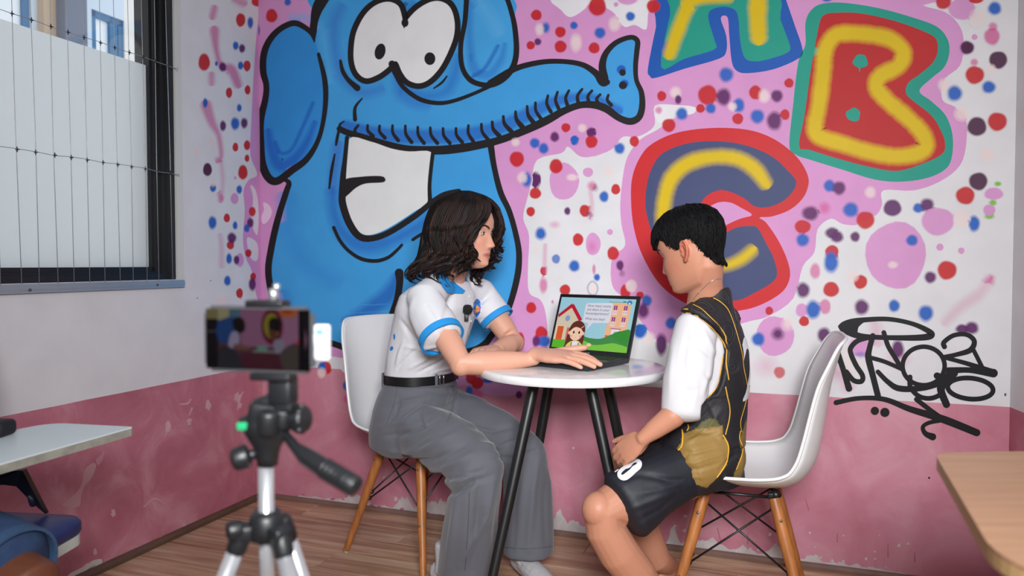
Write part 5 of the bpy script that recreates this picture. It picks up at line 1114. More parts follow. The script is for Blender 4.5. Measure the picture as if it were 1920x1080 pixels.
def head_mb(b, M, scale, **k):
    NT = 96; zs = []
    z = -.1195
    while z < .1115: zs.append(z); z += .0028
    zs.append(.1115)
    vs = []; 
    for z in zs:
        for i in range(NT): vs.append(M @ (head_surface(2 * PI * i / NT, z, **k) * scale))
    N = len(zs); fs = [(i * NT + k_, i * NT + (k_ + 1) % NT, (i + 1) * NT + (k_ + 1) % NT, (i + 1) * NT + k_) for i in range(N - 1) for k_ in range(NT)]
    fs.append(tuple(range(NT))[::-1]); fs.append(tuple((N - 1) * NT + k_ for k_ in range(NT))); b.add(vs, fs)
def frame(fwd, up, pos):
    f = Vector(fwd).normalized(); u = Vector(up); u = (u - f * u.dot(f)).normalized(); l = u.cross(f)
    return Matrix(((f.x, l.x, u.x, pos[0]), (f.y, l.y, u.y, pos[1]), (f.z, l.z, u.z, pos[2]), (0, 0, 0, 1)))
def ear_mb(b, M, s, side, big=1.0):
    """side +1 = left; outer ear with helix, antihelix, lobe; local axes of the head"""
    o = Vector((-.008, side * .070, -.012)); A = math.radians(14)
    def q(u, v, d):  # u back, v up, d outwards
        bx = Vector((-1, 0, 0)); up = Vector((0, 0, 1)); out = Vector((0, side, 0)); back = (bx * math.cos(.45) + out * math.sin(.45)); outn = (out * math.cos(.45) - bx * math.sin(.45))
        u2 = u * math.cos(.14) + v * math.sin(.14); v2 = v * math.cos(.14) - u * math.sin(.14)
        return M @ ((o + (back * u2 + up * v2 + outn * d) * big) * s)
    # helix
    hx = [(-.002, .004, .003), (.000, .016, .006), (.007, .026, .008), (.017, .029, .009), (.026, .023, .010), (.029, .011, .010), (.026, -.003, .009), (.019, -.016, .008), (.010, -.025, .006), (.003, -.024, .003), (.000, -.016, .001)]
    b.tube([q(*p_) for p_ in catmull(hx, 4)], [.0034 * s * big] * (len(hx) * 4 - 3), 10, round_=.6)
    b.tube([q(*p_) for p_ in catmull([(.010, .018, .004), (.017, .012, .006), (.019, 0, .006), (.014, -.012, .005), (.008, -.015, .004)], 4)], [.0032 * s * big] * 17, 8, round_=.6)
    # lobe, tragus, concha sheet
    b.ell(q(.008, -.022, .003), (.0075 * s, .0055 * s, .0085 * s)); b.ell(q(-.001, -.006, .004), (.004 * s, .004 * s, .006 * s))
    vs = []; fs = []; ring = catmull([(p_[0] * .98, p_[1] * .98, p_[2] - .002) for p_ in hx], 3, True); n = len(ring)
    for d in (0, -.0045):
        vs += [q(r.x, r.y, r.z + d) for r in ring] + [q(.010, .001, -.004 + d)]
    for k_ in range(n): fs += [(k_, (k_ + 1) % n, n), (n + 1 + (k_ + 1) % n, n + 1 + k_, 2 * n + 1), (k_, k_ + n + 1, (k_ + 1) % n + n + 1, (k_ + 1) % n)]
    b.add(vs, fs)
    b.ell(q(.006, 0, -.008), (.012 * s, .010 * s, .018 * s))
def hand_mb(b, W, d, up, side, s=1.0, curl=(.25, .25, .28, .3), spread=.08, thumb=(.75, .65, -.1), tcurl=.2, lens=(.068, .077, .072, .056)):
    """W wrist, d along the hand, up = back of the hand, side = towards the thumb"""
    d = Vector(d).normalized(); up = Vector(up); up = (up - d * up.dot(d)).normalized(); side = Vector(side); side = (side - d * side.dot(d) - up * side.dot(up)).normalized()
    K = W + d * .082 * s
    b.tube([W - d * .02 * s, W + d * .004 * s, W + d * .030 * s, W + d * .060 * s, K], [(.024 * s, .018 * s), (.027 * s, .017 * s), (.037 * s, .0165 * s), (.041 * s, .0145 * s), (.038 * s, .011 * s)], 18, side=side, round_=.4)
    for i in range(4):
        off = (.029, .010, -.010, -.029)[i]; L = lens[i] * s; base = K + side * off * s - d * (.018, .012, .014, .024)[i] * s + up * .001
        a = (.5 - i / 3) * 2 * spread; dirv = (d * math.cos(a) + side * math.sin(a)).normalized(); pts = [base]; p_ = base; ang = 0; r0 = (.0088, .0090, .0087, .0078)[i] * s; rr = [r0 * 1.05]
        segs = (.020 * s, L * .44, L * .30, L * .26)
        for k_, sg in enumerate(segs):
            v = dirv * math.cos(ang) - up * math.sin(ang); p_ = p_ + v * sg; pts.append(p_); rr.append(r0 * (1.0, .98, .90, .72)[k_]); ang += curl[i] * (1, 1.2, .8, 0)[k_]
        b.tube(pts, rr, 12, round_=.9)
    t0 = W + d * .020 * s + side * .026 * s - up * .004 * s; tv = (d * thumb[0] + side * thumb[1] + up * thumb[2]).normalized(); t1 = t0 + tv * .036 * s; tv2 = (tv + d * tcurl).normalized(); t2 = t1 + tv2 * .030 * s; t3 = t2 + (tv2 + d * tcurl * .6).normalized() * .024 * s
    b.tube([t0 - tv * .01, t0, t1, t2, t3], [.012 * s, .0140 * s, .0112 * s, .0102 * s, .0082 * s], 12, round_=.9)
def nails(b, W, d, up, side, s, curl, spread, lens=(.068, .077, .072, .056)): pass
skin_mat = colmat('skin', .48, sss=.12, bump=.12, bscale=320, spec=.35)
def skin_color(o, base, M=None, s=1, lips=None, blush=0, ear=None):
    co = getco(o.data); n = len(co); c = np.tile(np.array(lin(base)), (n, 1))
    if M is not None:
        Mi = np.array(M.inverted()); L = (co @ Mi[:3, :3].T + Mi[:3, 3]) / s
        x, y, z = L[:, 0], L[:, 1], L[:, 2]
        if lips:
            wv = np.exp(-(np.abs(y) / .023) ** 6) * (np.exp(-((z + .0725) / (.0105 * (1 - .35 * np.clip(np.abs(y) / .023, 0, 1)))) ** 6)) * (x > .06); wv = wv[:, None]
            c = c * (1 - wv) + np.array(lin(lips)) * wv
            gv = (np.exp(-(np.abs(y) / .024) ** 6) * np.exp(-((z + .0725) / .0016) ** 2) * (x > .06))[:, None]; c = c * (1 - .5 * gv)
        if blush:
            bv_ = (np.exp(-((np.abs(y) - .044) / .02) ** 2 - ((z + .035) / .02) ** 2) * (x > .02) + np.exp(-(y / .012) ** 2 - ((z + .036) / .012) ** 2) * (x > .08)) * blush
            c[:, 1] *= 1 - .28 * bv_; c[:, 2] *= 1 - .25 * bv_
        if ear is not None:
            ev = (np.exp(-((x + .022) / .022) ** 4 - ((z + .012) / .036) ** 4) * (np.abs(y) > .068))[:, None]; c = c * (1 - ev) + np.array(lin(ear)) * ev
    c[:, 3] = 1; setcol(o.data, c)
def face_parts(parent, M, s, iris, browc, lidc, ex=.0665, lid=18):
    eyew = mat('eye_white', (222, 216, 212), .2); irm = mat('iris', iris, .15); pup = mat('pupil', (8, 8, 8), .1); bm_ = mat('brow_hair', browc, .7); lidm = mat('eyelid', lidc, .5)
    for sd in (1, -1):
        c = Vector((ex, sd * .031, 0)); g = Vector((1, -.05 * sd - .0, -.05)).normalized(); b = MB(); b.ell(M @ (c * s), .0118 * s, u=24, v=16); e = b.build('eyeball', eyew, parent)
        rq = (M.to_3x3() @ g).normalized().to_track_quat('Z', 'Y').to_matrix()
        b = MB(); b.lathe([(.0001, .0121 * s), (.003 * s, .0119 * s), (.0058 * s, .0105 * s), (.0059 * s, .0095 * s)], M @ (c * s), 20, rq); b.build('iris', irm, e)
        b = MB(); b.lathe([(.0001, .0124 * s), (.0024 * s, .0121 * s), (.0025 * s, .0115 * s)], M @ (c * s), 16, rq); b.build('pupil', pup, e)
        b = MB()   # lids
        for lo, hi, rr in ((math.radians(lid), math.radians(75), .0129), (math.radians(-70), math.radians(-20), .0127)):
            vs = []; nu, nv = 14, 6
            for i in range(nu + 1):
                az = -1.25 + 2.5 * i / nu
                for j in range(nv + 1):
                    el = lo + (hi - lo) * j / nv
                    if lo > -.3: el = el - (abs(az) / 1.25) ** 2 * (.42 * (1 - j / nv))
                    else: el = el + (abs(az) / 1.25) ** 2 * (.30 * (j / nv))
                    vs.append(M @ ((c + Vector((math.cos(el) * math.cos(az), math.cos(el) * math.sin(az), math.sin(el))) * rr) * s))
            b.add(vs, [(i * (nv + 1) + j, (i + 1) * (nv + 1) + j, (i + 1) * (nv + 1) + j + 1, i * (nv + 1) + j + 1) for i in range(nu) for j in range(nv)])
        b.build('eyelid', lidm, parent)
        b = MB()
        for lo, w_ in ((math.radians(lid - 1), .0009), (math.radians(-19), .0004)):
            pts = []
            for i in range(13):
                az = -1.2 + 2.4 * i / 12; el = lo - (abs(az) / 1.25) ** 2 * .42 if lo > -.3 else lo + (abs(az) / 1.25) ** 2 * .3
                pts.append(M @ ((c + Vector((math.cos(el) * math.cos(az), math.cos(el) * math.sin(az), math.sin(el))) * .0134) * s))
            b.tube(pts, w_ * s, 6)
        b.build('eyelashes', bm_, parent)
        b = MB(); pts = []; rr = []
        for i in range(11):
            t = i / 10; y = .014 + .036 * t; z = .0165 + .009 * math.sin(min(1, t * 1.35) * PI / 2) - .010 * max(0, t - .6) ** 1.2 * 2
            th = math.asin(min(.99, (y / .0725) ** (2.25 / 2))); p_ = head_surface(th, z); pts.append(M @ (Vector((p_.x + .0012, sd * p_.y, z)) * s)); rr.append((.0012 * s, (.0046 - .0030 * t) * s * (1 if t > .1 else .8)))
        b.tube(pts, rr, 8, side=(M.to_3x3() @ Vector((1, 0, 0)))); b.build('eyebrow', bm_, parent)
# ---------------------------------------------------------------- the woman
wo = empty('person', (-.31, 2.62, 0), label='seated woman with wavy dark hair and white polo shirt, one hand on the laptop', cat='person')
WF = Vector((.857, -.515, 0)).normalized(); WS = Vector((WF.y, -WF.x, 0)) * -1  # WS points to her left (far side)
WS = Vector((.515, .857, 0)).normalized()
MH = frame((.915, -.395, -.07), (.04, .02, 1), P(876, 436, 2.47)); HS = .955
SHR, SHL = P(797, 563, 2.37), P(900, 553, 2.66)
ELR, WRR = P(866, 683, 2.215), P(1004, 673, 2.262)
ELL, WRL = P(964, 643, 2.60), P(930, 655, 2.47)
b = MB(); head_mb(b, MH, HS, face=1.0, jaw=.98)
ear_mb(b, MH, HS, 1); ear_mb(b, MH, HS, -1)
hb = MH @ Vector((-.030, 0, -.055)); nb_ = P(840, 532, 2.53)
b.tube([hb + (hb - nb_) * .2, hb, hb.lerp(nb_, .5), nb_, nb_ + Vector((-.01, .005, -.05))], [.046, .050, .048, .054, .075], 20)
def torso_secs(L): return [(P(px, py, Y) if not isinstance(px, Vector) else px, WS, WF, a, c) for px, py, Y, a, c in L]
b.loft(torso_secs([(775, 812, 2.60, .13, .11), (782, 760, 2.60, .145, .115), (790, 704, 2.60, .115, .088), (800, 650, 2.58, .125, .095), (815, 600, 2.56, .14, .105), (828, 560, 2.545, .15, .085), (836, 535, 2.54, .09, .06)]), 26, 2.2)
b.tube([SHR.lerp(nb_, .35), SHR, SHR.lerp(ELR, .3), SHR.lerp(ELR, .7), ELR, ELR.lerp(WRR, .25), ELR.lerp(WRR, .6), WRR.lerp(ELR, .12), WRR], [.045, .047, .044, .0385, .036, .0375, .031, (.0225, .024), (.019, .026)], 20, side=(0, 0, 1), round_=.5)
b.ell(ELR + Vector((-.002, 0, -.003)), .033)
b.tube([SHL.lerp(nb_, .35), SHL, SHL.lerp(ELL, .4), SHL.lerp(ELL, .8), ELL, ELL.lerp(WRL, .4), ELL.lerp(WRL, .85), WRL], [.045, .046, .043, .038, .036, .035, (.024, .026), (.020, .026)], 18, side=(0, 0, 1), round_=.5)
b.ell(ELL, .035)
hd = (P(1085, 678, 2.19) - P(1004, 673, 2.262)); hd.z = -.006 * 1; 
hand_mb(b, WRR + hd.normalized() * .014 + Vector((0, 0, .014)), hd + Vector((0, 0, .004)), (0, -.22, 1), (.3, .95, 0), 1.16, curl=(.16, .12, .12, .13), spread=.045, thumb=(.74, .62, .10), tcurl=.3)
hl_ = Vector((-.62, -.78, 0)); hand_mb(b, WRL, hl_ + Vector((0, 0, .02)), (0, 0, 1), (-.78, .62, 0) if False else (.62, -.5, 0), .95, curl=(.55, .6, .6, .6), spread=.03)
for (h_, k_, a_, r1, r2) in ((P(785, 800, 2.53), P(903, 885, 2.25), Vector((-.205, 2.37, .085)), .07, .05), (P(840, 775, 2.69), P(985, 858, 2.46), Vector((.045, 2.46, .085)), .07, .05)):
    b.tube([h_, h_.lerp(k_, .5), k_, k_.lerp(a_, .3), k_.lerp(a_, .7), a_, a_ - ZU * .03], [.075, .066, .052, .052, .042, .033, .034], 16, round_=.6)
    d = Vector((.62, -.78, 0)) if h_.y < 2.6 else Vector((.45, -.89, 0)); 
    b.tube([Vector((a_.x, a_.y, .040)) - d * .05, Vector((a_.x, a_.y, .042)) + d * .02, Vector((a_.x, a_.y, .034)) + d * .09, Vector((a_.x, a_.y, .024)) + d * .15], [(.028, .030), (.031, .034), (.036, .026), (.034, .016)], 14, side=d.cross(ZU), round_=.7)
wbody = remesh(b, 'body', .0034, skin_mat, wo, smooth=3, fac=.5)
skin_color(wbody, (200, 148, 126), MH, HS, lips=(168, 96, 92), blush=.6)
face_parts(wo, MH, HS, (62, 66, 48), (38, 26, 24), (192, 138, 118))
# socks
sk = mat('ribbed_grey_sock', (176, 174, 178), .9, bump=.5, bscale=60, stretch=(1, 1, .05))
for a_, d in ((Vector((-.205, 2.37, .085)), Vector((.62, -.78, 0))), (Vector((.045, 2.46, .085)), Vector((.45, -.89, 0)))):
    b = MB(); F_ = lambda z, t: Vector((a_.x, a_.y, z)) + d * t
    b.tube([F_(.145, -.004), F_(.09, 0), F_(.06, .0)], [.038, .037, .040], 20, round_=.3)
    b.tube([F_(.041, -.052), F_(.043, .02), F_(.036, .09), F_(.027, .152)], [(.030, .034), (.035, .038), (.040, .030), (.038, .021)], 18, side=d.cross(ZU), round_=.75)
    s1 = remesh(b, 'sock', .004, sk, wo, smooth=5)
    b = MB()
    for k_ in range(11):
        t = (k_ - 5) * .0068; sd = d.cross(ZU)
        pts = []
        for j in range(9):
            u = -.02 + .165 * j / 8; q_ = F_(.30, u) + sd * t; h, n, i, dd_ = bvh_of(s1).ray_cast(q_, Vector((0, 0, -1))) if False else (None, None, None, None)
    # ribs are cut in relief below
    co = getco(s1.data); no = getno(s1.data); sd = np.array(d.cross(ZU)); v = (co - np.array(a_)) @ sd; co = co + no * (np.sin(v / .0068 * 2 * PI) * .0009)[:, None]; s1.data.vertices.foreach_set('co', co.astype(np.float32).ravel()); s1.data.update()
# trousers
trm = mat('grey_trouser_cloth', (92, 93, 102), .85, var=.10, vscale=4, bump=.10, bscale=260, sheen=.2)
b = MB()
b.loft([(P(789, 714, 2.60), WS, WF, .140, .110), (P(786, 735, 2.60), WS, WF, .150, .122), (P(782, 765, 2.60), WS, WF, .160, .135), (P(776, 800, 2.605), WS, WF, .165, .140), (P(772, 830, 2.61), WS, WF, .155, .130), (P(772, 845, 2.61), WS, WF, .12, .10)], 30, 2.3)
b.tube([P(770, 800, 2.54), P(815, 818, 2.45), P(862, 845, 2.35), P(900, 880, 2.26)], [.095, .097, .091, .076], 22, round_=.8)
b.tube([P(893, 880, 2.262), P(889, 925, 2.27), P(884, 985, 2.29), P(878, 1040, 2.32), P(873, 1092, 2.345)], [(.076, .074), (.083, .079), (.085, .08), (.09, .082), (.094, .085)], 24, round_=.0)
b.ell(P(872, 890, 2.30), (.07, .07, .06))
b.tube([P(828, 768, 2.70), P(880, 790, 2.62), P(935, 818, 2.54), P(982, 852, 2.465)], [.092, .090, .086, .078], 22, round_=.8)
b.tube([P(984, 850, 2.462), P(987, 905, 2.46), P(991, 970, 2.46), P(992, 1036, 2.46)], [(.070, .066), (.079, .075), (.081, .076), (.084, .08)], 24)
FW_ = [([(838, 926), (858, 922), (882, 908), (890, 896)], .009, -.006), ([(840, 905), (862, 902), (884, 890)], .010, .008), ([(748, 745), (742, 775), (722, 800)], .006, -.004), ([(712, 800), (760, 790), (795, 765), (792, 760)], .010, .005), ([(725, 770), (760, 752), (800, 745)], .007, -.004), ([(715, 818), (770, 812), (830, 785)], .008, -.005), ([(735, 850), (790, 845), (850, 815)], .009, .006), ([(750, 868), (810, 862), (870, 835)], .008, -.006), ([(770, 885), (830, 880), (885, 850)], .009, .006), ([(800, 895), (850, 898), (905, 882)], .007, -.005), ([(815, 918), (850, 925), (880, 905), (920, 895)], .010, -.006), ([(855, 935), (850, 990), (838, 1060)], .012, .006), ([(900, 900), (895, 980), (885, 1070)], .012, -.006), ([(925, 900), (912, 970), (862, 1060)], .012, .006), ([(940, 905), (930, 990), (925, 1070)], .010, -.004),
       ([(850, 720), (846, 745), (835, 785)], .006, -.004), ([(790, 765), (795, 785), (800, 800)], .006, .004), ([(795, 730), (830, 738), (862, 735)], .008, .004), ([(800, 755), (835, 765), (860, 750)], .007, -.004),
       ([(880, 800), (920, 808), (960, 800)], .008, -.005), ([(900, 830), (940, 838), (985, 820)], .008, .005), ([(925, 858), (960, 860), (1005, 845)], .008, -.005), ([(1010, 850), (1000, 920), (990, 1030)], .012, .006), ([(975, 880), (965, 950), (960, 1030)], .012, -.005), ([(1028, 860), (1022, 940), (1025, 1030)], .010, -.004), ([(760, 850), (800, 825), (850, 800)], .006, .003), ([(740, 825), (780, 800), (815, 775)], .006, -.003)]
ff = folds([(q, w_, a_ * 1.75) for q, w_, a_ in FW_], 2.4)
trou = remesh(b, 'trousers', .0052, trm, wo, smooth=16, post=lambda co, no: wob(ff(co, no), no, .006, 14, (1, 1, .5)))
tbv = bvh_of(trou)
b = MB(); seam = trm
trim(b, tbv, [(744, 722), (742, 740), (738, 760), (722, 800)], .0014); trim(b, tbv, [(848, 722), (851, 742), (847, 770), (838, 792)], .0014); trim(b, tbv, [(880, 920), (878, 980), (872, 1070)], .0018); b.build('seam', mat('trouser_seam', (74, 75, 84), .9), trou)
thr = mat('hem_thread', (80, 81, 90), .9)
b = MB(); trim(b, tbv, [(946, 1026), (990, 1029), (1036, 1024)], .002); b.build('stitching', thr, trou)
b = MB(); trim(b, tbv, [(720, 722), (785, 728), (852, 724)], .002); b.build('stitching', thr, trou)
# belt
beltm = mat('black_leather', (20, 20, 23), .35)
def ring(b, c, sv, fv, a, d_, h, th, tilt=0, n=64, p=2.3, start=0, stop=1):
    vs = []; cnt = n if (start, stop) == (0, 1) else n + 1
    for k in range(cnt):
        q = 2 * PI * (start + (stop - start) * k / n); co_, si = math.cos(q), math.sin(q); x = math.copysign(abs(co_) ** (2 / p), co_); y = math.copysign(abs(si) ** (2 / p), si)
        for (r, z) in ((th, h / 2), (th, -h / 2), (0, -h / 2), (0, h / 2)):
            vs.append(c + sv * ((a + r) * x) + fv * ((d_ + r) * y) + ZU * z)
    fs = []
    for k in range(n):
        j = (k + 1) % cnt
        for e_ in range(4): fs.append((4 * k + e_, 4 * k + (e_ + 1) % 4, 4 * j + (e_ + 1) % 4, 4 * j + e_))
    b.add(vs, fs)
BC = P(788, 705, 2.60)
b = MB(); ring(b, BC, WS, WF, .1375, .1075, .029, .0035); belt = b.build('belt', beltm, wo, auto=30)
for px, w_ in ((721, .010), (786, .010), (853, .008)):
    pass
b = MB()
for q in (-1.62, -1.05 + 0, .62, 1.9, 3.6):
    co_, si = math.cos(q), math.sin(q); x = math.copysign(abs(co_) ** (2 / 2.3), co_); y = math.copysign(abs(si) ** (2 / 2.3), si)
    c = BC + WS * (.1455 * x) + WF * (.1155 * y); n = (WS * (x / .14) + WF * (y / .11)).normalized(); t = ZU.cross(n)
    b.bbox(c, (.011, .0025, .044), Matrix((t, n, ZU)).transposed(), .0008, 1)
b.build('belt_loop', trm, wo)
q = 1.30; co_, si = math.cos(q), math.sin(q); x = -abs(co_) ** (2 / 2.3); y = abs(si) ** (2 / 2.3); c = BC + WS * (.1450 * x * .6) + WF * (.1150 * y); n = (WS * (x * .5 / .14) + WF * (y / .11)).normalized(); t = ZU.cross(n)
b = MB()
for dx_, dz_, sx_, sz_ in ((-.009, 0, .0024, .034), (.009, 0, .0024, .034), (0, .016, .020, .0024), (0, -.016, .020, .0024)): b.bbox(c + t * dx_ + ZU * dz_, (sx_, .004, sz_), Matrix((t, n, ZU)).transposed(), .0008, 1)
b.build('buckle', mat('buckle_chrome', (190, 190, 194), .2, metal=.9), wo)
# polo shirt
shm = mat('white_cotton', (205, 204, 210), .8, var=.03, vscale=6, bump=.08, bscale=300)
blm = mat('sky_blue_cotton', (24, 134, 204), .75, bump=.08, bscale=300)
b = MB()
b.loft(torso_secs([(788, 701, 2.60, .136, .106), (791, 690, 2.60, .140, .108), (797, 665, 2.59, .144, .112), (805, 635, 2.58, .148, .116), (813, 605, 2.57, .154, .120), (820, 575, 2.56, .164, .117), (826, 552, 2.55, .168, .100), (832, 538, 2.545, .140, .080), (838, 527, 2.54, .085, .064)]), 34, 2.25)
SE = SHR.lerp(ELR, .53) + Vector((-.010, 0, -.008)); SEL = SHL.lerp(ELL, .47)
axR = (ELR - SHR).normalized(); axL = (ELL - SHL).normalized()
b.tube([SHR.lerp(nb_, .55) + ZU * .012, SHR + Vector((0, 0, .002)), SHR.lerp(SE, .4), SHR.lerp(SE, .75), SE], [.052, .058, .062, .066, .069], 24, round_=.4)
b.tube([SHL.lerp(nb_, .55) + ZU * .012, SHL + Vector((0, 0, .002)), SHL.lerp(SEL, .5), SEL], [.052, .057, .059, .060], 24, round_=.4)
FS = [([(800, 575), (822, 610), (838, 650)], .008, -.004), ([(845, 560), (832, 600), (838, 640), (860, 680)], .010, -.005), ([(850, 640), (862, 665), (880, 690)], .006, .004), ([(770, 690), (810, 665), (850, 640)], .006, .004), ([(785, 698), (825, 680), (865, 655)], .005, -.004), ([(745, 690), (775, 660), (800, 640)], .006, -.004), ([(760, 650), (790, 655), (830, 648)], .006, .003), ([(752, 600), (765, 620), (785, 645)], .007, -.004), ([(880, 600), (870, 640), (862, 670)], .006, .004), ([(757, 640), (748, 665), (742, 690)], .005, .003), ([(775, 560), (770, 590), (780, 625)], .008, .003), ([(900, 600), (915, 598), (930, 590)], .004, -.003), ([(810, 700), (845, 690), (875, 672)], .004, .003), ([(830, 630), (840, 660), (835, 690)], .005, -.003)]
fs_ = folds([(q, w_, a_ * 1.7) for q, w_, a_ in FS], 2.45)
shirt = remesh(b, 'polo_shirt', .0046, shm, wo, smooth=5, post=lambda co, no: wob(fs_(co, no), no, .0045, 16, (1, 1, .6), 5))
# cuffs
def cuff(name, c, ax, r, w_, m, par, flare=1.0):
    b = MB(); n = 40; ax = ax.normalized(); a = Vector((0, 0, 1)); a = (a - ax * a.dot(ax)).normalized(); bb = ax.cross(a); vs = []
    for (rr, t) in ((r - .003, -w_ * .5), (r + .0012, -w_ * .5), (r + .0018, w_ * .5), (r - .004, w_ * .5), (r - .006, w_ * .2)):
        for k in range(n):
            q = 2 * PI * k / n; vs.append(c + ax * t + a * (rr * math.cos(q)) + bb * (rr * math.sin(q)))
    b.add(vs, [(i * n + k, i * n + (k + 1) % n, ((i + 1) % 5) * n + (k + 1) % n, ((i + 1) % 5) * n + k) for i in range(5) for k in range(n)]); return b.build(name, m, par, auto=35)
cuff('sleeve_cuff', SE + axR * .004, axR, .0690, .024, blm, shirt); cuff('sleeve_cuff', SEL + axL * .004, axL, .0605, .022, blm, shirt)
# collar
nc = P(843, 523, 2.53); nax = (hb - nb_).normalized(); nf = (WF - nax * WF.dot(nax)).normalized(); nl_ = nax.cross(nf)
b = MB(); n = 48; vs = []
for k in range(n + 1):
    th = math.radians(14) + (2 * PI - math.radians(28)) * k / n; fr_ = abs(math.cos(th / 2)) ; tip = max(0, math.cos(th)) ** 3
    dr = nf * math.cos(th) + nl_ * math.sin(th); low = .034 + .030 * tip; drop = -.012 * math.cos(th)
    for (r, h) in ((.056, .014 - .020 * max(0, math.cos(th))), (.061, .018 - .020 * max(0, math.cos(th))), (.080 + .012 * tip, -.006 - low * .45 - .014 * max(0, math.cos(th))), (.088 + .02 * tip, -.014 - low * .8 - .018 * max(0, math.cos(th))), (.084 + .02 * tip, -.016 - low * .8 - .018 * max(0, math.cos(th)))):
        vs.append(nc + dr * r + nax * h)
fs = [(k * 5 + j, k * 5 + (j + 1) % 5, (k + 1) * 5 + (j + 1) % 5, (k + 1) * 5 + j) for k in range(n) for j in range(5)] + [(0, 1, 2, 3, 4), tuple(n * 5 + j for j in range(5))[::-1]]
b.add(vs, fs); b.build('collar', blm, shirt)
sbv = bvh_of(shirt)
b = MB(); patchpx(b, sbv, [(818, 512), (830, 514), (846, 526), (858, 537), (870, 546), (866, 551), (852, 551), (836, 549), (828, 540), (820, 526)], .006, 12); b.build('collar_flap', blm, shirt)
b = MB(); patchpx(b, sbv, [(869, 547), (882, 546), (887, 575), (888, 605), (884, 640), (873, 640), (877, 605), (875, 575)], .0022, 10); plk = b.build('placket', shm, shirt)
for px, py in ((879, 556), (883, 578), (882, 602)):
    h, nn = hit(sbv, px, py, .003)
    if h: b = MB(); b.lathe([(.0001, .001), (.0042, .001), (.0046, 0), (.0001, 0)], h, 14, nn.to_track_quat('Z', 'Y').to_matrix()); b.build('button', mat('white_button', (232, 232, 236), .25), shirt)
b = MB()
def ellpx(x, y, rx, ry, n=24, a=0): return [(x + rx * math.cos(q) * math.cos(a) - ry * math.sin(q) * math.sin(a), y + rx * math.cos(q) * math.sin(a) + ry * math.sin(q) * math.cos(a)) for q in [2 * PI * k / n for k in range(n)]]
bg1, bg2, bg3, bg4, bg5 = mat('badge_white', (235, 235, 240), .6), mat('badge_blue', (20, 110, 205), .6), mat('badge_yellow', (240, 205, 40), .6), mat('badge_pink', (226, 90, 140), .6), mat('badge_brown', (90, 82, 60), .6)
patchpx(b, sbv, ellpx(894, 577, 9.2, 19), .0016, 12, mi=0); patchpx(b, sbv, ellpx(894, 577, 8, 17.4), .0026, 12, mi=1)
patchpx(b, sbv, ellpx(898, 580, 3.4, 4.6), .0036, 6, mi=3); patchpx(b, sbv, ellpx(889.5, 583, 2.6, 4), .0036, 6, mi=3); patchpx(b, sbv, ellpx(892.5, 579, 3.2, 7), .0045, 6, mi=2); patchpx(b, sbv, ellpx(893, 588, 2.4, 1.6), .0053, 4, mi=4); patchpx(b, sbv, [(887, 567), (890, 564.5), (894, 563), (894.5, 565), (891, 566.5), (888, 569)], .0036, 4, mi=4)
b.build('badge', [bg1, bg2, bg3, bg4, bg5], shirt)
b = MB(); patchpx(b, sbv, [(733, 650), (737, 649), (738, 654), (734, 658), (731.5, 656)], .0015, 3, mi=0); patchpx(b, sbv, [(738, 628), (741, 625), (741.5, 634), (739, 638)], .0015, 3, mi=0); b.build('back_print', [bg2], shirt)
# clip microphone
h, nn = hit(sbv, 872, 579, .010)
mc = empty('clip_microphone', h, label='small black furry clip microphone on the front of the white polo shirt', cat='microphone')
b = MB(); b.ell(h, (.016, .014, .0155), u=28, v=20); mo = b.build('furry_windshield', mat('black_fur', (16, 16, 18), .9, bump=1, bscale=300), mc)
co = getco(mo.data); no = getno(mo.data); mo.data.vertices.foreach_set('co', wob(co, no, .004, 240).astype(np.float32).ravel()); mo.data.update()
b = MB()
for i in range(260):
    q = Vector((random.gauss(0, 1), random.gauss(0, 1), random.gauss(0, 1))).normalized(); p_ = h + Vector((q.x * .015, q.y * .013, q.z * .0145)); b.tube([p_, p_ + q * .002 + Vector((0, 0, -.0005)), p_ + q * random.uniform(.003, .005) + Vector((random.uniform(-.001, .001), 0, -.0015))], [.0006, .0004, .0001], 4)
tag(b.build('fur', mat('black_fur_hair', (20, 20, 22), .8), mo), kind='stuff')
b = MB(); b.bbox(h + Vector((-.004, .006, -.026)), (.014, .008, .026), None, .002); b.build('transmitter_clip', bpl, mc)
# hair
hairm = mat('dark_brown_hair', (34, 22, 21), .56, col2=(13, 10, 10), vscale=38, stretch=(1, 1, .25), spec=.22)
b = MB()
def hl3(x, y, z): return MH @ (Vector((x, y, z)) * HS)
for (c, r) in (((-.022, 0, .030), (.092, .086, .086)), ((-.055, 0, -.02), (.062, .082, .075)), ((-.07, .0, -.075), (.055, .085, .065)), ((-.050, -.062, -.06), (.048, .026, .07)), ((-.042, .062, -.05), (.055, .026, .07)), ((.01, .0, .075), (.062, .066, .036))):
    b.ell(hl3(*c), tuple(q * HS for q in r), MH.to_3x3())
mass = remesh(b, 'hair', .005, hairm, wo, smooth=6)
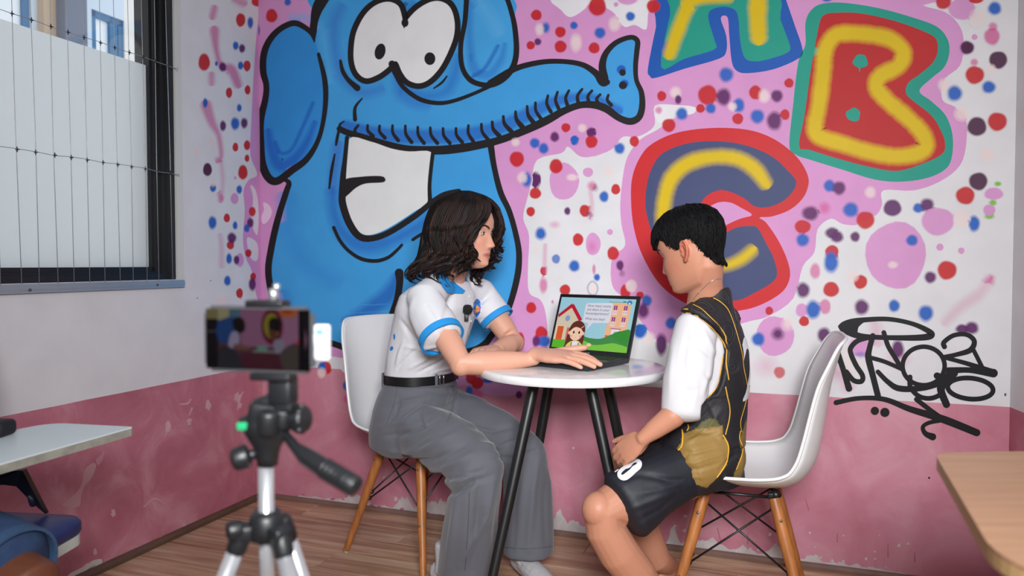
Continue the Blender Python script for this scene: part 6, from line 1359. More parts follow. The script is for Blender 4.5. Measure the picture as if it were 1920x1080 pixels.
# cut the mass clear of the face
Mi = np.array(MH.inverted()); co = getco(mass.data); L = (co @ Mi[:3, :3].T + Mi[:3, 3]) / HS
front = (L[:, 0] > .035) & (L[:, 2] < .055)
L[front, 0] = np.minimum(L[front, 0], .035 + 0 * L[front, 0])
co2 = (L * HS) @ np.array(MH)[:3, :3].T + np.array(MH)[:3, 3]; mass.data.vertices.foreach_set('co', co2.astype(np.float32).ravel()); mass.data.update()
G = [  # guides in pixels + depth, from the parting to the tip: near side, front to back
 [(884, 361, 2.44), (908, 372, 2.40), (918, 390, 2.395), (908, 412, 2.385), (891, 435, 2.375), (885, 455, 2.372), (889, 475, 2.375), (892, 493, 2.385), (880, 507, 2.40)],
 [(882, 360, 2.44), (900, 375, 2.385), (900, 398, 2.375), (886, 420, 2.368), (876, 445, 2.365), (874, 465, 2.365), (880, 485, 2.37), (872, 507, 2.375), (858, 528, 2.385)],
 [(880, 359, 2.44), (880, 378, 2.375), (872, 402, 2.365), (860, 428, 2.36), (856, 450, 2.355), (864, 472, 2.355), (862, 492, 2.36), (842, 512, 2.37), (850, 536, 2.38)],
 [(876, 359, 2.45), (858, 375, 2.39), (843, 400, 2.375), (834, 430, 2.365), (836, 455, 2.36), (846, 478, 2.355), (836, 498, 2.36), (812, 515, 2.37), (826, 538, 2.38)],
 [(870, 359, 2.46), (836, 374, 2.42), (818, 400, 2.405), (810, 430, 2.40), (816, 455, 2.39), (822, 478, 2.38), (806, 498, 2.375), (786, 515, 2.38), (800, 534, 2.385)],
 [(866, 359, 2.48), (822, 378, 2.47), (806, 405, 2.46), (799, 435, 2.45), (800, 460, 2.44), (792, 482, 2.42), (776, 500, 2.41), (766, 518, 2.405), (778, 530, 2.41)],
 [(864, 360, 2.50), (818, 382, 2.52), (803, 410, 2.53), (796, 440, 2.53), (794, 465, 2.52), (782, 488, 2.50), (770, 505, 2.48), (766, 520, 2.47), (762, 532, 2.47)],
 [(864, 360, 2.52), (822, 382, 2.56), (808, 412, 2.58), (802, 445, 2.59), (802, 470, 2.58), (795, 490, 2.57), (790, 508, 2.56), (785, 520, 2.56), (782, 530, 2.56)]]
GF = [  # far side of the parting, seen beyond the face
 [(884, 360, 2.47), (912, 371, 2.52), (930, 387, 2.545), (939, 405, 2.55), (941, 425, 2.555), (941, 445, 2.555), (937, 460, 2.555), (929, 470, 2.555)],
 [(882, 360, 2.48), (906, 370, 2.54), (922, 388, 2.57), (930, 410, 2.585), (932, 435, 2.59), (926, 458, 2.59), (922, 474, 2.585), (930, 488, 2.58), (930, 498, 2.575), (918, 504, 2.57)],
 [(880, 360, 2.49), (898, 368, 2.56), (912, 388, 2.60), (918, 415, 2.61), (918, 445, 2.61), (912, 470, 2.60), (920, 490, 2.59), (912, 503, 2.585), (898, 505, 2.58)],
 [(876, 360, 2.50), (886, 368, 2.58), (895, 390, 2.615), (900, 420, 2.62), (900, 455, 2.61), (896, 485, 2.59), (894, 508, 2.57), (900, 525, 2.56), (905, 538, 2.555)],
 [(872, 360, 2.51), (870, 368, 2.59), (872, 395, 2.62), (876, 430, 2.62), (880, 470, 2.60), (884, 500, 2.57), (886, 518, 2.55), (892, 530, 2.54), (900, 537, 2.54)]]
def strands(b, G, count, seed, wave, rr, per=9, spread=.16):
    """locks: `per` strands share one wave, so that they lie together as a curl"""
    rnd = random.Random(seed); n = len(G); clumps = max(1, count // per)
    def res(g): 
        q = catmull(g, 4); return [q[int(round(j * (len(q) - 1) / 36))] for j in range(37)]
    R_ = [res([Vector(g) for g in g_]) for g_ in G]
    for ci in range(clumps):
        uc = (ci + rnd.uniform(.1, .9)) / clumps * (n - 1); ph = rnd.uniform(0, 6.3); amc = wave * rnd.uniform(.55, 1.35); fc = rnd.uniform(13, 18); depc = rnd.uniform(-.010, .012); endc = rnd.uniform(27, 37); shc = rnd.uniform(-2.5, 2.5); curl = rnd.uniform(.4, 1.5)
        for si in range(per):
            u = min(n - 1.001, max(0, uc + rnd.gauss(0, spread))); k = int(u); t = u - k; A, Bq = R_[k], R_[k + 1]
            am = amc * rnd.uniform(.85, 1.15); dep = depc + rnd.uniform(-.003, .003); end = int(min(36, endc + rnd.uniform(-2, 2))); p0 = ph + rnd.gauss(0, .12); pts = []; rad = []; lat = rnd.gauss(0, 1)
            C_, D_ = A[0].lerp(Bq[0], t), None; kc = int(uc); tc_ = uc - kc
            for j in range(end):
                s = j / 36; q = A[j].lerp(Bq[j], t); qc = R_[min(kc, n - 2)][j].lerp(R_[min(kc + 1, n - 1)][j], tc_); m = .55 * max(0, s - .35) / .65; q = q.lerp(qc, m)
                a = am * max(0, s - .22) ** 1.15 * 1.25; w2 = fc * (1 + curl * .25 * s)
                x = q.x + shc * min(1, s * 3) + a * math.sin(p0 + s * w2) + lat * .6; y = q.y + a * .6 * math.cos(p0 + s * w2); Yd = q.z + dep * min(1, s * 4) + .0018 * a * math.cos(p0 + .8 + s * w2)
                pts.append(P(x, y, Yd)); w_ = rr * (min(1, .5 + s * 2.2)) * (1 if j < end - 9 else max(.08, (end - 1 - j) / 9)); rad.append((w_ * 1.9, w_ * .5))
            if len(pts) > 4: b.tube(pts, rad, 6, cap=True)
b = MB(); strands(b, G, 460, 1, 10, .0034, 10, .13); strands(b, GF, 220, 2, 9, .0032, 9, .12)
b.build('hair_locks', hairm, wo)
b = MB(); strands(b, G, 420, 5, 11, .0011, 6, .10); strands(b, GF, 180, 6, 10, .0010, 6, .10)
b.build('loose_strands', mat('brown_strand', (48, 32, 28), .5, spec=.25), wo)
# ---------------------------------------------------------------- the boy
bo = empty('person', (.60, 2.17, 0), label='seated boy with short black hair wearing a black and gold jersey over a white t-shirt', cat='person')
BF = Vector((-.93, .37, 0)).normalized(); BL = Vector((-.37, -.93, 0)).normalized()  # BL: his left, towards the camera
MB_ = frame((-.76, .58, -.32), (-.22, .15, .96), P(1293, 467, 2.10)); BS = .95
SB = P(1303, 612, 2.00); SBR = P(1362, 606, 2.24)
EB, WB = P(1288, 760, 1.935), P(1202, 824, 1.96)
EBR, WBR = P(1285, 760, 2.25), P(1216, 808, 2.07)
b = MB(); head_mb(b, MB_, BS, face=.8, jaw=1.04); ear_mb(b, MB_, BS, 1, 1.05); ear_mb(b, MB_, BS, -1, 1.05)
hb = MB_ @ Vector((-.036, 0, -.052)); nbb = P(1323, 562, 2.12)
b.tube([MB_ @ Vector((-.030, 0, .0)), MB_ @ Vector((-.038, 0, -.03)), hb, hb.lerp(nbb, .5), nbb, nbb + Vector((.01, 0, -.05))], [.048, .0475, .0455, .0440, .051, .075], 22)
def bs(L): return [(P(px, py, Y), BL, BF, a, c) for px, py, Y, a, c in L]
b.loft(bs([(1322, 880, 2.15, .12, .10), (1322, 840, 2.15, .125, .10), (1328, 780, 2.15, .11, .08), (1330, 710, 2.15, .115, .075), (1330, 640, 2.15, .118, .07), (1330, 600, 2.14, .115, .055), (1330, 570, 2.135, .08, .055)]), 24, 2.2)
b.tube([SB.lerp(nbb, .35), SB, SB.lerp(EB, .5), EB, EB.lerp(WB, .3), EB.lerp(WB, .7), WB], [.038, .040, .036, .031, .032, .026, (.018, .022)], 18, side=(0, 0, 1), round_=.5)
b.ell(EB, .031)
b.tube([SBR.lerp(nbb, .35), SBR, SBR.lerp(EBR, .5), EBR, EBR.lerp(WBR, .4), WBR], [.038, .040, .036, .031, .030, (.018, .022)], 16, side=(0, 0, 1), round_=.5)
hand_mb(b, WB, (P(1160, 856, 2.00) - WB), (-.35, -.75, .45), (-.5, .55, .5), .84, curl=(.30, .34, .36, .38), spread=.02, thumb=(.92, .38, -.1))
hand_mb(b, WBR, (P(1176, 846, 2.03) - WBR), (-.5, -.1, .8), (.2, -.8, -.1), .84, curl=(.25, .25, .3, .3), spread=.03, thumb=(.8, .4, 0))
HBn, KB = P(1322, 868, 2.08), P(1128, 958, 1.955)
AB = Vector((.440, 2.075, .075))
b.tube([HBn, HBn.lerp(KB, .5), KB.lerp(HBn, .12), KB, P(1134, 990, 1.957), P(1160, 1035, 1.968), P(1192, 1075, 1.99), P(1232, 1130, 2.03), AB, AB - ZU * .03], [.078, .068, .058, .0545, .0525, .0545, .052, .040, .029, .030], 18, round_=.7)
b.ell(P(1122, 955, 1.945), (.044, .044, .046))
HF_, KF = P(1310, 835, 2.27), P(1158, 885, 2.32)
AF = Vector((.50, 2.36, .075))
b.tube([HF_, HF_.lerp(KF, .5), KF, P(1168, 925, 2.31), P(1205, 990, 2.31), P(1232, 1050, 2.33), AF, AF - ZU * .03], [.075, .065, .053, .051, .053, .044, .029, .030], 18, round_=.7)
for a_, d in ((AB, Vector((-.75, -.3, 0)).normalized()), (AF, Vector((-.9, .1, 0)).normalized())):
    b.tube([Vector((a_.x, a_.y, .034)) - d * .045, Vector((a_.x, a_.y, .036)) + d * .02, Vector((a_.x, a_.y, .028)) + d * .08, Vector((a_.x, a_.y, .018)) + d * .13], [(.024, .028), (.028, .030), (.034, .022), (.032, .013)], 14, side=d.cross(ZU), round_=.7)
    sd = d.cross(ZU)
    for k in range(5): t0 = Vector((a_.x, a_.y, .013)) + d * (.135 - abs(k - 1) * .004) + sd * ((k - 2) * .014); b.tube([t0, t0 + d * (.026 if k else .03)], [.0085 if k else .011, .0075 if k else .010], 10, round_=.8)
bbody = remesh(b, 'body', .0034, skin_mat, bo, smooth=3)
skin_color(bbody, (184, 128, 104), MB_, BS, lips=(156, 84, 78), blush=.5, ear=(188, 110, 88))
face_parts(bo, MB_, BS, (40, 26, 20), (20, 16, 16), (176, 122, 98), ex=.0600, lid=-14)
# hair
bh = mat('black_hair', (13, 12, 14), .6, var=.3, vscale=80, stretch=(1, 1, .3), spec=.14)
def hairline(th):
    a = abs(math.degrees(th)); return float(np.interp(a, [0, 25, 42, 55, 66, 76, 84, 92, 104, 116, 130, 145, 180], [.030, .030, .036, .050, .038, .006, .002, .022, .022, .000, -.034, -.066, -.078]))
def hs2(th, z):
    p_ = head_surface(th, z); p_.z = z
    if z < -.02 and math.cos(th) < 0:
        k = min(1, (-.02 - z) / .03) * min(1, -math.cos(th) * 1.6); tx = -.090 - .02 * (z + .02) * -1; tgt = Vector((-.036 + .049 * math.cos(th) , .047 * math.sin(th) * 1.05, z)); tgt.x = -.036 - .050 * abs(math.cos(th)); p_ = p_.lerp(tgt, k * min(1, (-.02 - z) / .05))
    return p_
b = MB(); vs = []; NT = 90; NZ = 26; ok = {}
for layer_ in (0, 1):
    for i in range(NT):
        th = -PI + 2 * PI * i / NT; zl = hairline(th)
        for j in range(NZ + 1):
            t = j / NZ; z = zl + (.1115 - zl) * t; p_ = hs2(th, z); c = Vector((-.01, 0, .0)); d = (p_ - c).normalized()
            a = abs(math.degrees(th)); side = math.exp(-((a - 92) / 34) ** 2)
            thick = (.004 + .015 * min(1, t * (1.2 + 1.2 * (1 - side)) ) ) if layer_ else -.004
            if layer_ and a < 60: thick = .010 + .008 * t
            if layer_ and a > 140: thick = .004 + .014 * min(1, t * 2)
            v = p_ + d * thick
            if layer_ and j == 0: v = p_ + d * (.0015 if a > 60 else .008)
            vs.append(MB_ @ (v * BS))
o_ = NT * (NZ + 1); fs = []
for i in range(NT):
    i2 = (i + 1) % NT
    for j in range(NZ):
        a_, b1, c_, d_ = i * (NZ + 1) + j, i2 * (NZ + 1) + j, i2 * (NZ + 1) + j + 1, i * (NZ + 1) + j + 1; fs.append((o_ + a_, o_ + b1, o_ + c_, o_ + d_)); fs.append((a_, d_, c_, b1))
    a_, b1 = i * (NZ + 1), i2 * (NZ + 1); fs.append((a_, b1, b1 + o_, a_ + o_))
b.add(vs, fs); b.ell(MB_ @ (Vector((-.02, 0, .105)) * BS), (.05, .045, .017), MB_.to_3x3())
b.build('hair', bh, bo)
b = MB(); rnd = random.Random(4)
for i in range(1500):
    th = rnd.uniform(-PI, PI); zl = hairline(th); t0 = rnd.random() ** .8; z0 = .108 - (.108 - zl) * t0; L_ = rnd.uniform(.03, .055); pts = []; rad = []; dth = rnd.uniform(-.12, .12); a = abs(math.degrees(th)); side = math.exp(-((a - 92) / 34) ** 2)
    for j in range(6):
        s = j / 5; z = z0 - L_ * s * (1 if z0 < .085 else .6); z = max(z, zl - rnd.uniform(.0, .004)); p_ = hs2(th + dth * s, min(z, .111)); p_.z = z; d = (p_ - Vector((-.01, 0, 0))).normalized(); tt = (z - zl) / (.1115 - zl)
        thick = (.004 + .0155 * min(1, tt * (1.2 + 1.2 * (1 - side)))) if 60 <= a <= 140 else (.012 + .007 * tt if a < 60 else .005 + .0145 * min(1, tt * 2))
        pts.append(MB_ @ ((p_ + d * (thick + .0006 * math.sin(i))) * BS)); rad.append((.0017 * (1 - .75 * s), .0007 * (1 - .7 * s)))
    b.tube(pts, rad, 5)
b.build('hair_tufts', bh, bo)
JR = [(1255, 600), (1262, 592), (1272, 586), (1290, 585), (1308, 591), (1328, 606), (1346, 625), (1358, 642), (1362, 660), (1357, 690), (1350, 718), (1341, 736), (1328, 750), (1318, 762), (1316, 800), (1300, 1000), (1480, 1000), (1480, 480), (1235, 480), (1240, 600)]
def topx(co):
    dep = co[:, 1] * math.cos(PITCH) - (co[:, 2] - H) * math.sin(PITCH); return 960 + co[:, 0] * F / dep, 540 - F * (co[:, 1] * math.sin(PITCH) + (co[:, 2] - H) * math.cos(PITCH)) / dep
def edge_w(co, wd=4.0):
    """0 outside the jersey's region, 1 well inside, by distance to its armhole"""
    X, Y = topx(co); ins = _inside(X, Y, JR); D = np.full(len(X), 1e9)
    for a_, c_ in zip(JR[:14], JR[1:15]):
        ax_, ay_ = a_; bx, by = c_; vx, vy = bx - ax_, by - ay_; t = np.clip(((X - ax_) * vx + (Y - ay_) * vy) / (vx * vx + vy * vy), 0, 1); D = np.minimum(D, np.hypot(X - ax_ - t * vx, Y - ay_ - t * vy))
    return np.clip(.5 + np.where(ins, D, -D) / (2 * wd), 0, 1)
# white t-shirt (sleeves show) ------------------------------------------------
tsm = mat('white_tshirt_cotton', (196, 194, 198), .85, var=.03, vscale=6)
b = MB()
b.loft(bs([(1326, 775, 2.15, .128, .090), (1326, 735, 2.15, .134, .092), (1326, 690, 2.15, .14, .092), (1328, 640, 2.15, .148, .095), (1328, 600, 2.14, .145, .075), (1330, 572, 2.135, .08, .052)]), 24, 2.3)
b.tube([P(1322, 598, 2.05), P(1306, 618, 2.005), P(1296, 660, 1.985), P(1287, 715, 1.965), P(1281, 772, 1.950)], [(.048, .05), (.056, .056), (.062, .060), (.062, .056), (.056, .050)], 26, side=BF, round_=.5)
b.tube([SBR.lerp(nbb, .4), SBR, SBR.lerp(EBR, .5), SBR.lerp(EBR, .95)], [.045, .055, .058, .056], 20, round_=.5)
ft = folds([([(1290, 620), (1280, 680), (1290, 740)], .008, -.003), ([(1285, 640), (1310, 650), (1338, 672)], .006, -.005), ([(1335, 650), (1330, 700), (1318, 740)], .007, .004), ([(1300, 690), (1305, 730), (1300, 770)], .008, .003), ([(1262, 640), (1258, 700), (1255, 750)], .008, .003), ([(1312, 610), (1330, 640), (1345, 670)], .007, .004), ([(1322, 700), (1332, 715), (1325, 740)], .005, -.004), ([(1275, 720), (1290, 735), (1310, 730)], .006, -.003)], 1.97)
tsh = remesh(b, 't_shirt', .0045, tsm, bo, smooth=4, post=lambda co, no: wob(ft(co, no), no, .004, 14, (1, 1, .6), 9) - no * (edge_w(co) * (no[:, 1] < .5) * .012)[:, None])
# jersey ------------------------------------------------------------------------
jm = colmat('jersey_cloth', .62, bump=.15, bscale=240)
b = MB()
b.loft(bs([(1302, 893, 2.13, .135, .125), (1308, 862, 2.13, .145, .130), (1318, 830, 2.14, .142, .118), (1328, 785, 2.15, .138, .104), (1332, 740, 2.15, .140, .102), (1334, 700, 2.15, .144, .102), (1333, 655, 2.15, .149, .100), (1331, 615, 2.145, .150, .086), (1330, 592, 2.14, .135, .074), (1331, 574, 2.135, .088, .064)]) + [(P(1331, 562, 2.13), BL, (BF - ZU * .38), .066, .058), (P(1329, 553, 2.125), BL, (BF - ZU * .42), .057, .054)], 34, 2.35)
b.tube([P(1345, 585, 2.13), P(1318, 594, 2.06), P(1304, 612, 2.012), P(1298, 640, 1.995)], [.050, .052, .057, .058], 22, round_=.6)
b.tube([P(1345, 590, 2.16), P(1360, 602, 2.22)], [.048, .044], 18, round_=.5)
b.ell(P(1255, 860, 2.10), (.075, .085, .042)); b.tube([P(1345, 850, 2.10), P(1308, 862, 2.06), P(1284, 872, 2.035)], [.095, .096, .088], 26, round_=.5)
fj = folds([([(1262, 842), (1300, 850), (1360, 835)], .006, -.005), ([(1255, 860), (1300, 868), (1355, 850)], .005, .004), ([(1262, 878), (1310, 880), (1350, 868)], .005, -.005), ([(1270, 892), (1320, 895)], .004, .003), ([(1285, 830), (1310, 822), (1352, 812)], .006, .005), ([(1350, 880), (1380, 850), (1400, 845)], .006, -.006), ([(1370, 845), (1385, 840), (1402, 838)], .004, -.008), ([(1340, 760), (1310, 790), (1290, 812)], .006, -.004), ([(1350, 770), (1330, 800), (1300, 826)], .006, .004), ([(1325, 750), (1345, 790), (1350, 830)], .006, .003), ([(1310, 870), (1312, 885), (1316, 900)], .004, .003), ([(1290, 850), (1280, 870), (1275, 885)], .004, -.003)], 2.05)
jer = remesh(b, 'jersey', .0045, jm, bo, smooth=5, post=lambda co, no: wob(fj(co, no), no, .005, 15, (1, 1, .7), 3) - no * ((1 - edge_w(co)) * (no[:, 1] < .5) * (topx(co)[1] < 740) * .034)[:, None] + no * (np.exp(-((edge_w(co, 9) - .75) / .3) ** 2) * (topx(co)[1] < 745) * (no[:, 1] < .5) * .003)[:, None])
# cloth colour: black, with gold panels at the hip (woven into the cloth)
me = jer.data; co = getco(me); no = getno(me); n = len(co); C_ = np.tile(np.array(lin((27, 26, 31))), (n, 1))
PX, PY = topx(co)
def inpoly(x, y, poly):
    r = np.zeros(len(x), bool); j = len(poly) - 1
    for i in range(len(poly)):
        xi, yi = poly[i]; xj, yj = poly[j]; c = ((yi > y) != (yj > y)) & (x < (xj - xi) * (y - yi) / (yj - yi + 1e-9) + xi); r ^= c; j = i
    return r
nearf = (no[:, 1] < .25)
GP1 = [(1279, 808), (1285, 812), (1300, 806), (1330, 800), (1354, 797), (1355, 820), (1364, 828), (1366, 850), (1362, 872), (1346, 895), (1325, 915), (1290, 905), (1262, 885), (1248, 866), (1262, 850), (1277, 830)]
GP2 = [(1398, 790), (1420, 780), (1420, 900), (1375, 900), (1376, 890), (1392, 850), (1386, 825), (1392, 810)]
mk = (inpoly(PX, PY, GP1) | inpoly(PX, PY, GP2)) & nearf
C_[mk] = lin((140, 110, 56)); 
gr = inpoly(PX, PY, [(1300, 806), (1318, 790), (1335, 783), (1342, 786), (1350, 800), (1330, 802)]) & nearf; C_[gr] = lin((86, 82, 44))
setcol(me, C_)
jbv = bvh_of(jer); abv = bvh_of(jer, tsh)
gold = mat('gold_piping', (214, 160, 58), .5); gold2 = mat('bright_gold_piping', (240, 178, 50), .5); bt = mat('black_binding', (24, 23, 27), .7)
b = MB()
trim(b, abv, [(1262, 594), (1272, 588), (1290, 588), (1305, 593), (1325, 606), (1345, 625), (1356, 640), (1361, 652)], .0042, .0022)
trim(b, abv, [(1355, 668), (1351, 695), (1346, 718), (1338, 733), (1326, 746)], .0046, .0022)
trim(b, abv, [(1300, 572), (1315, 580), (1330, 594), (1348, 612), (1360, 632), (1363, 655), (1362, 685), (1366, 712)], .0042, .0020)
trim(b, abv, [(1337, 559), (1350, 566), (1364, 580), (1375, 606), (1384, 636), (1391, 664), (1394, 690), (1400, 720), (1402, 750)], .0044, .0018)
trim(b, abv, [(1360, 725), (1364, 745), (1368, 765), (1367, 785), (1360, 815)], .0042, .0018)
trim(b, abv, [(1375, 558), (1388, 580), (1400, 610), (1404, 635)], .0026, .0018)
trim(b, jbv, [(1403, 725), (1396, 760), (1388, 790), (1390, 810)], .0026, .0018)
trim(b, abv, [(1278, 583), (1284, 580), (1291, 580)], .004, .002); trim(b, abv, [(1299, 567), (1305, 564), (1311, 560)], .0036, .002)
b.build('gold_stripe', gold, jer)
b = MB()
trim(b, jbv, [(1248, 866), (1262, 852), (1277, 838), (1280, 822), (1279, 806)], .0050, .0016, n=4)
trim(b, jbv, [(1355, 815), (1359, 822), (1365, 835), (1365, 852), (1360, 872), (1344, 895)], .0044, .0016)
trim(b, jbv, [(1388, 808), (1386, 822), (1392, 838), (1390, 855), (1380, 880)], .0034, .0016); trim(b, jbv, [(1290, 795), (1291, 802), (1288, 808)], .004, .0016); trim(b, jbv, [(1302, 778), (1302, 786)], .0035, .0016, sm=True)
b.build('gold_stripe', gold2, jer)
b = MB()
trim(b, abv, [(1258, 592), (1268, 584), (1290, 582), (1308, 588), (1330, 602), (1350, 622), (1360, 640), (1365, 655)], .0055, .0030)
trim(b, abv, [(1359, 662), (1355, 695), (1350, 720), (1341, 738), (1328, 752)], .0055, .0030); b.build('armhole_binding', bt, jer)
# V neck trim
b = MB(); trim(b, abv, [(1292, 566), (1305, 552), (1322, 542), (1340, 534), (1352, 531)], .0045, .0022); b.build('neck_trim', gold, jer)
# back number
numm = mat('number_white', (226, 226, 232), .6)
bm2 = MB(); C20 = P(1334, 700, 2.15)
def numeral(s, size, cen, ux_, uy_, dirn, bv, m, parent, name, off=.002, strip=.012):
    cu = bpy.data.curves.new(name, 'FONT'); cu.body = s; cu.size = size; cu.align_x = 'CENTER'; cu.align_y = 'CENTER'; cu.offset = size * .02; cu.resolution_u = 4
    o = bpy.data.objects.new(name, cu); COL.objects.link(o); bpy.context.view_layer.update(); me = bpy.data.meshes.new_from_object(o.evaluated_get(bpy.context.evaluated_depsgraph_get())); bpy.data.objects.remove(o)
    bm = bmesh.new(); bm.from_mesh(me)
    for ax in (0, 1):
        lo = min(v.co[ax] for v in bm.verts); hi = max(v.co[ax] for v in bm.verts); x = lo + strip
        while x < hi:
            co_ = Vector((0, 0, 0)); co_[ax] = x; no_ = Vector((0, 0, 0)); no_[ax] = 1
            bmesh.ops.bisect_plane(bm, geom=bm.verts[:] + bm.edges[:] + bm.faces[:], plane_co=co_, plane_no=no_); x += strip
    bad = []
    for v in bm.verts:
        src = cen + ux_ * v.co.x + uy_ * v.co.y - dirn * .5; h, n_, i, d = bv.ray_cast(src, dirn)
        if h is None: bad.append(v); continue
        if n_.dot(dirn) > 0: n_ = -n_
        v.co = h + n_ * off
    bmesh.ops.delete(bm, geom=bad, context='VERTS'); bm.to_mesh(me); bm.free(); me.materials.clear(); me.materials.append(m); me.update()
    q = bpy.data.objects.new(name, me); COL.objects.link(q); place(q, parent); return q
numeral('20', .235, P(1334, 692, 2.15) - BL * .046, (BL * -1), ZU, BF, jbv, numm, jer, 'back_number')
# paisley line print
b = MB()
def pais(cx_, cy_, s, a, n=2):
    for k in range(n):
        r = 1 - .42 * k; pts = []
        for q in range(15):
            t = q / 14 * 2 * PI; rx_, ry_ = 16 * s * r * math.cos(t), 8 * s * r * math.sin(t) * (1 - .5 * math.cos(t)); bend = .018 * rx_ * rx_ / s
            x = rx_; y = ry_ + bend; pts.append((cx_ + x * math.cos(a) - y * math.sin(a), cy_ + x * math.sin(a) + y * math.cos(a)))
        trim(b, abv, pts, .0010, .0016, n=3)
pais(1318, 575, 1.3, .1); pais(1356, 556, 1.0, .7); pais(1384, 594, 1.2, 1.5); pais(1366, 625, 1.5, 1.35)
for r in (13, 10, 5): trim(b, abv, [(1372 + r * math.cos(q), 687 + r * math.sin(q)) for q in [i * PI / 6 for i in range(13)]], .0010, .0016, n=3)
b.build('paisley_print', mat('print_grey', (66, 64, 70), .7), jer)
# necklace
b = MB(); sbv2 = bvh_of(bbody)
np_ = [(1352, 522), (1340, 524), (1328, 531), (1318, 541), (1308, 551), (1300, 561)]; pts = []
for q in catmull([(x, y, 0) for x, y in np_], 6):
    h, nn = hit(sbv2, q.x, q.y, .001)
    if h: pts.append(h)
nk = empty('necklace', pts[0] if pts else nbb, label='thin silver chain around the boy\'s neck', cat='necklace')
if len(pts) > 3: b.tube(pts, .0008, 6); b.ell(pts[int(len(pts) * .72)], .0022, u=8, v=6)
b.build('chain', mat('silver', (210, 208, 210), .2, metal=.9), nk)
# shorts
shn = mat('black_sports_cloth', (20, 23, 34), .6, var=.1, vscale=5, bump=.08, bscale=240)
b = MB()
b.loft(bs([(1318, 895, 2.14, .14, .115), (1318, 865, 2.14, .138, .112), (1318, 840, 2.14, .12, .10)]), 26, 2.3)
ax = (KB - HBn).normalized()
b.tube([P(1318, 868, 2.07), P(1268, 888, 2.03), P(1220, 915, 1.998), P(1175, 946, 1.972)], [(.074, .074), (.074, .076), (.076, .086), (.076, .097)], 26, side=Vector((0, -1, 0)), round_=.4)
b.tube([P(1305, 838, 2.26), P(1240, 850, 2.28), P(1178, 866, 2.30)], [.078, .078, .080], 22, round_=.3)
fh = folds([([(1150, 900), (1200, 890), (1260, 905)], .008, -.003), ([(1170, 960), (1230, 935), (1270, 920)], .008, .004), ([(1200, 975), (1240, 955), (1265, 930)], .007, -.004), ([(1215, 890), (1250, 900), (1290, 900)], .007, -.004), ([(1195, 925), (1235, 920), (1280, 905)], .008, .003)], 1.98)
sho = remesh(b, 'shorts', .0046, shn, bo, smooth=4, post=lambda co, no: wob(fh(co, no), no, .004, 12, (1, 1, 1), 6))
hbv = bvh_of(sho)
def T0(x, y): return (1080 + x / 6, 780 + y / 6)
b = MB(); out = [T0(*q) for q in ((466, 660), (480, 620), (530, 575), (600, 540), (650, 500), (700, 490), (735, 515), (742, 560), (720, 600), (670, 640), (620, 690), (570, 725), (520, 728), (480, 700))]
inn = [T0(*q) for q in ((515, 650), (560, 610), (610, 590), (650, 545), (685, 535), (682, 550), (640, 575), (610, 610), (570, 640), (530, 668), (512, 665))]
patchpx(b, hbv, out, .0018, 12, sm=4); zero = b.build('leg_number', numm, sho); b = MB(); patchpx(b, hbv, inn, .0034, 12, sm=4); b.build('number_hollow', shn, zero); b = MB()
patchpx(b, hbv, [T0(*q) for q in ((536, 555), (590, 520), (640, 470), (678, 440), (690, 455), (670, 480), (630, 505), (590, 535), (545, 560))], .0018, 6)
patchpx(b, hbv, [T0(*q) for q in ((436, 630), (470, 605), (482, 602), (480, 612), (445, 640))], .0018, 4)
b.build('leg_number', numm, sho)
# ---------------------------------------------------------------- third person at the left edge
tp = empty('person', (-1.30, 1.63, 0), label='person in denim shorts at the left edge, almost wholly outside the frame', cat='person')
TF_ = Vector((.93, -.36, 0)).normalized(); TL_ = Vector((.36, .93, 0))
K1, K2 = P(52, 1105, 1.42), P(-60, 1060, 1.70)
Hp1, Hp2 = Vector((-1.37, 1.56, .53)), Vector((-1.36, 1.72, .53))
MT = frame((.93, -.36, -.1), (0, 0, 1), (-1.395, 1.66, 1.16))
b = MB(); head_mb(b, MT, 1.0); ear_mb(b, MT, 1, 1); ear_mb(b, MT, 1, -1); b.tube([(-1.415, 1.66, 1.10), (-1.425, 1.67, .98)], [.05, .06], 16)
TCx = Vector((-1.42, 1.645, 0))
b.loft([(TCx + ZU * z, TL_, TF_, a, c) for z, a, c in ((.46, .14, .11), (.56, .15, .12), (.66, .14, .10), (.80, .15, .11), (.92, .16, .10), (.985, .12, .07), (1.0, .07, .05))], 24)
b.tube([Hp1, Hp1.lerp(K1, .5), K1, K1 + Vector((.02, -.02, -.12)), K1 + Vector((-.02, .02, -.30)), K1 + Vector((-.03, .03, -.38))], [.08, .075, .062, .058, .042, .036], 18, round_=.6)
b.tube([Hp2, Hp2.lerp(K2, .5), K2, K2 + Vector((.0, -.0, -.15)), K2 + Vector((-.02, .02, -.34)), K2 + Vector((-.03, .03, -.40))], [.08, .075, .06, .056, .042, .036], 18, round_=.6)
for k in (K1, K2):
    a_ = k + Vector((-.03, .03, -.38)); b.tube([Vector((a_.x - .04, a_.y + .02, .035)), Vector((a_.x + .10, a_.y - .05, .030)), Vector((a_.x + .15, a_.y - .075, .022))], [(.03, .032), (.036, .026), (.034, .018)], 14, side=(0, 1, 0), round_=.7)
for sgn in (-1, 1):
    s0 = TCx + TL_ * (.17 * sgn) + ZU * .93; e0 = s0 + TF_ * .04 + ZU * -.25 + TL_ * .03 * sgn; w0 = e0 + TF_ * .05 + ZU * -.10 - TL_ * .05 * sgn
    b.tube([s0, s0.lerp(e0, .5), e0, e0.lerp(w0, .5), w0], [.048, .042, .036, .034, .024], 14, round_=.6)
    hand_mb(b, w0, TF_ + ZU * -.1, (0, 0, 1), -TL_ * sgn, .95)
tb_ = remesh(b, 'body', .0055, skin_mat, tp, smooth=3); skin_color(tb_, (104, 60, 42), MT, 1.0, lips=(110, 58, 52))
face_parts(tp, MT, 1.0, (40, 26, 20), (18, 14, 14), (120, 68, 46))
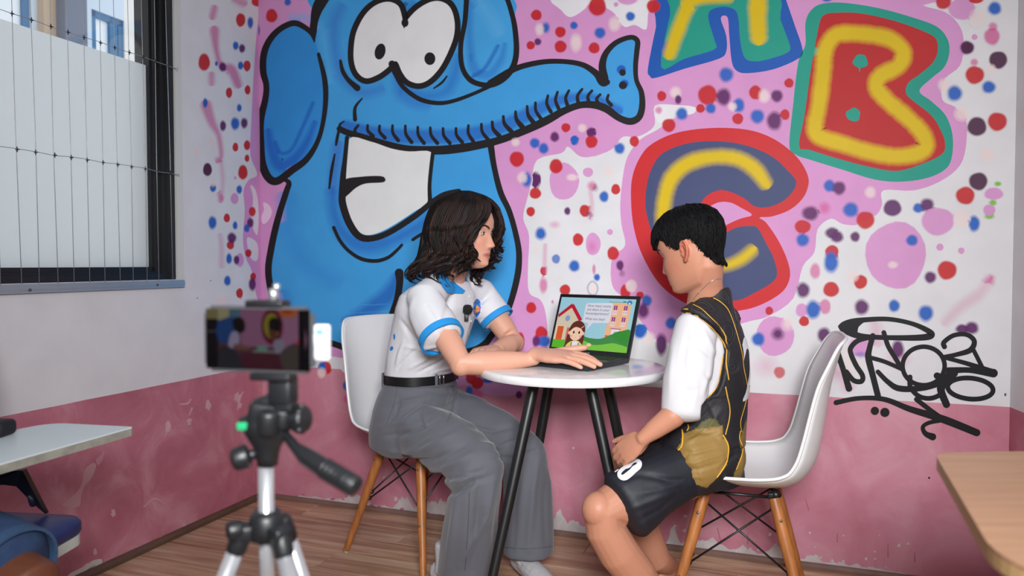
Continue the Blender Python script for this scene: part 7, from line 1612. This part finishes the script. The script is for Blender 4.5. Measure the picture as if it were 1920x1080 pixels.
b = MB(); b.ell((MT @ Vector((-.02, 0, .04))), (.095, .082, .085), MT.to_3x3()); b.ell((MT @ Vector((-.045, 0, -.01))), (.065, .078, .07), MT.to_3x3()); b.build('hair', bh, tp)
den = mat('worn_blue_denim', (42, 68, 106), .85, col2=(28, 48, 82), vscale=14, bump=.3, bscale=220)
b = MB(); b.loft([(TCx + ZU * z, TL_, TF_, a, c) for z, a, c in ((.445, .15, .12), (.55, .165, .135), (.66, .15, .12))], 24)
b.tube([Hp1, Hp1.lerp(K1, .5) + ZU * .005, K1.lerp(Hp1, .13) + ZU * .008], [.098, .095, .096], 24, round_=.4); b.tube([Hp2, Hp2.lerp(K2, .5), K2.lerp(Hp2, .16)], [.095, .09, .09], 24, round_=.4)
dsh = remesh(b, 'denim_shorts', .006, den, tp, smooth=4, post=lambda co, no: wob(co, no, .008, 11))
dj = (K1 - Hp1).normalized(); 
cuff('hem', K1.lerp(Hp1, .10) + ZU * .008, dj, .096, .022, mat('denim_hem', (50, 78, 114), .85, bump=.4, bscale=150), dsh)
b = MB(); b.loft([(TCx + ZU * z, TL_, TF_, a, c) for z, a, c in ((.60, .158, .128), (.72, .155, .12), (.84, .168, .125), (.94, .172, .11), (.99, .12, .075), (1.005, .075, .06))], 26)
for sgn in (-1, 1):
    s0 = TCx + TL_ * (.17 * sgn) + ZU * .93; e0 = s0 + TF_ * .04 + ZU * -.25 + TL_ * .03 * sgn; b.tube([s0, s0.lerp(e0, .5), s0.lerp(e0, .9)], [.056, .055, .054], 18, round_=.5)
remesh(b, 'shirt', .006, mat('light_blue_cotton', (96, 140, 178), .85), tp, smooth=4)
b = MB(); c0 = P(4, 800, 1.70); b.tube([c0 + Vector((-.06, 0, -.015)), c0, c0 + Vector((.012, -.002, -.014))], [.022, .022, .016], 16, round_=.8)
bgk = empty('black_bag', (-1.17, 1.70, 0), label='small black pouch lying on the white writing tablet at the left edge', cat='bag')
b2 = MB(); b2.bbox(P(-12, 803, 1.62) + Vector((-.015, 0, .0)), (.10, .06, .035), None, .012, 3); b2.build('pouch', mat('black_nylon', (14, 12, 20), .7), bgk)
